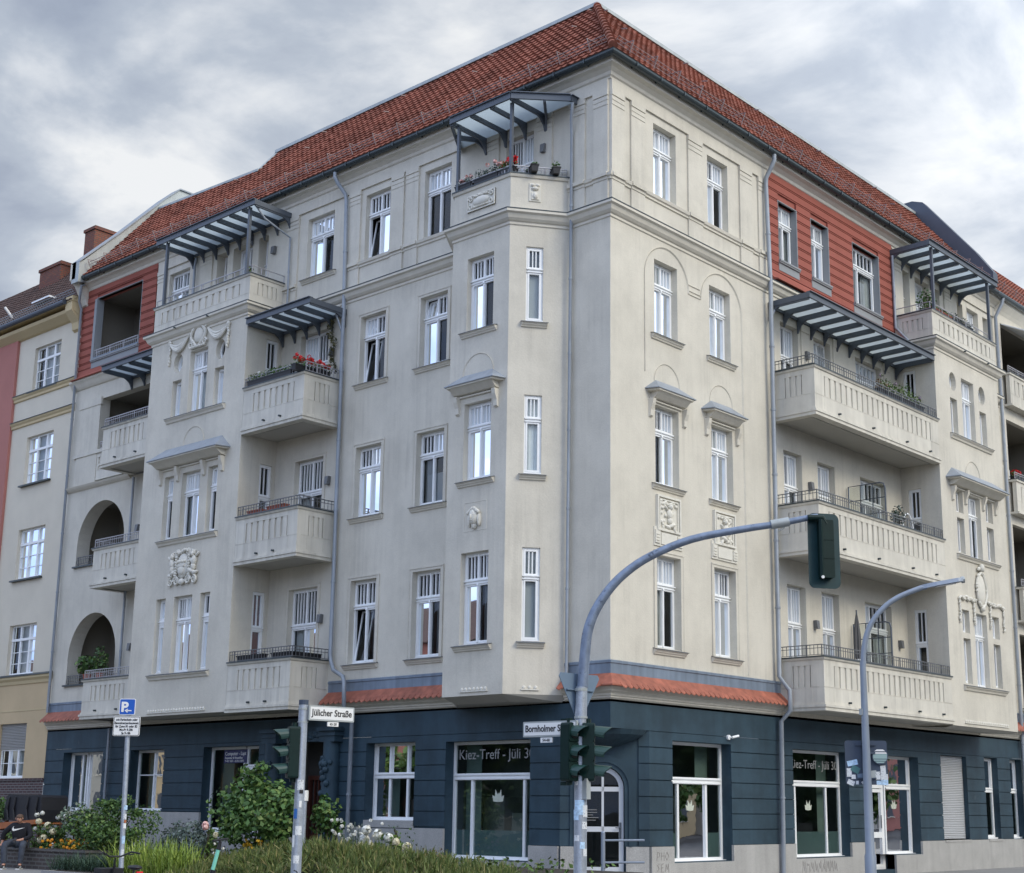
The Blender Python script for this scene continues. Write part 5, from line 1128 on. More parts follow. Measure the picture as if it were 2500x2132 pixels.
# ---- the roof: pantiles in rows, hip caps, metal ridge, snow guard, party walls
SL = 1.22; EN, EZ, TX = 0.42, 18.98, 2.45
def tiles(fr, u_lo, u_hi, top):
    """u_lo(n_in), u_hi(n_in): limits as functions of the distance behind the front; top(u)= last row height factor"""
    m = MB(); L = math.hypot(TX+EN, (TX+EN)*SL); rows = 18; tw = .215
    ca, sa = 1/math.hypot(1, SL), SL/math.hypot(1, SL)
    def P(u, s, h):
        x = -EN+s*ca; return fr.p(u, EZ+s*sa+h*ca, -x+h*sa)
    prof = [(0, .0), (.14, .014), (.30, .020), (.46, .014), (.62, .002), (.80, -.002)]
    for i in range(rows):
        s0, s1 = L*i/rows, L*(i+1)/rows; xm = -EN+(s0+s1)/2*ca; lo, hi = u_lo(xm), u_hi(xm, (s0+s1)/2/L)
        k0, k1 = int(lo/tw)-1, int(hi/tw)+1; cols = []
        for k in range(k0, k1+1):
            dz = random.uniform(-.006, .006)
            for q, h in prof:
                u = (k+q)*tw
                if lo <= u <= hi: cols.append((u, h+dz))
        if len(cols) < 2: continue
        b = len(m.v)
        for u, h in cols: m.v += [tuple(P(u, s0, h+.012)), tuple(P(u, s0, h+.055)), tuple(P(u, s1+.02, h+.008))]
        for j in range(len(cols)-1):
            a, c = b+3*j, b+3*j+3; m.f += [(a, c, c+1, a+1), (a+1, c+1, c+2, a+2)]
    u0, u1 = u_lo(-EN), u_hi(-EN, 0)
    return m, P, L
flo = lambda x: x-.02
mL, PL_, LL = tiles(FL, flo, lambda x, t: 22.4 if x < 1.72 else 15.9, None)
mR, PR_, LR = tiles(FRt, flo, lambda x, t: 20.15, None)
mE, _p, _l = tiles(FL, lambda x: 15.9+(x-1.72)/.58*6.6 if x > 1.72 else 99, lambda x, t: 22.4, None)
for q in (mR, mE):
    k = len(mL.v); mL.v += q.v; mL.f += [tuple(i+k for i in f) for f in q.f]
roof = mL.build('roof', M_TILE, B)
m = MB()   # boarding under the tiles and flat top
zt = EZ+(TX+EN)*SL
m.poly((-EN+.03, -EN+.03, EZ-.03), (TX, TX, zt-.03), (TX, 15.9, zt-.03), (-EN+.03, 15.9, EZ-.03)); m.poly((-EN+.03, 15.9, EZ-.03), (1.72, 15.9, EZ+(1.72+EN)*SL-.05), (2.3, 22.5, EZ+(2.3+EN)*SL-.05), (-EN+.03, 22.5, EZ-.03))
m.poly((-EN+.03, -EN+.03, EZ-.03), (20.3, -EN+.03, EZ-.03), (20.3, TX, zt-.03), (TX, TX, zt-.03)); m.poly((TX, TX, zt-.02), (20.3, TX, zt-.02), (20.3, 12, zt), (12, 12, zt), (12, 15.9, zt), (TX, 15.9, zt-.02))
m.poly((1.72, 15.9, EZ+(1.72+EN)*SL-.06), (2.3, 22.5, EZ+(2.3+EN)*SL-.06), (10, 22.5, 21.5), (10, 15.9, 21.5)); m.poly((TX, 15.9, zt-.03), (12, 15.9, zt), (12, 15.9, 20), (TX, 15.9, 20))
m.poly((-EN, 0, EZ-.04), (0.3, 0, EZ-.04), (0.3, 22.6, EZ-.04), (-EN, 22.6, EZ-.04)); m.poly((0, -EN, EZ-.04), (0, .3, EZ-.04), (20.3, .3, EZ-.04), (20.3, -EN, EZ-.04))
m.build('roof_boarding', M_GUT, B)
m = MB()   # hip tiles
n = 15
for i in range(n):
    t0, t1 = i/n, (i+1.25)/n; a = Vector((-EN, -EN, EZ+.03)); b = Vector((TX, TX, zt+.04)); p, q = a+(b-a)*t0, a+(b-a)*min(1.02, t1)
    up = Vector((0, 0, .02)); m.tube([p+up*2.2, q+up*.4], [.115, .09], 10)
m.build('hip_tiles', M_TILE, B, smooth=True, auto=0.8)
m = MB()   # metal edge along the flat top
m.bar((TX-.02, TX-.1, zt+.03), (TX-.02, 15.95, zt+.03), .22, .10); m.bar((TX-.1, TX-.02, zt+.03), (20.3, TX-.02, zt+.03), .22, .10); m.bar((1.72, 15.88, EZ+(1.72+EN)*SL+.03), (TX, 15.92, zt+.03), .14, .10); m.bar((1.72, 15.88, EZ+(1.72+EN)*SL+.02), (2.3, 22.4, EZ+(2.3+EN)*SL+.02), .16, .08)
m.build('ridge_flashing', M_ZINCL, B)
m = MB()   # snow guard grille and its brackets, roof hooks
for PP, u0, u1 in ((PL_, -.1, 22.3), (PR_, -.1, 20.1)):
    for h in (.09, .17, .25): m.bar(PP(u0, .42, h), PP(u1, .42, h), .012)
    u = u0
    while u < u1:
        m.bar(PP(u, .42, .05), PP(u, .42, .27), .008); u += .16
    u = u0+.5
    while u < u1:
        m.bar(PP(u, .30, .03), PP(u, .45, .34), .02); m.bar(PP(u, .45, .34), PP(u, .75, .05), .016); u += .95
    for i in range(5):
        u = u0+3.6*i+2.5; m.bar(PP(u, 3.2, .06), PP(u, 3.05, .16), .03); (u < 15.5 or PP is PR_) and m.bar(PP(u, 4.2, .06), PP(u, 4.05, .16), .03)
m.build('snow_guard', MATS.get('snow_guard_iron') or mat('snow_guard_iron', (0.30, 0.24, 0.23), 0.6, 0.3), B)
m = MB()   # raised party wall at the far left, sheeted
P = [(-.60, 18.75), (-.60, 19.45), (-.45, 19.55), (.88, 20.98), (2.46, 22.72), (3.05, 23.3), (4.4, 23.3), (4.4, 21), (0.2, 18.9)]
m.prism([Vector((x, 22.42, z)) for x, z in P], (0, .42, 0)); m.build('party_wall', M_ZINCL, B)
m = MB(); Q = [(-.60, 19.45), (.88, 20.98), (2.46, 22.72), (3.05, 23.3), (4.4, 23.3)]
for (x0, z0), (x1, z1) in zip(Q, Q[1:]): m.prism([Vector((x0, 22.36, z0)), Vector((x1, 22.36, z1)), Vector((x1, 22.36, z1+.05)), Vector((x0, 22.36, z0+.05))], (0, .54, 0))
m.build('party_wall_capping', M_ZINC, B)
m = MB(); P = [(0, 18.05), (-.10, 18.1), (-.14, 18.3), (-.40, 18.75), (-.60, 18.9), (-.60, 19.5), (0, 19.5)]
m.prism([Vector((x, 22.62, z)) for x, z in P], (0, .34, 0)); m.build('eaves_console', M_TRIM, B)
m = MB(); P = [(-.40, 19.3), (-.40, 19.62), (.20, 20.5), (2.05, 22.85), (2.45, 23.0), (3.5, 23.0), (3.5, 20), (.2, 18.9)]
m.prism([Vector((20.2, y, z)) for y, z in P], (.35, 0, 0)); m.build('party_wall', M_SLATE, B)
# overhead cable from the roof
m = MB(); m.tube([(1.7, 16.1, 21.6), (-.2, 14.7, 19.3)], .012, 5); m.build('stay_cable', M_RAIL, B)
# ------------------------------------------------------------------ neighbour on the left: pale yellow house
NB = thing('apartment_building', 'pale yellow house with old rose stripe and brown tiled roof at the left edge', 'building', (0, 0, 0))
def nwin(parent, fr, a, b, c, d, shutter=False):
    m = MB(); g = MB(); n1, n0 = -.12, -.19
    rect_frame(m, fr, a, b, c, d, .06, n0, n1); w3 = (b-a)/3
    zt = c+(d-c)*.68 if not shutter else d
    if not shutter: m.box(fr, a, b, zt, zt+.08, n0, n1+.02)
    for i in (1, 2): m.box(fr, a+w3*i-.045, a+w3*i+.045, c, d, n0, n1+.01)
    for i in range(3):
        u0, u1 = a+w3*i+.05, a+w3*(i+1)-.05
        for k in ((1, 2) if not shutter else (1,)): z = c+(zt-c)*k/(3 if not shutter else 2); m.box(fr, u0, u1, z-.012, z+.012, n0, n1-.01)
        pane(g, fr, u0, u1, c+.05, d-.05, n0+.03)
    m.box(fr, a-.02, b+.02, c-.04, c+.01, n0, n1+.06)
    w = m.build('window', M_WHITE, parent); g.build('pane', M_GLASS, w)
    q = MB(); curtain(q, fr, a+.05, b-(b-a)*.25, c, d, -.30); q.build('curtain', M_CURT, w)
    if not shutter:
        q = MB(); q.box(fr, a-.08, b+.14, c-.09, c-.04, -.12, .12); q.build('sill', M_GUT, w)
    return w
nh = [(24.22, 25.95, c, d) for c, d in ((5.84, 7.5), (9.07, 10.78), (12.37, 14.05), (15.72, 17.28))]
m = MB(); m.wall(FL, 22.96, 27.1, 5.8, 18.3, nh, rev=.14); m.wall(FL, 31.2, 44, 5.8, 18.3, []); m.build('wall', M_YELL, NB)
m = MB(); m.box(FL, 27.06, 31.2, 4.6, 18.3, -.3, .10); m.build('projecting_stripe', M_PINK, NB)
m = MB(); m.wall(FL, 22.96, 44, 2.45, 5.6, [(24.28, 26.0, 2.46, 4.23)], rev=.14); m.build('lower_wall', M_OCHRE, NB)
m = MB(); m.wall(FL, 22.96, 44, 0, 2.45, []); m.box(FL, 22.97, 44, 2.40, 2.47, 0, .03); m.build('brick_base', M_BRICKD, NB)
m = MB()
for z, h in ((15.45, .26), (14.48, .26)):
    m.prism([FL.p(22.97, zz, n) for n, zz in ((0, z), (.05, z+.02), (.05, z+.10), (.10, z+.16), (.10, z+.22), (0, z+h))], FL.U*4.1)
m.prism([FL.p(22.97, zz, n) for n, zz in ((0, 5.5), (.03, 5.5), (.05, 5.6), (.12, 5.68), (.12, 5.76), (0, 5.80))], FL.U*20)
m.prism([FL.p(22.97, zz, n) for n, zz in ((0, 17.75), (.10, 17.78), (.34, 17.95), (.38, 18.05), (0, 18.3))], FL.U*20); m.box(FL, 22.97, 44, 4.62, 4.66, 0, .012)
m.prism([Vector((x, 22.99, z)) for x, z in ((0, 17.3), (-.10, 17.36), (-.14, 17.6), (-.42, 17.95), (-.42, 18.45), (0, 18.5))], (0, .42, 0))
m.build('cornice', M_OCTRIM, NB)
m = MB()
for z in (15.71, 14.74): m.prism([FL.p(22.97, zz, n) for n, zz in ((0, z+.03), (.13, z-.03), (.13, z-.05), (0, z-.01))], FL.U*4.1)
m.prism([FL.p(22.97, zz, n) for n, zz in ((0, 5.84), (.15, 5.77), (.15, 5.75), (0, 5.79))], FL.U*20)
m.build('cornice_flashing', M_GUT, NB)
m = MB()
P = lambda u, s, h: FL.p(u, 18.30+s*.72+h*.7, .42-s*.7+h*.7)
for i in range(24):
    s0, s1 = i*.23, (i+1)*.23+.02
    k = 0; u = 23.0; cols = []
    while u < 38: cols += [(u, 0), (u+.06, .025), (u+.14, .03), (u+.2, 0)]; u += .22
    b = len(m.v)
    for u, h in cols: h += random.uniform(-.004, .004); m.v += [tuple(P(u, s0, h)), tuple(P(u, s0, h+.035)), tuple(P(u, s1, h+.005))]
    for j in range(len(cols)-1): a, c = b+3*j, b+3*j+3; m.f += [(a, c, c+1, a+1), (a+1, c+1, c+2, a+2)]
m.poly(P(22.97, 0, -.03), P(38, 0, -.03), P(38, 5.5, -.03), P(22.97, 5.5, -.03))
m.build('roof', M_TILEB, NB)
m = MB(); m.tube([FL.p(23.35, 18.28, .50), FL.p(38, 18.28, .50)], .09, 10); m.build('gutter', M_SLATE, NB)
m = MB()
for h in (.10, .18, .26): m.bar(P(23.2, .35, h), P(38, .35, h), .014)
u = 23.2
while u < 38: m.bar(P(u, .35, .03), P(u, .35, .28), .012); u += .14
m.build('snow_guard', M_ZINC, NB)
for x0, x1, y0, y1, z1 in ((3.0, 4.9, 27.9, 28.6, 23.45), (2.6, 3.4, 29.5, 31.05, 22.3), (2.6, 3.5, 36.0, 37.4, 22.2)):
    m = MB(); m.cbox(((x0+x1)/2, (y0+y1)/2, (19+z1)/2), x1-x0, y1-y0, z1-19); m.cbox(((x0+x1)/2, (y0+y1)/2, z1-.1), x1-x0+.10, y1-y0+.10, .12); m.build('chimney', M_BRICKR, NB)
m = MB(); m.bar(P(25.7, 1.2, .12), P(26.9, 1.2, .12), .3, .06); m.build('roof_hatch', M_WHITE, NB); m = MB(); m.tube([P(28.2, .9, 0), P(28.2, .9, .5)], .05, 8); m.build('vent_pipe', M_WHITE, NB)
m = MB(); m.poly(FL.p(22.97, 18.26, .45), FL.p(40, 18.26, .45), FL.p(40, 18.26, -.6), FL.p(22.97, 18.26, -.6)); m.build('eaves_board', M_OCTRIM, NB)
for h in nh: nwin(NB, FL, *h)
m = MB(); z = 3.40
while z < 4.22: m.prism([FL.p(24.3, zz, n) for n, zz in ((-.10, z), (-.075, z+.012), (-.07, z+.03), (-.09, z+.047), (-.10, z+.05))], FL.U*1.68); z += 0.05
m.build('roller_shutter', M_SHUT, NB); nwin(NB, FL, 24.3, 25.98, 2.5, 3.42, True)
m = MB()
for a, b, c, d in nh+[(24.28, 26, 2.46, 4.23)]:
    m = MB(); room(FL, a-.2, b+.2, c-.1, d+.2, .36, 1.0); m.build('room_wall', M_ROOMD, NB)
# ------------------------------------------------------------------ neighbour on the right: loggia house
NR = thing('apartment_building', 'grey cream house with stacked loggias cut by the right edge', 'building', (20.97, 0, 0))
O = NR.location.copy()
fr = Fr((0, 0), (1, 0), (0, -1))
lv = [(4.9, 7.4), (8.9, 11.1), (12.55, 14.75), (16.3, 18.2)]
m = MB(); m.wall(fr, 0, 9, 0, 18.6, [(.46, 4.2, a, b) for a, b in lv], rev=.18); m.build('wall', M_CREAM, NR)
m = MB()
for a, b in lv: room(fr, .2, 4.6, a-.3, b+.15, .19, 1.7)
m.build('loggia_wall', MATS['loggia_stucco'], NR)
for a, b in lv:
    m = MB(); slatted(m, fr.off(.25), .40, 4.3, a-1.05, a-.02, .75, 4.0, 9); m.box(fr, .38, 4.32, a-1.12, a-1.05, 0, .30); m.box(fr, .36, 4.32, a-.02, a+.05, -.05, .29)
    p = m.build('loggia_parapet', M_PARA, NR); q = MB(); q.box(fr, .35, 4.33, a+.052, a+.07, -.06, .31); q.build('coping_flashing', M_GUT, p)
    railing([fr.p(.42, 0, .2).xy, fr.p(4.2, 0, .2).xy], a+.06, .25, .12, 'railing', p, M_RAILL)
m = MB(); m.prism([fr.p(.5, z, n) for n, z in ((0, 18.2), (.9, 17.75), (.9, 17.45), (.88, 17.45), (.88, 17.72), (0, 18.16))], fr.U*3.6); m.build('awning', M_CURT, NR)
m = MB(); m.prism([fr.p(-.02, z, n) for n, z in ((0, 18.52), (.09, 18.62), (.28, 18.78), (.30, 18.90), (0, 18.93))], fr.U*9); m.build('eaves_cornice', M_TRIM, NR)
m = MB(); m.tube([fr.p(-.6, 18.93, .40), fr.p(9, 18.93, .40)], .09, 10); m.build('gutter', M_GUT, NR)
m = MB(); P = lambda u, s, h: fr.p(u, 18.98+s*.77+h*.63, .42-s*.63+h*.77)
for i in range(16):
    s0, s1 = i*.24, (i+1)*.24+.02; u = -.4; cols = []
    while u < 9: cols += [(u, 0), (u+.06, .028), (u+.14, .03), (u+.19, 0)]; u += .215
    b = len(m.v)
    for u, h in cols: m.v += [tuple(P(u, s0, h)), tuple(P(u, s0, h+.035)), tuple(P(u, s1, h+.005))]
    for j in range(len(cols)-1): a, c = b+3*j, b+3*j+3; m.f += [(a, c, c+1, a+1), (a+1, c+1, c+2, a+2)]
m.build('roof', M_TILE, NR)
m = MB()
for h in (.10, .18, .26): m.bar(P(-.3, .4, h), P(9, .4, h), .014)
for i in range(9): m.bar(P(i+.2, .3, .02), P(i+.2, .45, .34), .02)
m.build('snow_guard', MATS['snow_guard_iron'], NR)
# ------------------------------------------------------------------ houses across the two streets (only seen mirrored in the glass)
def far_house(loc, U, L, Hh, wallm, label):
    t = thing('apartment_building', label, 'building', loc, 0, 'houses across the crossing'); fr = Fr((0, 0), U, (U[1], -U[0])); m = MB()
    m.box(fr, 0, L, 0, Hh, -10, 0); m.build('wall', wallm, t); m = MB(); m.prism([fr.p(0, z, n) for n, z in ((.4, Hh), (-5, Hh+3.5), (-10.4, Hh))], fr.U*L); m.build('roof', M_TILEB, t)
    g = MB(); w = MB(); u = 1.5
    while u < L-2:
        z = 1.2
        while z < Hh-2: g.box(fr, u, u+1.1, z, z+1.8, 0, .02); w.box(fr, u-.12, u+1.22, z-.12, z, 0, .1); z += 3.3
        u += 2.9
    g.build('glazing', M_SLATE, t); w.build('sills', M_TRIM, t)
for i in range(7): far_house((-48, -12+22*i, -.1), (0, -1) if False else (0, 1), 21.5, 12.5+(i % 2), (M_PINK, M_OCHRE, M_SOFF)[i % 3], ('old rose', 'ochre', 'grey', 'narrow old rose', 'deep ochre', 'pale grey', 'distant old rose')[i]+' house across the left street')
for i in range(8): far_house((-6+24*i, -44, -.1), (-1, 0), 23, 12.5+(i % 2), (M_OCHRE, M_SOFF, M_PINK)[i % 3], ('ochre', 'grey', 'old rose', 'narrow ochre', 'deep grey', 'pale rose', 'distant ochre', 'distant grey')[i]+' house across the right street')
# ------------------------------------------------------------------ things on the balconies
def leaves(m, c, rad, n, ls, seed=0, shell=.35, flat=.0, droop=0):
    """n small leaf quads scattered through an ellipsoid, denser to the outside"""
    rnd = random.Random(seed); c = Vector(c)
    for i in range(n):
        while True:
            d = Vector((rnd.uniform(-1, 1), rnd.uniform(-1, 1), rnd.uniform(-1, 1)))
            if shell*shell < d.length_squared <= 1: break
        p = c+Vector((d.x*rad[0], d.y*rad[1], d.z*rad[2]))
        leaf(m, p, ls*rnd.uniform(.65, 1.25), rnd, d*.6+Vector((0, 0, .5-droop)))
def leaf(m, p, s, rnd, bias=Vector((0, 0, .4))):
    nn = (Vector((rnd.uniform(-1, 1), rnd.uniform(-1, 1), rnd.uniform(-1, 1)))+bias).normalized()
    a = nn.orthogonal().normalized(); a = Matrix.Rotation(rnd.uniform(0, 6.28), 3, nn) @ a; b = nn.cross(a)
    m.poly(p-a*s*.5, p-a*s*.1+b*s*.36, p+a*s*.55+nn*s*.08, p-a*s*.1-b*s*.36)
def clumps(m, c, rad, k, n, ls, seed, cr=.38, floor=None):
    rnd = random.Random(seed); c = Vector(c)
    for i in range(k):
        while True:
            d = Vector((rnd.uniform(-1, 1), rnd.uniform(-1, 1), rnd.uniform(-1, 1)))
            if d.length <= 1: break
        q = c+Vector((d.x*rad[0], d.y*rad[1], d.z*rad[2])); r = cr*rnd.uniform(.6, 1.2)
        leaves(m, q, (r*rad[0], r*rad[1], r*rad[2]), n, ls, seed*100+i, .2)
def petals(m, c, r, n, s, seed):
    rnd = random.Random(seed); c = Vector(c)
    for i in range(n):
        d = Vector((rnd.gauss(0, 1), rnd.gauss(0, 1), rnd.gauss(0, 1))).normalized(); p = c+d*r*rnd.uniform(.8, 1.0)
        a = d.orthogonal().normalized(); b = d.cross(a); m.poly(p-a*s-b*s*.3, p-a*s*.3+b*s, p+a*s+b*s*.3, p+a*s*.3-b*s)
def flowerbox(loc, rz, L, label, greens, flowers=(), box=M_BLK, group=None, h=.16, seed=1, height=.16):
    t = thing('flower_box', label, 'flower box', loc, rz, group or 'boxes along the balcony parapets')
    m = MB(); m.hexa([Vector(q) for q in ((-L/2+.02, -.07, 0), (L/2-.02, -.07, 0), (L/2-.02, .07, 0), (-L/2+.02, .07, 0), (-L/2, -.09, h), (L/2, -.09, h), (L/2, .09, h), (-L/2, .09, h))]); m.box(Fr((0, 0), (1, 0), (0, 1)), -L/2-.01, L/2+.01, h-.02, h+.01, -.1, .1); m.build('box', box, t)
    rnd = random.Random(seed)
    if greens:
        m = MB(); k = max(2, int(L/.16))
        for i in range(k): leaves(m, (-L/2+L*(i+.5)/k, rnd.uniform(-.03, .03), h+height*.5*rnd.uniform(.7, 1.3)), (.13, .11, height*.75*rnd.uniform(.7, 1.3)), 45, .06, seed*31+i, .1)
        m.build('foliage', greens, t)
    for fm, n in flowers:
        m = MB()
        for i in range(n): petals(m, (rnd.uniform(-L/2, L/2), rnd.uniform(-.1, .06), h+height*rnd.uniform(.6, 1.35)), .05, 14, .03, seed*71+i)
        m.build('blossom', fm, t)
    return t
flowerbox((-1.15, 10.9, 12.88), math.pi/2, 1.9, 'trailing green planter with few white flowers on the left third floor balcony', L_DEEP, ((F_WHITE, 2),), seed=3)
flowerbox((-1.0, 9.55, 12.88), 0, .95, 'planter of bright red geraniums at the left third floor balcony corner', L_DEEP, ((F_RED, 26),), seed=4, height=.22)
flowerbox((-.55, 9.5, 12.88), 0, .5, 'small planter of rose red geraniums beside the rain pipe', L_DEEP, ((F_RED, 10), (F_PINK, 4)), seed=5, height=.18)
flowerbox((-1.05, 11.35, 9.26), math.pi/2, .6, 'shallow red window box on the left second floor balcony', None, (), M_TERRA, h=.12); flowerbox((-1.05, 10.45, 9.26), math.pi/2, .75, 'longer red window box on the left second floor balcony nearer the corner', None, (), M_TERRA, h=.14)
flowerbox((-1.05, 11.2, 5.34), math.pi/2, 1.1, 'empty black box on the left first floor balcony beside the risalit', None); flowerbox((-1.05, 9.9, 5.34), math.pi/2, .8, 'empty black box on the left first floor balcony corner', None, h=.15); flowerbox((-.6, 9.5, 5.34), 0, .8, 'empty black box on the left first floor balcony by the rain pipe', None, h=.14)
flowerbox((-1.05, 3.72, 16.36), math.pi/2, .55, 'box of pale pink flowers at the far end of the oriel terrace', L_GREY, ((F_PINK, 10), (F_WHITE, 6)), seed=6, height=.15); flowerbox((-1.05, 2.95, 16.36), math.pi/2, .8, 'box of wispy grey green herbs on the oriel terrace', L_GREY, ((F_PINK, 3),), seed=7, height=.26)
flowerbox((-1.02, 2.3, 16.36), math.pi/2, .5, 'box of coral red geraniums on the oriel terrace', L_DEEP, ((F_RED, 14), (F_PINK, 6)), seed=8, height=.22); flowerbox((-.70, 1.80, 16.36), .94, .5, 'black box with sparse green on the oriel terrace angle', L_DEEP, (), seed=9, height=.06); flowerbox((-.28, 1.47, 16.36), .94, .42, 'box of low leafy green at the oriel terrace pipe end', L_DEEP, (), seed=10, height=.16)
flowerbox((11.75, -1.12, 12.9), 0, 2.4, 'long planter of yellow green trailing plants on the right third floor balcony', L_MID, ((F_PUR, 3),), seed=12, height=.34)
flowerbox((10.6, -1.12, 12.9), 0, .6, 'planter with rusty shoots on the right third floor balcony', L_RUST, (), seed=13, height=.24)
flowerbox((14.6, -1.05, 16.3), 0, 1.3, 'brown terrace box with low plants above the right risalit', L_DEEP, (), M_TERRA, seed=14, height=.1); flowerbox((16.0, -1.05, 16.3), 0, 1.4, 'grey box of bushy herbs along the right terrace parapet', L_GREY, (), seed=15, height=.20)
def potplant(loc, label, r, h, gm, n, ls, pr=.14, ph=.24, seed=2, pot=M_TERRA):
    t = thing('potted_plant', label, 'potted plant', loc, 0, 'potted plants on balconies and loggias')
    m = MB(); m.tube([(0, 0, 0), (0, 0, ph*.85), (0, 0, ph*.86), (0, 0, ph)], [pr*.75, pr, pr*1.08, pr*1.08], 14); m.build('pot', pot, t)
    m = MB(); rnd = random.Random(seed)
    for i in range(5): m.tube([(0, 0, ph*.9), (rnd.uniform(-r, r)*.5, rnd.uniform(-r, r)*.5, ph+h*rnd.uniform(.5, .9))], .008, 5)
    m.build('stem', M_STEM, t); m = MB(); leaves(m, (0, 0, ph+h*.55), (r, r, h*.55), n, ls, seed, .1); m.build('foliage', gm, t); return t
potplant((13.95, -.95, 16.0), 'tall leafy plant in terracotta pot at the right terrace corner', .30, .75, L_DEEP, 220, .10)
potplant((-.3, 17.75, 16.2), 'dark round plant on the far left terrace ledge', .22, .28, L_DEEP, 120, .07, seed=5)
potplant((-1.0, 12.35, 16.28), 'small dark plant at the left terrace post', .12, .2, L_DEEP, 60, .06, .08, .12, 6)
potplant((-.35, 20.3, 5.35), 'spiky dark palm in the first floor arch', .42, .55, L_DARK, 160, .16, .13, .2, 7); potplant((-.35, 19.6, 5.35), 'bushy dark plant beside the palm in the first floor arch', .28, .75, L_DARK, 170, .1, .13, .2, 8)
potplant((.35, 21.0, 11.9), 'leggy plant behind the far left loggia parapet', .32, 1.1, L_DEEP, 150, .11, .14, .25, 9, M_GALV)
potplant((11.65, -.9, 9.3), 'pale grassy plant on the right second floor balcony', .24, .55, L_GREY, 170, .08, .12, .1, 10)
m = MB(); rnd = random.Random(4)   # climber at the nook balcony
for i in range(9): leaves(m, (-.25+rnd.uniform(-.1, .1), 17.05+rnd.uniform(-.2, .2), 13.3+i*.17), (.16, .2, .14), 40, .08, 40+i, .1)
o = m.build('climbing_plant', L_MID); tag(o, 'light green climber hanging under the small canopy at far left', 'climbing plant')
m = MB()   # dry vine on the left third floor balcony
for i in range(12): leaves(m, (-.12, 9.75-.02*i+.08*math.sin(i), 14.6-i*.13), (.08, .17-.011*i, .10), 26, .07, 60+i, .1)
m.tube([(-.1, 9.75, 14.7), (-.1, 9.62, 14.0), (-.1, 9.55, 13.3), (-.3, 9.5, 12.9)], .008, 5)
tag(m.build('climbing_plant', leafmat('autumn_vine_leaf', (0.05, 0.06, 0.02), (0.11, 0.10, 0.035))), 'olive brown vine hanging beside the rain pipe above red geraniums', 'climbing plant')
# glass partitions across the right balconies, parasol
for z, h, lab in ((8.3, 2.12, 'glass partition across the right second floor balcony'), (4.42, 2.18, 'glass partition beside the closed parasol on the first floor balcony')):
    t = thing('glass_partition', lab, 'glass partition', (10.42, -.06, z), 0, 'glass partitions on the right balconies'); fz = Fr((0, 0), (0, -1), (-1, 0)); L = 1.12; m = MB()
    m.tube([(0, 0, 0), (0, 0, h), (0, -L+.16, h), (0, -L+.04, h-.04), (0, -L, h-.16), (0, -L, 0)], .02, 8)
    for u in (L*.33, L*.66): m.box(fz, u-.011, u+.011, .2, h, -.011, .011)
    for zz in (h-.42, h-.84, h-1.26): m.box(fz, 0, L, zz-.011, zz+.011, -.011, .011)
    m.bar((0, -L, h*.55), (.3, -L+.1, .2), .02); m.build('frame', M_STEEL, t)
    g = MB(); g.box(fz, .02, L-.02, .2, h-.03, -.004, .004); g.build('pane', M_GLASSC, t)
t = thing('parasol', 'closed taupe parasol tied with white band on the first floor balcony', 'parasol', (9.55, -.65, 4.05))
m = MB(); m.tube([(0, 0, 0), (0, 0, 2.8)], .02, 8); m.build('pole', M_STEEL, t)
m = MB(); k0 = 14; prof = [(1.10, .10), (1.22, .12), (1.42, .05), (1.5, .048), (1.7, .085), (2.1, .08), (2.5, .045), (2.75, .01)]
for i, (z, r) in enumerate(prof):
    for j in range(k0): a = 2*math.pi*j/k0; rr = r*(1.25 if j % 2 else .75); m.v.append((rr*math.cos(a), rr*math.sin(a), z))
for i in range(len(prof)-1):
    for j in range(k0): m.f.append((i*k0+j, i*k0+(j+1) % k0, (i+1)*k0+(j+1) % k0, (i+1)*k0+j))
m.build('canopy', mat('taupe_cloth', (0.13, 0.125, 0.12), .9, var=.1), t); m = MB(); m.tube([(0, 0, 1.42), (0, 0, 1.5)], .062, 12); m.build('tie_band', M_WHITE, t)
m = MB(); m.tube([(.30*math.cos(math.pi*i/12), 0, .55*math.sin(math.pi*i/12)) for i in range(13)], .025, 8); o = m.build('hoop', M_WHITE, loc=(12.2, -.9, 9.3)); tag(o, 'white arched hoop behind the second floor balcony railing', 'hoop')
flowerbox((21.9, -.05, 12.6), 0, .7, 'planter of red flowers in the right edge loggia', L_DEEP, ((F_RED, 16),), seed=21)
m = MB(); m.cbox((0, 0, .42), .5, .3, .84); m.cbox((0, .05, .9), .46, .2, .2); o = m.build('wrapped_chair', M_CURT, loc=(22.15, .55, 12.35)); tag(o, 'white wrapped bundle standing in the right edge loggia', 'bundle')
# ------------------------------------------------------------------ street furniture
VR = Vector((.659, -.752, 0)).normalized(); VN = Vector((-.752, -.659, 0)).normalized()     # across and towards the crossing
def frame_at(o, U):
    f = Fr((0, 0), (1, 0), (0, 1)); f.O = Vector(o); f.U = Vector(U).normalized(); f.N = Vector((f.U.y, -f.U.x, 0)); return f
def roundrect(w, h, r, k=5):
    P = []
    for cx, cy, a0 in ((w/2-r, h/2-r, 0), (-w/2+r, h/2-r, 90), (-w/2+r, -h/2+r, 180), (w/2-r, -h/2+r, 270)):
        for i in range(k+1): a = R_(a0+90*i/k); P.append((cx+r*math.cos(a), cy+r*math.sin(a)))
    return P
def plate(m, fr, cu, cz, w, h, r, n0, n1): m.prism([fr.p(cu+x, cz+y, n0) for x, y in roundrect(w, h, r)], fr.N*(n1-n0))
def disc(m, fr, cu, cz, r, n0, n1, k=20): m.prism([fr.p(cu+r*math.cos(2*math.pi*i/k), cz+r*math.sin(2*math.pi*i/k), n0) for i in range(k)], fr.N*(n1-n0))
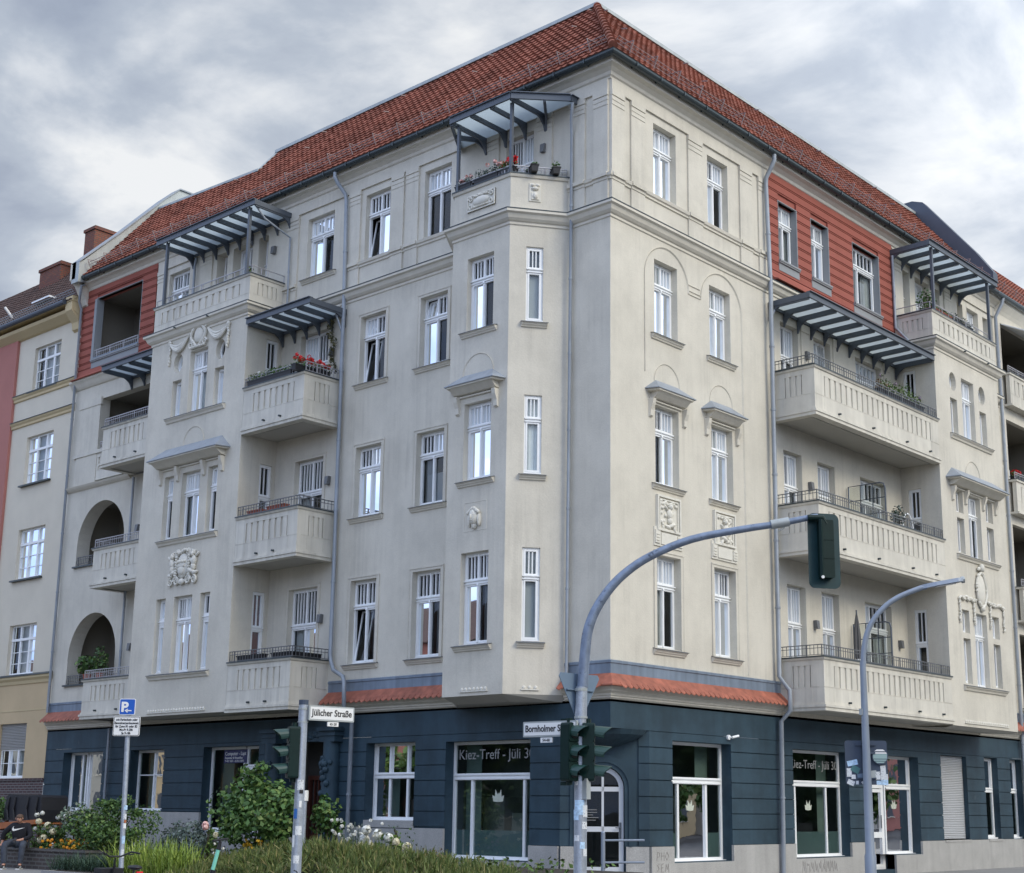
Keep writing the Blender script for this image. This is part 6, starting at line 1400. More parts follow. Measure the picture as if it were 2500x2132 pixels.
def signal_head(parent, org, normal, zt, h=.80, w=.24, label=None):
    nn = Vector((*normal, 0)).normalized(); f = frame_at(org, (-nn.y, nn.x, 0)); f.N = nn
    m = MB(); plate(m, f, 0, zt-h/2, w, h, .04, -.10, .05)
    for i in range(3): plate(m, f, 0, zt-h*(i+.5)/3, w*.97, h/3*.95, .03, .05, .065)
    m.tube([f.p(0, zt, -.03), f.p(0, zt+.06, -.03)], .045, 8); m.tube([f.p(0, zt-h-.05, -.03), f.p(0, zt-h, -.03)], .045, 8)
    m.bar(f.p(0, zt+.03, -.03), f.p(0, zt+.03, -.03)-nn*.14, .05); m.bar(f.p(0, zt-h-.03, -.03), f.p(0, zt-h-.03, -.03)-nn*.14, .05)
    hd = m.build('signal_head', M_SIGG, parent)
    if label: hd['label'] = label
    m = MB(); v = MB(); lens = MB()
    for i in range(3):
        z = zt-h*(i+.5)/3; R = w*.42; K = 12
        disc(lens, f, 0, z, R*.92, .066, .072)
        for j in range(K):   # hood: three quarters of a tapering tube
            a0, a1 = R_(-30+240*j/K), R_(-30+240*(j+1)/K)
            d0, d1 = .21*(.45+.55*max(0, math.sin(a0)))+.03, .21*(.45+.55*max(0, math.sin(a1)))+.03
            for s0, s1 in ((R, R), (R-.006, R-.006)): v.poly(f.p(s0*math.cos(a0), z+s0*math.sin(a0), .066), f.p(s0*math.cos(a1), z+s0*math.sin(a1), .066), f.p(s1*math.cos(a1), z+s1*math.sin(a1)-.02, .066+d1), f.p(s1*math.cos(a0), z+s1*math.sin(a0)-.02, .066+d0))
    lens.build('lens', M_BLK, hd); v.build('visor', M_VIS, hd); return hd
def street_sign(parent, org, U, L, zc, h, body, sub, subat):
    f = frame_at(org, U); f.N = Vector((f.U.y, -f.U.x, 0))
    if f.N.dot(VN) < 0: f.N = -f.N
    m = MB(); plate(m, f, L/2, zc, L, h, .012, -.02, .02); s = m.build('street_sign', M_ZINCL, parent)
    m = MB(); plate(m, f, L/2, zc, L-.045, h-.045, .004, .02, .023); m.build('sign_face', M_SIGNW, s)
    t = text('lettering', body, f.p(L/2, zc-h*.17, .026), f.U, (0, 0, 1), h*.62, M_INK, s, 'CENTER', sx=1.0, off=.002)
    wd = max(v.co.dot(f.U) for v in t.data.vertices)-min(v.co.dot(f.U) for v in t.data.vertices); k = (L-.09)/wd; c = f.p(L/2, 0, 0).dot(f.U)
    for v in t.data.vertices: v.co += f.U*((v.co.dot(f.U)-c)*(k-1))
    m = MB(); plate(m, f, subat, zc-h/2-.045, .20, .07, .004, -.01, .012); q = m.build('number_plate', M_SIGNW, s); text('lettering', sub, f.p(subat, zc-h/2-.064, .015), f.U, (0, 0, 1), .055, M_INK, q, 'CENTER')
    return s
def stickers(parent, items, rad):
    """(z, angle, width, height, material): small labels wrapped on the pole"""
    for z, a, w, h, mm in items:
        m = MB(); K = 4
        for i in range(K):
            t0, t1 = a+(i/K-.5)*w/rad, a+((i+1)/K-.5)*w/rad; R = rad+.003
            P = lambda t, zz: Vector((0, 0, zz))+(VN*math.cos(t)+VR*math.sin(t))*R
            m.poly(P(t0, z), P(t1, z), P(t1, z+h), P(t0, z+h))
        m.build('sticker', mm, parent)
# --- mast with the curved arm
t = thing('traffic_light', 'tall traffic light mast with long curved arm and two signal heads at the corner', 'traffic light', (-8.62, -6.44, 0))
def Q(u, z, n=0): return VR*u+VN*n+Vector((0, 0, z))
m = MB(); m.tube([Q(0, 0), Q(0, 1.2), Q(0, 2.9), Q(.01, 3.3)], [.095, .09, .084, .080], 16); m.build('pole', M_GALV, t, smooth=True, auto=.8)
P = [(.02, 3.3), (.05, 3.72), (.09, 4.07), (.20, 4.38), (.41, 4.70), (.66, 4.95), (1.01, 5.18), (1.58, 5.42), (2.3, 5.57), (2.79, 5.65), (3.22, 5.74), (3.4, 5.77)]
def smooth_pts(P, k=4):
    out_ = []
    for i in range(len(P)-1):
        p0, p1, p2, p3 = P[max(i-1, 0)], P[i], P[i+1], P[min(i+2, len(P)-1)]
        for j in range(k):
            t_ = j/k; out_.append(tuple(.5*((2*b)+(-a+c)*t_+(2*a-5*b+4*c-d)*t_*t_+(-a+3*b-3*c+d)*t_**3) for a, b, c, d in zip(p0, p1, p2, p3)))
    return out_+[P[-1]]
SP = smooth_pts(P); m = MB(); m.tube([Q(*q) for q in SP], [.080-.04*i/len(SP) for i in range(len(SP))], 14); m.build('arm', M_ARM, t, smooth=True, auto=.8)
m = MB(); m.tube([Q(2.72, 5.64), Q(2.98, 5.69)], .068, 12); m.tube([Q(2.88, 5.67), Q(2.91, 5.60), Q(2.83, 5.55)], .012, 6); m.build('arm_sleeve', M_ZINCL, t, smooth=True, auto=.8)
f = frame_at(Q(3.49, .21, -.05), (VR*.93-VN*.2)); f.N = Vector((f.U.y, -f.U.x, 0))
if f.N.dot(VN) < 0: f.N = -f.N
m = MB(); plate(m, f, 0, 5.07, .475, 1.09, .09, -.035, -.01); bb = m.build('backboard', M_SIGB, t)
m = MB(); plate(m, f, .0, 5.08, .20, .84, .02, -.01, .12)
for z in (4.94, 5.21): m.box(f, -.10, .10, z-.006, z+.006, .12, .126)
m.tube([f.p(-.26, 5.53, .05), f.p(-.05, 5.53, .08), f.p(.0, 5.44, .08)], .045, 10); m.bar(f.p(-.10, 5.5, .13), f.p(-.10, 4.66, .13), .04); m.build('signal_housing', M_SIGG, bb)
m = MB(); disc(m, f, -.1, 4.66, .022, .14, .16); m.build('bolt', M_SIGNW, bb)
m = MB()
for i in range(3):
    z = 5.35-i*.27; disc(m, f, 0, z, .095, -.045, -.036)
m.build('lens', M_BLK, bb)
signal_head(t, Q(-.135, 0, .10), (VR*.75+VN*.66).xy, 2.80, .80, .23, 'signal head facing the crossing with its visors towards the viewer')
signal_head(t, Q(.13, 0, .0), (VR*.98+VN*.08).xy, 2.80, .80, .23, 'signal head turned to the right, seen from its side')
street_sign(t, Q(-.80, 0, -.36), (.10, -.995, 0), .92, 2.72, .215, 'Bornholmer Straße', '54-60', .40)
f = frame_at(Q(-.02, 0, -.09), VR*.74-VN*.68); f.N = Vector((f.U.y, -f.U.x, 0))
if f.N.dot(VN) < 0: f.N = -f.N
T = [(-.39, 3.44), (-.36, 3.49), (.36, 3.49), (.39, 3.44), (.035, 2.83), (-.035, 2.83)]
m = MB(); m.prism([f.p(u, z, -.012) for u, z in T], f.N*.012); m.bar(f.p(-.26, 3.26, .012), f.p(.26, 3.26, .012), .04, .015); ys = m.build('yield_sign', M_SIGNB, t)
m = MB(); m.tube([Q(0, 3.24), Q(0, 3.28)], .09, 14); m.tube([Q(0, 2.86), Q(0, 2.89)], .094, 14); m.build('clamp', M_ZINCL, t)
m = MB(); m.cbox(Q(.075, 1.90, .07), .09, .09, .28); m.build('push_button', M_ZINCL, t)
stickers(t, [(1.55, -.2, .14, .2, M_STK), (1.52, .9, .10, .16, M_STKW), (1.36, .7, .09, .10, M_STKW), (1.20, -.6, .08, .08, M_STKW), (1.10, .3, .07, .09, M_STK), (1.0, .8, .07, .1, M_STKW), (1.95, -.7, .05, .15, M_STKW), (1.48, -.8, .1, .14, M_STK)], .092)
# --- pole with the street name and a signal turned left
t = thing('traffic_light', 'sticker covered traffic light pole carrying the Jülicher Straße name sign', 'traffic light', (-9.52, -1.48, 0))
m = MB(); m.tube([Q(0, 0), Q(0, 1.5), Q(0, 3.2)], [.083, .078, .072], 16); m.tube([Q(0, 3.2), Q(0, 3.27)], .074, 16); m.build('pole', M_GALV, t, smooth=True, auto=.8)
m = MB(); m.tube([Q(0, 3.12), Q(0, 3.15)], .082, 14); m.tube([Q(0, 2.92), Q(0, 2.94)], .082, 14); m.build('clamp', M_ZINCL, t)
m = MB(); m.tube([Q(0, 3.2), Q(0, 3.275)], .076, 14); m.build('pole_cap', M_SIGNK, t)
street_sign(t, Q(.09, 0, .05), (.988, -.152, 0), .83, 3.075, .235, 'Jülicher Straße', '45-28', .45)
signal_head(t, Q(-.15, 0, .02), (-VR*.93+VN*.35).xy, 2.86, .80, .24)
stickers(t, [(1.88, .3, .1, .16, M_STKW), (1.20, .3, .10, .14, M_STKW), (1.02, -.7, .05, .18, M_SIGNW), (.78, .1, .09, .12, M_STKW), (1.45, -.5, .06, .15, M_BLUE), (1.62, .4, .04, .1, M_SIGNW), (1.83, .5, .06, .06, M_INK)], .080)
m = MB(); m.tube([Q(-.02, .68, .083), Q(.03, .66, .083), Q(.045, .60, .081), Q(-.01, .52, .084), Q(-.05, .46, .075), Q(.0, .50, .085), Q(.02, .42, .085), Q(.06, .47, .07)], .008, 5); m.build('scrawl', M_INK, t)
# --- parking sign
t = thing('parking_sign', 'blue parking sign with white text plate on a thin pole', 'sign', (-8.97, 4.18, 0))
m = MB(); m.tube([Q(.01, 0), Q(-.075, 3.55)], .045, 12); m.tube([Q(-.075, 3.55), Q(-.075, 3.57)], .047, 12); m.build('pole', M_GALV, t, smooth=True, auto=.8)
f = frame_at(Q(-.075, -.02, .06), VR*.995+VN*.03); f.N = Vector((f.U.y, -f.U.x, 0))
if f.N.dot(VN) < 0: f.N = -f.N
m = MB(); plate(m, f, -.01, 3.44, .30, .30, .03, -.01, .004); s = m.build('blue_plate', M_SIGNW, t)
m = MB(); plate(m, f, -.01, 3.44, .276, .276, .022, .004, .007); m.build('blue_face', M_SIGNBLUE, s)
text('lettering', 'P', f.p(-.125, 3.355, .009), f.U, (0, 0, 1), .245, M_SIGNW, s, 'LEFT', sx=1.05, off=.010)
m = MB(); m.box(f, -.03, .075, 3.360, 3.378, .007, .011); m.prism([f.p(u, z, .007) for u, z in ((-.055, 3.369), (-.005, 3.405), (.01, 3.395), (-.02, 3.369), (.01, 3.343), (-.005, 3.333))], f.N*.004); m.build('arrow', M_SIGNW, s)
m = MB(); plate(m, f, 0, 3.085, .50, .36, .03, -.01, .004); s = m.build('text_plate', M_SIGNW, t)
m = MB()
P0, P1 = roundrect(.485, .345, .026), roundrect(.467, .327, .02)
for i in range(len(P0)): j = (i+1) % len(P0); m.poly(f.p(P0[i][0], 3.085+P0[i][1], .006), f.p(P0[j][0], 3.085+P0[j][1], .006), f.p(P1[j][0], 3.085+P1[j][1], .006), f.p(P1[i][0], 3.085+P1[i][1], .006))
m.build('border', M_INK, s)
for i, b in enumerate(('mit Parkschein oder', 'Bewohnerparkausweis', 'für Zone 81 oder 82', 'Mo-Fr 9-20h', 'Sa 9-18h')): text('lettering', b, f.p(0, 3.185-i*.062, .008), f.U, (0, 0, 1), .060, M_INK, s, 'CENTER', sx=.82, off=.001)
stickers(t, [(1.55, .2, .07, .08, M_STK), (1.38, .1, .07, .10, M_STKW), (1.22, .4, .05, .09, M_SIGNW), (.95, 0, .08, .14, M_STK), (1.32, .5, .04, .05, M_ORNG), (.7, .2, .06, .15, M_STKW)], .045)
# --- street lamp with a panel seen from behind
t = thing('street_lamp', 'slim grey street lamp with curved arm and flat lamp head', 'street lamp', (-5.55, -9.17, 0))
m = MB(); m.tube([Q(0, 0), Q(0, 1.02), Q(0, 1.06), Q(0, 2.2), Q(0, 3.2), Q(0, 3.74)], [.082, .080, .066, .058, .048, .043], 14); m.build('pole', M_LAMPP, t, smooth=True, auto=.8)
SP = smooth_pts([(.01, 3.70), (.012, 3.82), (.06, 4.09), (.16, 4.32), (.35, 4.54), (.57, 4.69), (.86, 4.81), (.97, 4.84)])
m = MB(); m.tube([Q(*q) for q in SP], .040, 12); m.build('arm', M_LAMPP, t, smooth=True, auto=.8)
m = MB(); L0 = [(.90, 4.815, .035), (.97, 4.83, .06), (1.10, 4.855, .10), (1.42, 4.915, .11), (1.50, 4.93, .06)]
for i, (u, z, w) in enumerate(L0):
    for s, dz in ((-1, 0), (1, 0), (.75, .06), (-.75, .06)): m.v.append(tuple(Q(u, z-.01+dz, s*w)))
for i in range(len(L0)-1):
    for j in range(4): m.f.append((i*4+j, i*4+(j+1) % 4, i*4+4+(j+1) % 4, i*4+4+j))
m.f += [(0, 1, 2, 3), (16, 19, 18, 17)]; lh = m.build('lamp_head', M_LAMPP, t)
m = MB(); m.prism([Q(1.12, 4.845, -.07), Q(1.42, 4.90, -.07), Q(1.42, 4.90, .07), Q(1.12, 4.845, .07)], (0, 0, -.006)); m.build('lamp_glass', M_SIGNW, lh); m = MB(); m.tube([Q(1.49, 4.945), Q(1.53, 4.952)], .05, 8); m.build('end_cap', M_ZINCL, lh)
f = frame_at(Q(.015, 0, -.09), VR); f.N = VN.copy()
m = MB(); plate(m, f, 0, 2.31, .60, .62, .035, -.012, 0); m.bar(f.p(-.15, 2.555, .02), f.p(.14, 2.56, .02), .025, .015); m.bar(f.p(-.13, 2.09, .02), f.p(.13, 2.09, .02), .02, .015); sp = m.build('sign_panel', M_SIGNK, t)
rnd = random.Random(11)
for u, z, w, h, a, mm in ((-.20, 2.305, .15, .075, .22, M_STK), (-.16, 2.215, .12, .09, -.5, MATS.get('teal_sticker') or mat('teal_sticker', (.08, .2, .19), .5)), (-.25, 2.17, .07, .12, 0, M_STKW), (-.19, 2.11, .06, .06, 0, M_SIGNW), (-.23, 2.03, .10, .07, -.4, M_STKW), (-.09, 2.12, .09, .07, .1, M_SIGNB), (.10, 2.15, .08, .10, .1, M_ZINCL), (.16, 2.13, .07, .11, .05, M_STKW), (.235, 2.21, .075, .12, .06, M_STKW), (.25, 2.11, .10, .08, 0, M_STKW), (.17, 2.03, .07, .055, 0, M_STK), (.25, 2.035, .10, .075, 0, M_STK), (-.14, 2.03, .04, .05, 0, M_STKW), (-.05, 2.03, .05, .05, .6, M_STKW)):
    m = MB(); ca, sa = math.cos(a), math.sin(a); m.poly(*[f.p(u+x*ca-y*sa, z+x*sa+y*ca, .004+rnd.uniform(0, .002)) for x, y in ((-w/2, -h/2), (w/2, -h/2), (w/2, h/2), (-w/2, h/2))]); m.build('sticker', mm, sp)
# small round mirror-like disc with stripes, clamped to the pole
m = MB(); disc(m, f, .19, 2.40, .115, .03, .04, 24); m.bar(f.p(.03, 2.45, .05), f.p(.12, 2.44, .03), .03); rd = m.build('round_disc', M_SIGNK, t)
TEALS = mat('pale_teal_stripe', (.30, .42, .40), .4)
for z0, z1, mm in ((2.47, 2.495, M_SIGNW), (2.435, 2.455, M_SIGNW), (2.365, 2.43, TEALS), (2.335, 2.355, TEALS), (2.305, 2.325, TEALS)):
    m = MB(); w0, w1 = (math.sqrt(max(0, .105**2-(z-2.40)**2)) for z in (z0, z1)); m.poly(f.p(.19-w0, z0, .042), f.p(.19+w0, z0, .042), f.p(.19+w1, z1, .042), f.p(.19-w1, z1, .042)); m.build('stripe', mm, rd)
m = MB(); m.cbox(Q(-.055, 3.02, .02), .03, .05, .09); m.build('junction_box', M_ZINCL, t)
# --- entry handrail, small post
t = thing('handrail', 'grey tubular handrail in front of the corner door', 'handrail', (-.12, .1, 0))
m = MB(); m.tube([(0, 0, 0), (0, 0, 1.14)], .045, 12); m.ball((0, 0, 1.15), .045, 10, 6); m.build('post', M_STEEL if False else MATS['grey_lamp_paint'], t, smooth=True, auto=.8)
for z in (1.0, .55): m = MB(); m.tube([(0, 0, z), (.6, -.63, z+.01)], .024, 10); m.build('rail', MATS['grey_lamp_paint'], t, smooth=True, auto=.8)
t = thing('marker_post', 'slim galvanised post with white cap behind the street name pole', 'post', (-4, 5.16, 0))
m = MB(); m.tube([(0, 0, 0), (0, 0, 1.78)], .05, 12); m.build('pole', M_GALV, t, smooth=True, auto=.8); m = MB(); m.tube([(0, 0, 1.76), (0, 0, 1.98)], .075, 12); m.build('cap', M_SIGNW, t, smooth=True, auto=.8)
# --- e-scooter, bicycle
MINT = mat('mint_paint', (.22, .62, .47), .4, var=.05)
t = thing('electric_scooter', 'mint green electric scooter parked before the flower bed', 'scooter', (-10.33, -.5, 0), math.atan2(VR.y, VR.x))
def wheel(m, c, r, rt, ax=(0, 1, 0), k=20):
    c = Vector(c); ax = Vector(ax).normalized(); e1 = ax.orthogonal().normalized(); e2 = ax.cross(e1); m.tube([c+(e1*math.cos(2*math.pi*i/k)+e2*math.sin(2*math.pi*i/k))*r for i in range(k+1)], rt, 8, cap=False)
m = MB(); m.tube([(-.10, 0, .22), (-.02, 0, .62)], .035, 10); m.tube([(-.02, 0, .66), (.055, 0, 1.0)], .03, 10); m.build('stem', MINT, t, smooth=True, auto=.8)
m = MB(); m.tube([(-.028, 0, .58), (-.01, 0, .67)], .042, 10); m.tube([(.05, 0, .97), (.075, 0, 1.10)], [.034, .026], 10); m.tube([(-.12, 0, .1), (-.09, 0, .28)], .03, 8); m.build('collar', M_BLK, t, smooth=True, auto=.8)
m = MB(); m.tube([(.02, -.27, 1.11), (.06, -.12, 1.12), (.075, 0, 1.12), (.09, .12, 1.125), (.13, .27, 1.13)], .017, 8); m.bar((.07, .1, 1.13), (.14, .22, 1.10), .012); m.build('handlebar', M_BLK, t, smooth=True, auto=.8)
m = MB(); m.prism([Vector(q) for q in ((-.08, -.08, .13), (.72, -.08, .13), (.78, -.05, .16), (.78, .05, .16), (.72, .08, .13), (-.08, .08, .13))], (0, 0, .05)); m.build('deck', M_BLK, t)
m = MB(); wheel(m, (-.13, 0, .11), .09, .022); wheel(m, (.83, 0, .11), .09, .022); m.tube([(-.13, -.03, .11), (-.13, .03, .11)], .06, 12); m.tube([(.83, -.03, .11), (.83, .03, .11)], .06, 12); m.build('wheels', M_BLK, t, smooth=True, auto=.8)
m = MB(); m.prism([Vector((x, -.03, z)) for x, z in ((.74, .20), (.84, .24), (.93, .20), (.92, .17), (.84, .22), (.76, .18))], (0, .06, 0)); m.build('fender', MINT, t)
t = thing('bicycle', 'dark bicycle with black saddle and red rear light by the parking sign', 'bicycle', (-12.87, -2.15, 0), R_(-102))
m = MB(); ht, st, bb_, ra, fa = (-.62, 0, .78), (.06, 0, .62), (-.08, 0, .28), (.36, 0, .34), (-.82, 0, .34)
for a, b, r in (((-.60, 0, .66), st, .018), ((-.62, 0, .60), bb_, .02), (bb_, (.10, 0, .70), .017), (bb_, ra, .012), (st, ra, .010), ((-.60, 0, .82), (-.66, 0, .58), .02), ((-.66, 0, .58), fa, .014)): m.tube([a, b], r, 8)
m.build('frame', M_BLK, t, smooth=True, auto=.8)
for c in (ra, fa):
    m = MB(); wheel(m, c, .33, .018, k=28); m.build('wheel', M_BLK, t, smooth=True); 
    q = MB()
    for i in range(14): a = 2*math.pi*i/14; q.bar(Vector(c), Vector(c)+Vector((math.cos(a), 0, math.sin(a)))*.32, .004)
    q.build('spokes', M_STEEL, t)
m = MB(); m.tube([(.10, 0, .68), (.13, 0, .80)], .013, 8); m.build('seat_post', M_STEEL, t)
m = MB(); m.ball((.17, 0, .82), (.12, .085, .035), 12, 7); m.ball((.03, 0, .82), (.13, .032, .026), 10, 6); m.build('saddle', M_BLK, t, smooth=True)
m = MB(); m.tube([(-.60, 0, .82), (-.58, 0, .92)], .014, 8); m.tube([(-.42, -.28, .98), (-.52, -.20, 1.0), (-.60, -.08, .94), (-.60, .08, .94), (-.52, .20, 1.0), (-.42, .28, .98)], .013, 8); m.tube([(-.62, .2, .96), (-.5, .22, .97)], .008, 6); m.build('handlebar', M_BLK, t, smooth=True, auto=.8)
m = MB(); m.cbox((.33, 0, .74), .05, .08, .07); m.build('rear_light', F_RED, t); m = MB(); m.box(Fr((0, 0), (1, 0), (0, 1)), .20, .62, .685, .70, -.06, .06); m.build('luggage_rack', M_STEEL, t)
m = MB(); m.hexa([Vector(q) for q in ((-.92, -.14, .55), (-.68, -.14, .55), (-.68, .14, .55), (-.92, .14, .55), (-.95, -.16, .78), (-.66, -.16, .78), (-.66, .16, .78), (-.95, .16, .78))]); m.build('front_bag', M_TARP, t)
# --- garden wall, tarpaulin stall
t = thing('garden_wall', 'low dark brick garden wall along the flower bed', 'wall', (-4, 14, 0))
pth = [(-1.9, 22.5), (-4.0, 22.5), (-4.0, 13.6), (-1.9, 13.2)]
pl = [(x+4, y-14) for x, y in pth]
m = MB(); m.sweep(pl, [(-.22, 0), (-.22, .46), (0, .46), (0, 0)]); m.build('brickwork', M_BRICKW, t)
m = MB(); m.sweep(pl, [(-.25, .46), (-.25, .53), (.03, .53), (.03, .46), (-.25, .46)]); m.build('coping', M_BRICKW, t)
m = MB(); m.poly((-.04, 13.3, .38), (-.04, 22.5, .38), (-3.9, 22.5, .38), (-3.9, 13.6, .38)); m.poly((-.04, -.9, .38), (-.04, 13.3, .38), (-3.6, 13.3, .36), (-3.6, -.9, .36)); m.poly((-3.6, -.9, .36), (-3.6, 13.3, .36), (-5.4, 13.1, .03), (-5.4, -.9, .03)); m.poly((-.04, -.9, .38), (-3.6, -.9, .36), (-5.4, -.9, .03), (-3.4, -1.4, .03), (-.04, -1.3, .03))
tag(m.build('soil', M_SOIL), kind='structure')
t = thing('edging_kerb', 'low stone edging round the front of the flower bed', 'edging', (-5.4, 6, 0)); m = MB(); m.sweep([(1.4, 7.2), (0, 7.2), (0, -7.0), (3.5, -7.6)], [(-.08, 0), (-.08, .1), (0, .1), (0, 0)]); m.build('kerbstone', M_KERB, t)
t = thing('covered_stand', 'stand wrapped in black tarpaulin above an orange brown board behind the man', 'covered stand', (-2.6, 18.75, 0))
m = MB(); PR = [(-.98, 1.18), (-1.0, 1.5), (-.96, 1.84), (-.85, 1.90), (0, 1.90), (.8, 1.93), (.93, 1.86), (1.0, 1.5), (1.0, 1.22)]
m.prism([Vector((-.35, y, z)) for y, z in PR], (.8, 0, 0))
for y in (-.8, -.3, .4, .75): m.tube([(-.36, y, 1.85), (-.38, y+.05, 1.5), (-.36, y-.03, 1.2)], .03, 6)
m.build('tarpaulin', M_TARP, t); m = MB(); m.hexa([Vector(q) for q in ((-.5, -.95, 1.12), (-.5, 1.25, .93), (.4, 1.25, .93), (.4, -.95, 1.12), (-.5, -.95, 1.24), (-.5, 1.25, 1.12), (.4, 1.25, 1.12), (.4, -.95, 1.24))]); m.build('board', M_ORNG, t)
m = MB()
for y in (-.9, .9): m.cbox((-.3, y, .6), .08, .08, 1.2); m.cbox((.3, y, .6), .08, .08, 1.2)
m.build('leg', M_DOOR, t)
# ------------------------------------------------------------------ planting
def shrub(name, label, cat, loc, builder, gm, stems=5, sh=.8, sr=.3, group=None, seed=1):
    t = thing(name, label, cat, loc, 0, group); rnd = random.Random(seed); m = MB()
    for i in range(stems):
        a = rnd.uniform(0, 6.28); e = Vector((math.cos(a)*sr, math.sin(a)*sr, sh)); m.tube([(0, 0, -.05), tuple(e*.5+Vector((0, 0, .05))), tuple(e)], [.022, .016, .006], 6)
    m.build('stem', M_STEM, t); m = MB(); builder(m); m.build('foliage', gm, t); return t
def blossoms(t, fm, pts, r, n, s, seed=0):
    for i, p in enumerate(pts):
        m = MB(); petals(m, p, r*random.Random(seed+i).uniform(.8, 1.15), n, s, seed+i); m.build('blossom', fm, t)
def big(m):
    clumps(m, (0, 0, 1.2), (.75, 1.15, .72), 30, 95, .135, 3, .42)
    clumps(m, (0, .1, 1.85), (.4, .5, .35), 7, 60, .13, 4, .5); leaves(m, (0, 0, 1.15), (.95, 1.45, .85), 500, .13, 8, .6); clumps(m, (0, -.9, .75), (.5, .5, .35), 6, 70, .13, 9, .5)
shrub('broadleaf_shrub', 'tall dark green broad-leaved bush covering the computer shop window', 'shrub', (-3.0, 8.15, .38), big, L_DEEP, 7, 1.5, .6, seed=2)
def dark(m):
    clumps(m, (0, 0, .72), (.8, 1.5, .55), 34, 110, .085, 13, .4); clumps(m, (0, -.4, 1.2), (.4, .6, .3), 8, 90, .085, 14, .5); leaves(m, (0, 0, .75), (1.0, 1.85, .75), 600, .08, 18, .6)
shrub('dense_shrub', 'wide dense dark green shrub behind the parking sign', 'shrub', (-3.1, 13.9, .38), dark, L_DARK, 7, 1.0, .6, seed=3)
def vari(m): clumps(m, (0, 0, 1.0), (.45, .6, .55), 14, 90, .085, 23, .42)
shrub('variegated_shrub', 'grey white variegated shrub left of the dense dark shrub', 'shrub', (-3.0, 15.7, .38), vari, L_VAR, 6, 1.2, .3, seed=4)
def grey(m):
    rnd = random.Random(5)
    for i in range(1500):
        a, e = rnd.uniform(0, 6.28), math.acos(rnd.uniform(0, 1)); d = Vector((math.sin(e)*math.cos(a), math.sin(e)*math.sin(a), math.cos(e))); p = Vector((d.x*.7, d.y*1.0, d.z*.82))*rnd.uniform(.6, 1.0)
        leaf(m, p+Vector((0, 0, .12)), rnd.uniform(.06, .11), rnd, d)
shrub('lavender_dome', 'rounded grey green dome shrub against the pale plinth', 'shrub', (-2.4, 11.6, .38), grey, L_GREY, 8, .6, .4, seed=5)
def low(m): clumps(m, (0, 0, .35), (.6, 1.5, .35), 18, 90, .07, 33, .5); clumps(m, (.3, -1.5, .5), (.5, .5, .4), 5, 80, .075, 35, .5)
shrub('hedge_shrub', 'mid green shrub filling the bed behind the seated man', 'shrub', (-3.2, 17.3, .38), low, L_DARK, 6, .5, .4, seed=6)
def far_(m): clumps(m, (0, 0, 1.0), (.4, .55, .6), 12, 80, .09, 43, .45)
shrub('leafy_bush', 'green bush at the left edge beside the black tarpaulin', 'shrub', (-3.0, 20.5, .38), far_, L_DEEP, 5, 1.0, .3, seed=7)
def side(m): clumps(m, (0, 0, .95), (.3, .45, .5), 12, 40, .13, 53, .5)
shrub('young_shrub', 'loose young shrub in front of the house door', 'shrub', (-2.0, 6.85, .38), side, L_DEEP, 5, 1.1, .3, seed=8)
def blades(m, c, n, L, w, spread, seed, arch=.6, ry=1.0, rx=.5):
    rnd = random.Random(seed); c = Vector(c)
    for i in range(n):
        p = c+Vector((rnd.uniform(-rx, rx), rnd.uniform(-ry, ry), 0)); a = rnd.uniform(0, 6.28); d = Vector((math.cos(a), math.sin(a), 0)); l = L*rnd.uniform(.55, 1.15); sp = spread*rnd.uniform(.2, 1.2); s = Vector((-d.y, d.x, 0))*w
        pts = [p+d*(sp*l*t)+Vector((0, 0, l*(t-arch*sp*t*t*.9))) for t in (0, .35, .7, 1.0)]
        ws = (1, .9, .6, .05)
        m.add([q+s*k for q, k in zip(pts, ws)]+[q-s*k for q, k in zip(pts, ws)], [(0, 1, 5, 4), (1, 2, 6, 5), (2, 3, 7, 6)])
t = thing('daylily_clump', 'bright yellow green strappy clump in the front bed', 'grass plant', (-4.6, 9.6, .18))
m = MB(); blades(m, (0, 0, -.05), 700, .86, .014, .7, 3, .5, 1.35, .45); m.build('foliage', L_LILY, t)
t = thing('juniper', 'low spreading blue green juniper below the dense shrub', 'shrub', (-4.5, 12.2, .18))
m = MB(); blades(m, (0, 0, -.1), 1800, .5, .010, 1.0, 4, .5, 1.35, .5); m.build('foliage', L_JUN, t)
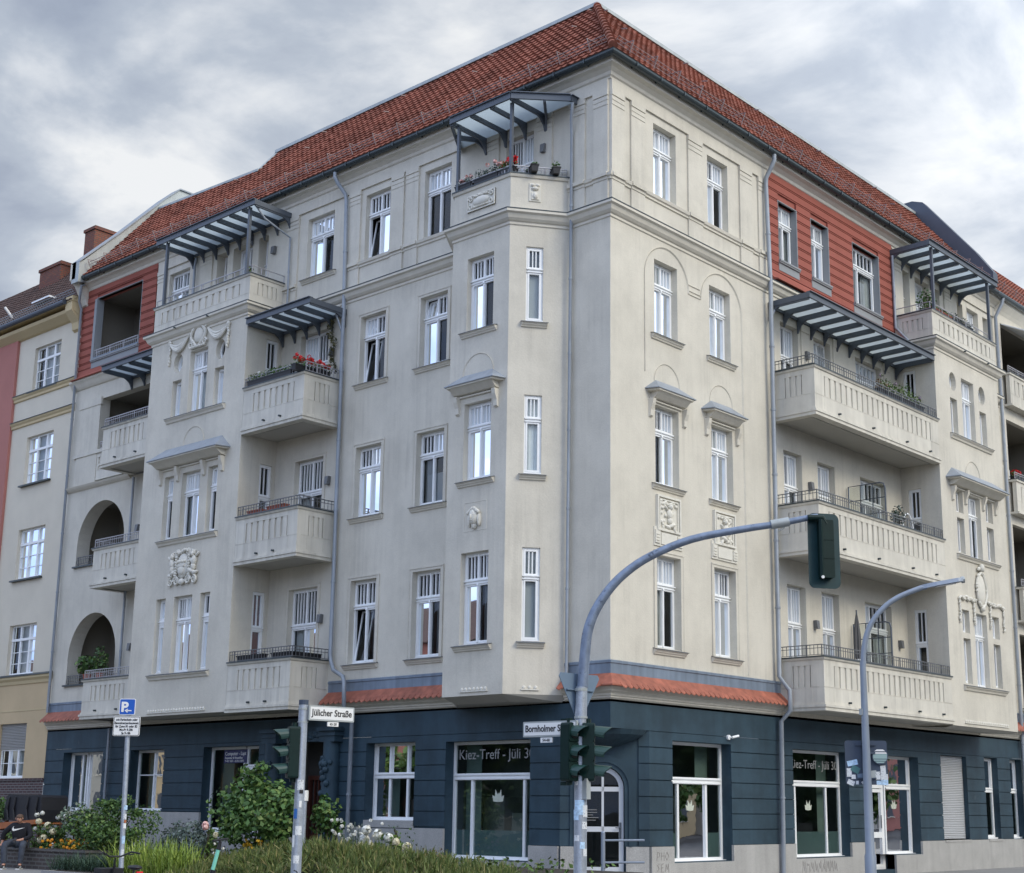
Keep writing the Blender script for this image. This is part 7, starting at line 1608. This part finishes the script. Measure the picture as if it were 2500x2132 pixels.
# the lavender bank: nobody could count it
m = MB(); rnd = random.Random(9)
def bank_h(y): 
    P = [(-.7, .16), (.9, .34), (1.7, .48), (3.0, .60), (4.7, .66), (6.2, .55), (7.0, .34), (8.3, .22)]
    for (a, ha), (b, hb_) in zip(P, P[1:]):
        if a <= y <= b: return ha+(hb_-ha)*(y-a)/(b-a)
    return .2
for i in range(900):
    y = rnd.uniform(-.8, 8.4); x = max(-5.2, min(-2.6, -4.1+rnd.gauss(0, .6)))
    g0 = .36 if x > -3.6 else .36-(-3.6-x)*.183; h = bank_h(y)*(1-.30*abs(x+4.1))*rnd.uniform(.62, 1.05)
    top = Vector((x, y, g0+h)); nb_ = rnd.randint(20, 30); rr = rnd.uniform(.13, .26)
    for j in range(nb_):
        a, e = rnd.uniform(0, 6.28), rnd.uniform(0, 1.25); d = Vector((math.cos(a)*math.sin(e), math.sin(a)*math.sin(e), math.cos(e)))
        l = rr*rnd.uniform(.6, 1.25); b = top-Vector((0, 0, .12))+d*l*.25+Vector((rnd.uniform(-.04, .04), rnd.uniform(-.04, .04), -rnd.uniform(0, .12))); s = d.orthogonal().normalized(); s = Matrix.Rotation(rnd.uniform(0, 6.28), 3, d) @ s*rnd.uniform(.006, .013)
        m.poly(b-s*.7, b+s*.7, b+d*l*.6+s, b+d*l, b+d*l*.6-s)
    if i % 3 == 0:
        for j in range(4): b = top+Vector((rnd.uniform(-.1, .1), rnd.uniform(-.1, .1), -.05)); e = b+Vector((rnd.uniform(-.06, .06), rnd.uniform(-.06, .06), rnd.uniform(.10, .22))); m.bar(b, e, .005); leaf(m, e, .03, rnd)
tag(m.build('lavender_bank', L_LAV), 'olive green lavender bank along the front of the shop', 'ground cover', kind='stuff')
m = MB()
for i in range(1400):
    y = rnd.uniform(-.7, 22); x = rnd.uniform(-3.4, -.3); leaf(m, Vector((x, y, .40+rnd.uniform(0, .22))), rnd.uniform(.06, .13), rnd)
tag(m.build('ground_cover', L_MID), 'low mixed leaves covering the flower bed soil', 'ground cover', kind='stuff')
# flowers
def wisp(m): 
    rnd = random.Random(2)
    for i in range(46):
        a = rnd.uniform(0, 6.28); e = Vector((math.cos(a)*rnd.uniform(.05, .4), math.sin(a)*rnd.uniform(.05, .5), rnd.uniform(.4, .95))); m.bar((0, 0, 0), e, .006)
        for k in range(4): leaf(m, e*rnd.uniform(.3, .95), .05, rnd)
t = shrub('white_flower_plant', 'wispy plant dotted with small white flowers by the rain pipe', 'flowers', (-2.5, 5.15, .38), wisp, L_GREY, 3, .4, .2, seed=9)
rnd = random.Random(12); blossoms(t, F_WHITE, [(rnd.uniform(-.4, .4), rnd.uniform(-.5, .5), rnd.uniform(.5, 1.0)) for i in range(34)], .032, 9, .032, 50)
def hyd(m): clumps(m, (0, 0, .38), (.3, .6, .26), 10, 50, .11, 63, .5)
t = shrub('hydrangea', 'green hydrangea with big creamy white heads in front of the granite plinth', 'flowers', (-3.0, 3.75, .42), hyd, L_MID, 5, .35, .3, seed=10)
blossoms(t, F_WHITE, [(-.1, .42, .74), (-.05, .12, .66), (-.1, -.28, .60), (0, .6, .55)], .12, 70, .04, 80); blossoms(t, F_CREAM, [(-.25, .42, .42), (-.2, -.62, .52), (-.2, .12, .42), (-.2, -.95, .42)], .10, 50, .03, 90)
def sm(m): clumps(m, (0, 0, .16), (.3, .4, .16), 7, 55, .07, 73, .55)
t = shrub('coneflower', 'plant with bunched golden yellow flowers left of the street name pole', 'flowers', (-3.2, 7.7, .42), sm, L_DEEP, 4, .2, .2, seed=11)
rnd = random.Random(14); blossoms(t, F_YEL, [(rnd.uniform(-.25, .25), rnd.uniform(-.36, .36), rnd.uniform(.24, .48)) for i in range(34)], .03, 9, .03, 120)
t = shrub('marigold', 'bed of orange and yellow marigolds beside the brick wall', 'flowers', (-3.6, 15.2, .40), lambda m: clumps(m, (0, 0, .12), (.35, .85, .14), 12, 60, .06, 83, .5), L_MID, 4, .15, .3, seed=12)
rnd = random.Random(15); blossoms(t, F_ORG, [(rnd.uniform(-.35, .35), rnd.uniform(-.85, .85), rnd.uniform(.14, .36)) for i in range(34)], .03, 9, .035, 160); blossoms(t, F_YEL, [(rnd.uniform(-.35, .35), rnd.uniform(-.9, .7), rnd.uniform(.1, .3)) for i in range(22)], .028, 9, .032, 220)
t = shrub('hydrangea', 'tall hydrangea with pale cream heads beside the seated man', 'flowers', (-3.3, 16.6, .40), lambda m: clumps(m, (0, 0, .45), (.3, .6, .3), 8, 50, .09, 93, .5), L_MID, 5, .6, .3, seed=13)
blossoms(t, F_CREAM, [(-.2, .25, .80), (-.2, -.22, .70), (-.2, -.5, .55), (-.25, -.15, .38), (-.25, -.02, .32)], .10, 60, .035, 260); blossoms(t, F_WHITE, [(-.1, .55, .98), (-.1, .28, 1.02), (-.1, -.55, .92), (-.1, -.9, .95), (-.2, .4, .62), (-.3, -.7, .2)], .06, 30, .03, 270)
def rs(m): clumps(m, (0, 0, .50), (.16, .26, .28), 8, 26, .10, 103, .5)
t = shrub('rose_bush', 'rose bush with one pink and one cream bloom above the yellow green clump', 'flowers', (-4.0, 8.55, .38), rs, L_MID, 4, .7, .12, seed=14)
blossoms(t, F_PINK, [(0, .12, .84), (0, .10, .79)], .075, 40, .04, 300); blossoms(t, F_CREAM, [(0, -.30, .62)], .065, 34, .035, 310); blossoms(t, F_WHITE, [(0, -.28, .42), (0, -.2, .30), (-.1, -.42, .22), (0, -.6, .33)], .03, 12, .025, 320)
t = shrub('mauve_flowers', 'tuft of dusty mauve blooms in front of the broad-leaved bush', 'flowers', (-3.0, 6.75, .42), sm, L_GREY, 3, .2, .2, seed=15)
rnd = random.Random(16); blossoms(t, F_PUR, [(rnd.uniform(-.2, .2), rnd.uniform(-.4, .4), rnd.uniform(.22, .42)) for i in range(18)], .03, 10, .03, 360)
t = shrub('dark_sprigs', 'dark upright leafy sprigs beside the white hydrangea', 'shrub', (-2.5, 3.6, .38), lambda m: [leaf(m, Vector((random.Random(i).uniform(-.1, .1)+.0, (.35 if i % 3 else -.15)+random.Random(i*7).uniform(-.12, .12), .2+.7*((i*37) % 100)/100)), .06, random.Random(i)) for i in range(110)], L_DARK, 5, .8, .25, seed=16)
t = shrub('rusty_plant', 'low rusty brown plant below the shop window', 'shrub', (-3.2, 2.0, .38), lambda m: clumps(m, (0, 0, .2), (.3, .7, .2), 10, 50, .06, 113, .5), L_RUST, 4, .2, .3, seed=17)
# ------------------------------------------------------------------ street trees across the two roads (mirrored in the windows)
def street_tree(loc, label, proto=None):
    if proto:
        t = proto.copy(); COL.objects.link(t); t.location = loc; t['label'] = label; t.rotation_euler = (0, 0, loc[0]*1.7+loc[1]*.9)
        for ch in proto.children: c = ch.copy(); COL.objects.link(c); c.parent = t
        return t
    t = thing('street_tree', label, 'tree', loc, 0, 'street trees across the crossing')
    m = MB(); m.tube([(0, 0, 0), (.05, 0, 1.6), (0, .1, 3.2), (.1, 0, 6.0)], [.22, .17, .14, .05], 8); rnd = random.Random(3)
    for i in range(7): a = i*.9; m.tube([(0, 0, 2.2+i*.5), (math.cos(a)*1.2, math.sin(a)*1.2, 3.6+i*.5), (math.cos(a)*2.4, math.sin(a)*2.4, 4.6+i*.5)], [.09, .06, .02], 6)
    m.build('trunk', M_STEM, t); m = MB(); clumps(m, (0, 0, 4.6), (2.9, 2.9, 3.2), 46, 60, .55, 7, .34); m.build('crown', L_DEEP, t); return t
tp = None
for i, (x, y) in enumerate([(-36, -2+7*k) for k in range(9)]+[(4+7*k, -33) for k in range(10)]):
    q = street_tree((x+((i*5) % 3)*.6, y+((i*7) % 4)*.5, -.1), 'leafy street tree on the far side of the crossing', tp); tp = tp or q
# ------------------------------------------------------------------ the seated man (front = -y in his own frame)
man = thing('person', 'seated man in black sweatshirt looking down at his phone on the brick wall', 'person', (-4.12, 16.60, 0), R_(-46)); man.scale = (1.08, 1.08, 1.06)
def skin(name, J, E, root, m, parent, sub=2):
    names = list(J); me = bpy.data.meshes.new(name); me.from_pydata([J[n][0] for n in names], [(names.index(a), names.index(b)) for a, b in E], [])
    o = bpy.data.objects.new(name, me); COL.objects.link(o)
    o.modifiers.new('s', 'SKIN'); sv = me.skin_vertices[0].data
    for i, n in enumerate(names):
        r = J[n][1]; sv[i].radius = r if isinstance(r, tuple) else (r, r); sv[i].use_root = n == root
    ss = o.modifiers.new('u', 'SUBSURF'); ss.levels = ss.render_levels = sub
    dg = bpy.context.evaluated_depsgraph_get(); nm = bpy.data.meshes.new_from_object(o.evaluated_get(dg)); nm.materials.clear(); nm.materials.append(m); nm.polygons.foreach_set('use_smooth', [True]*len(nm.polygons))
    bpy.data.objects.remove(o); o = bpy.data.objects.new(name, nm); COL.objects.link(o); o.parent = parent; return o
SKIN = mat('skin', (.50, .27, .19), .55, var=.06, vscale=20); HAIR = mat('short_brown_hair', (.10, .06, .04), .8, var=.3, vscale=90); SWEAT = mat('black_sweatshirt', (.010, .011, .016), .9, bump=.2, bscale=30); JEAN = mat('dark_jeans', (.045, .055, .075), .85, var=.25, vscale=9)
J = {'pel': ((0, .0, .64), .14), 'bel': ((0, -.03, .80), .15), 'che': ((0, -.07, .98), .15), 'nb': ((0, -.11, 1.09), .065), 'nt': ((0, -.16, 1.15), .058), 'jaw': ((0, -.23, 1.16), (.062, .06)), 'hd': ((0, -.225, 1.22), (.078, .085)), 'top': ((0, -.21, 1.285), (.055, .06)),
     'sl': ((-.19, -.08, 1.04), .06), 'el': ((-.40, -.02, .86), .045), 'wl': ((-.44, .02, .64), .03), 'sr': ((.19, -.08, 1.04), .06), 'er': ((.30, -.16, .78), .045), 'wr': ((.12, -.34, .70), .03), 'pr': ((.06, -.38, .69), (.034, .022)), 'pl': ((-.45, .03, .57), (.034, .022)),
     'hl': ((-.10, -.02, .62), .09), 'kl': ((-.24, -.44, .60), .065), 'al': ((-.20, -.44, .14), .042), 'fl': ((-.21, -.54, .06), .035), 'hr': ((.10, -.02, .62), .09), 'kr': ((.20, -.44, .60), .065), 'ar': ((.17, -.42, .14), .042), 'fr': ((.18, -.53, .06), .035)}
Ed = [('pel', 'bel'), ('bel', 'che'), ('che', 'nb'), ('nb', 'nt'), ('nt', 'jaw'), ('jaw', 'hd'), ('hd', 'top'), ('che', 'sl'), ('sl', 'el'), ('el', 'wl'), ('wl', 'pl'), ('che', 'sr'), ('sr', 'er'), ('er', 'wr'), ('wr', 'pr'), ('pel', 'hl'), ('hl', 'kl'), ('kl', 'al'), ('al', 'fl'), ('pel', 'hr'), ('hr', 'kr'), ('kr', 'ar'), ('ar', 'fr')]
for h, b, dx, dy, dz in (('pr', (.06, -.38, .69), -1, -.25, -.1), ('pl', (-.45, .03, .57), -.15, -.9, -.1)):
    d = Vector((dx, dy, dz)).normalized(); s = d.cross(Vector((0, 0, 1))).normalized()
    for i, (o_, l) in enumerate(((-.027, .062), (-.009, .075), (.010, .070), (.027, .055))):
        p0 = Vector(b)+d*.03+s*o_; n0, n1, n2 = f'{h}{i}a', f'{h}{i}b', f'{h}{i}c'
        J[n0] = (tuple(p0), .010); J[n1] = (tuple(p0+d*l*.55+Vector((0, 0, .006))), .009); J[n2] = (tuple(p0+d*l*.95+Vector((0, 0, -.014))), .0075); Ed += [(h, n0), (n0, n1), (n1, n2)]
    J[h+'t'] = (tuple(Vector(b)+s*.045+d*.01+Vector((0, 0, .012))), .011); J[h+'u'] = (tuple(Vector(b)+s*.05+d*.05+Vector((0, 0, .025))), .009); Ed += [(h, h+'t'), (h+'t', h+'u')]
body = skin('body', J, Ed, 'pel', SKIN, man)
m = MB(); c = Vector((0, -.225, 1.215))
m.ball(c+Vector((0, -.088, -.02)), (.014, .02, .022), 8, 6)
for s in (-1, 1): m.ball(c+Vector((s*.082, .0, -.01)), (.012, .022, .032), 8, 6); 
m.build('nose_and_ears', SKIN, body, smooth=True); m = MB()
for s in (-1, 1): m.ball(c+Vector((s*.032, -.076, .012)), (.014, .008, .006), 8, 5); m.ball(c+Vector((s*.032, -.080, .03)), (.022, .008, .005), 8, 5)
m.ball(c+Vector((0, -.084, -.065)), (.024, .006, .006), 8, 5); m.build('facial_features', HAIR, body, smooth=True)
m = MB(); m.ball((0, -.20, 1.245), (.087, .098, .070), 14, 9, Matrix.Rotation(.35, 3, 'X')); m.build('hair', HAIR, man, smooth=True)
G = {'pel': ((0, .02, .60), (.185, .15)), 'bel': ((0, -.04, .78), (.195, .165)), 'che': ((0, -.07, .96), (.195, .15)), 'nb': ((0, -.11, 1.085), .095), 'sl': ((-.19, -.08, 1.03), .085), 'el': ((-.40, -.02, .86), .068), 'wl': ((-.44, .02, .67), .045), 'sr': ((.19, -.08, 1.03), .085), 'er': ((.30, -.17, .78), .068), 'wr': ((.15, -.32, .705), .045)}
sw = skin('sweatshirt', G, [('pel', 'bel'), ('bel', 'che'), ('che', 'nb'), ('che', 'sl'), ('sl', 'el'), ('el', 'wl'), ('che', 'sr'), ('sr', 'er'), ('er', 'wr')], 'pel', SWEAT, man)
skin('jeans', {'pel': ((0, .02, .62), (.16, .13)), 'hl': ((-.11, -.04, .62), .105), 'kl': ((-.24, -.44, .60), .085), 'al': ((-.20, -.45, .11), .066), 'hr': ((.11, -.04, .62), .105), 'kr': ((.20, -.44, .60), .085), 'ar': ((.17, -.43, .11), .066)}, [('pel', 'hl'), ('hl', 'kl'), ('kl', 'al'), ('pel', 'hr'), ('hr', 'kr'), ('kr', 'ar')], 'pel', JEAN, man)
m = MB()
for x, y in ((-.205, -.50), (.175, -.48)): m.ball((x, y, .055), (.05, .14, .055), 12, 8)
m.build('shoes', M_BLK, man, smooth=True); m = MB()
for x, y in ((-.205, -.50), (.175, -.48)): m.cbox((x, y-.01, .015), .10, .28, .025); m.cbox((x+.045, y-.06, .06), .012, .10, .03)
m.build('shoe_soles', M_STKW, man)
# curved tick emblem on the chest, laid on the cloth
pts = [(-.155, .02), (-.165, .055), (-.150, .095), (-.125, .125), (-.14, .09), (-.135, .062), (-.11, .052), (-.05, .060), (.04, .075), (.14, .092), (.04, .055), (-.06, .022), (-.11, .008), (-.14, .008)]
import bmesh as _b
bmx = _b.new(); vs = [bmx.verts.new((x, 0, z)) for x, z in pts]; fc = bmx.faces.new(vs); _b.ops.triangulate(bmx, faces=[fc]); _b.ops.subdivide_edges(bmx, edges=bmx.edges[:], cuts=2)
me = bpy.data.meshes.new('chest_emblem')
from mathutils.bvhtree import BVHTree
bv = BVHTree.FromPolygons([v.co for v in sw.data.vertices], [tuple(p.vertices) for p in sw.data.polygons])
for v in bmx.verts:
    o0 = Vector((v.co.x, -1.0, v.co.z+.90)); hit = bv.ray_cast(o0, Vector((0, 1, 0))); v.co = (hit[0]+Vector((0, -.006, 0))) if hit[0] else Vector((v.co.x, -.23, v.co.z+.9))
bmx.to_mesh(me); bmx.free(); me.materials.append(M_SIGNW); eo = bpy.data.objects.new('chest_emblem', me); COL.objects.link(eo); eo.parent = sw
m = MB(); m.cbox((.0, -.42, .715), .075, .14, .01, Matrix.Rotation(.5, 3, 'X')); o = m.build('smartphone', M_BLK, None); o.location = man.location; o.rotation_euler = man.rotation_euler; o.scale = man.scale; tag(o, 'dark smartphone held by the seated man', 'phone')
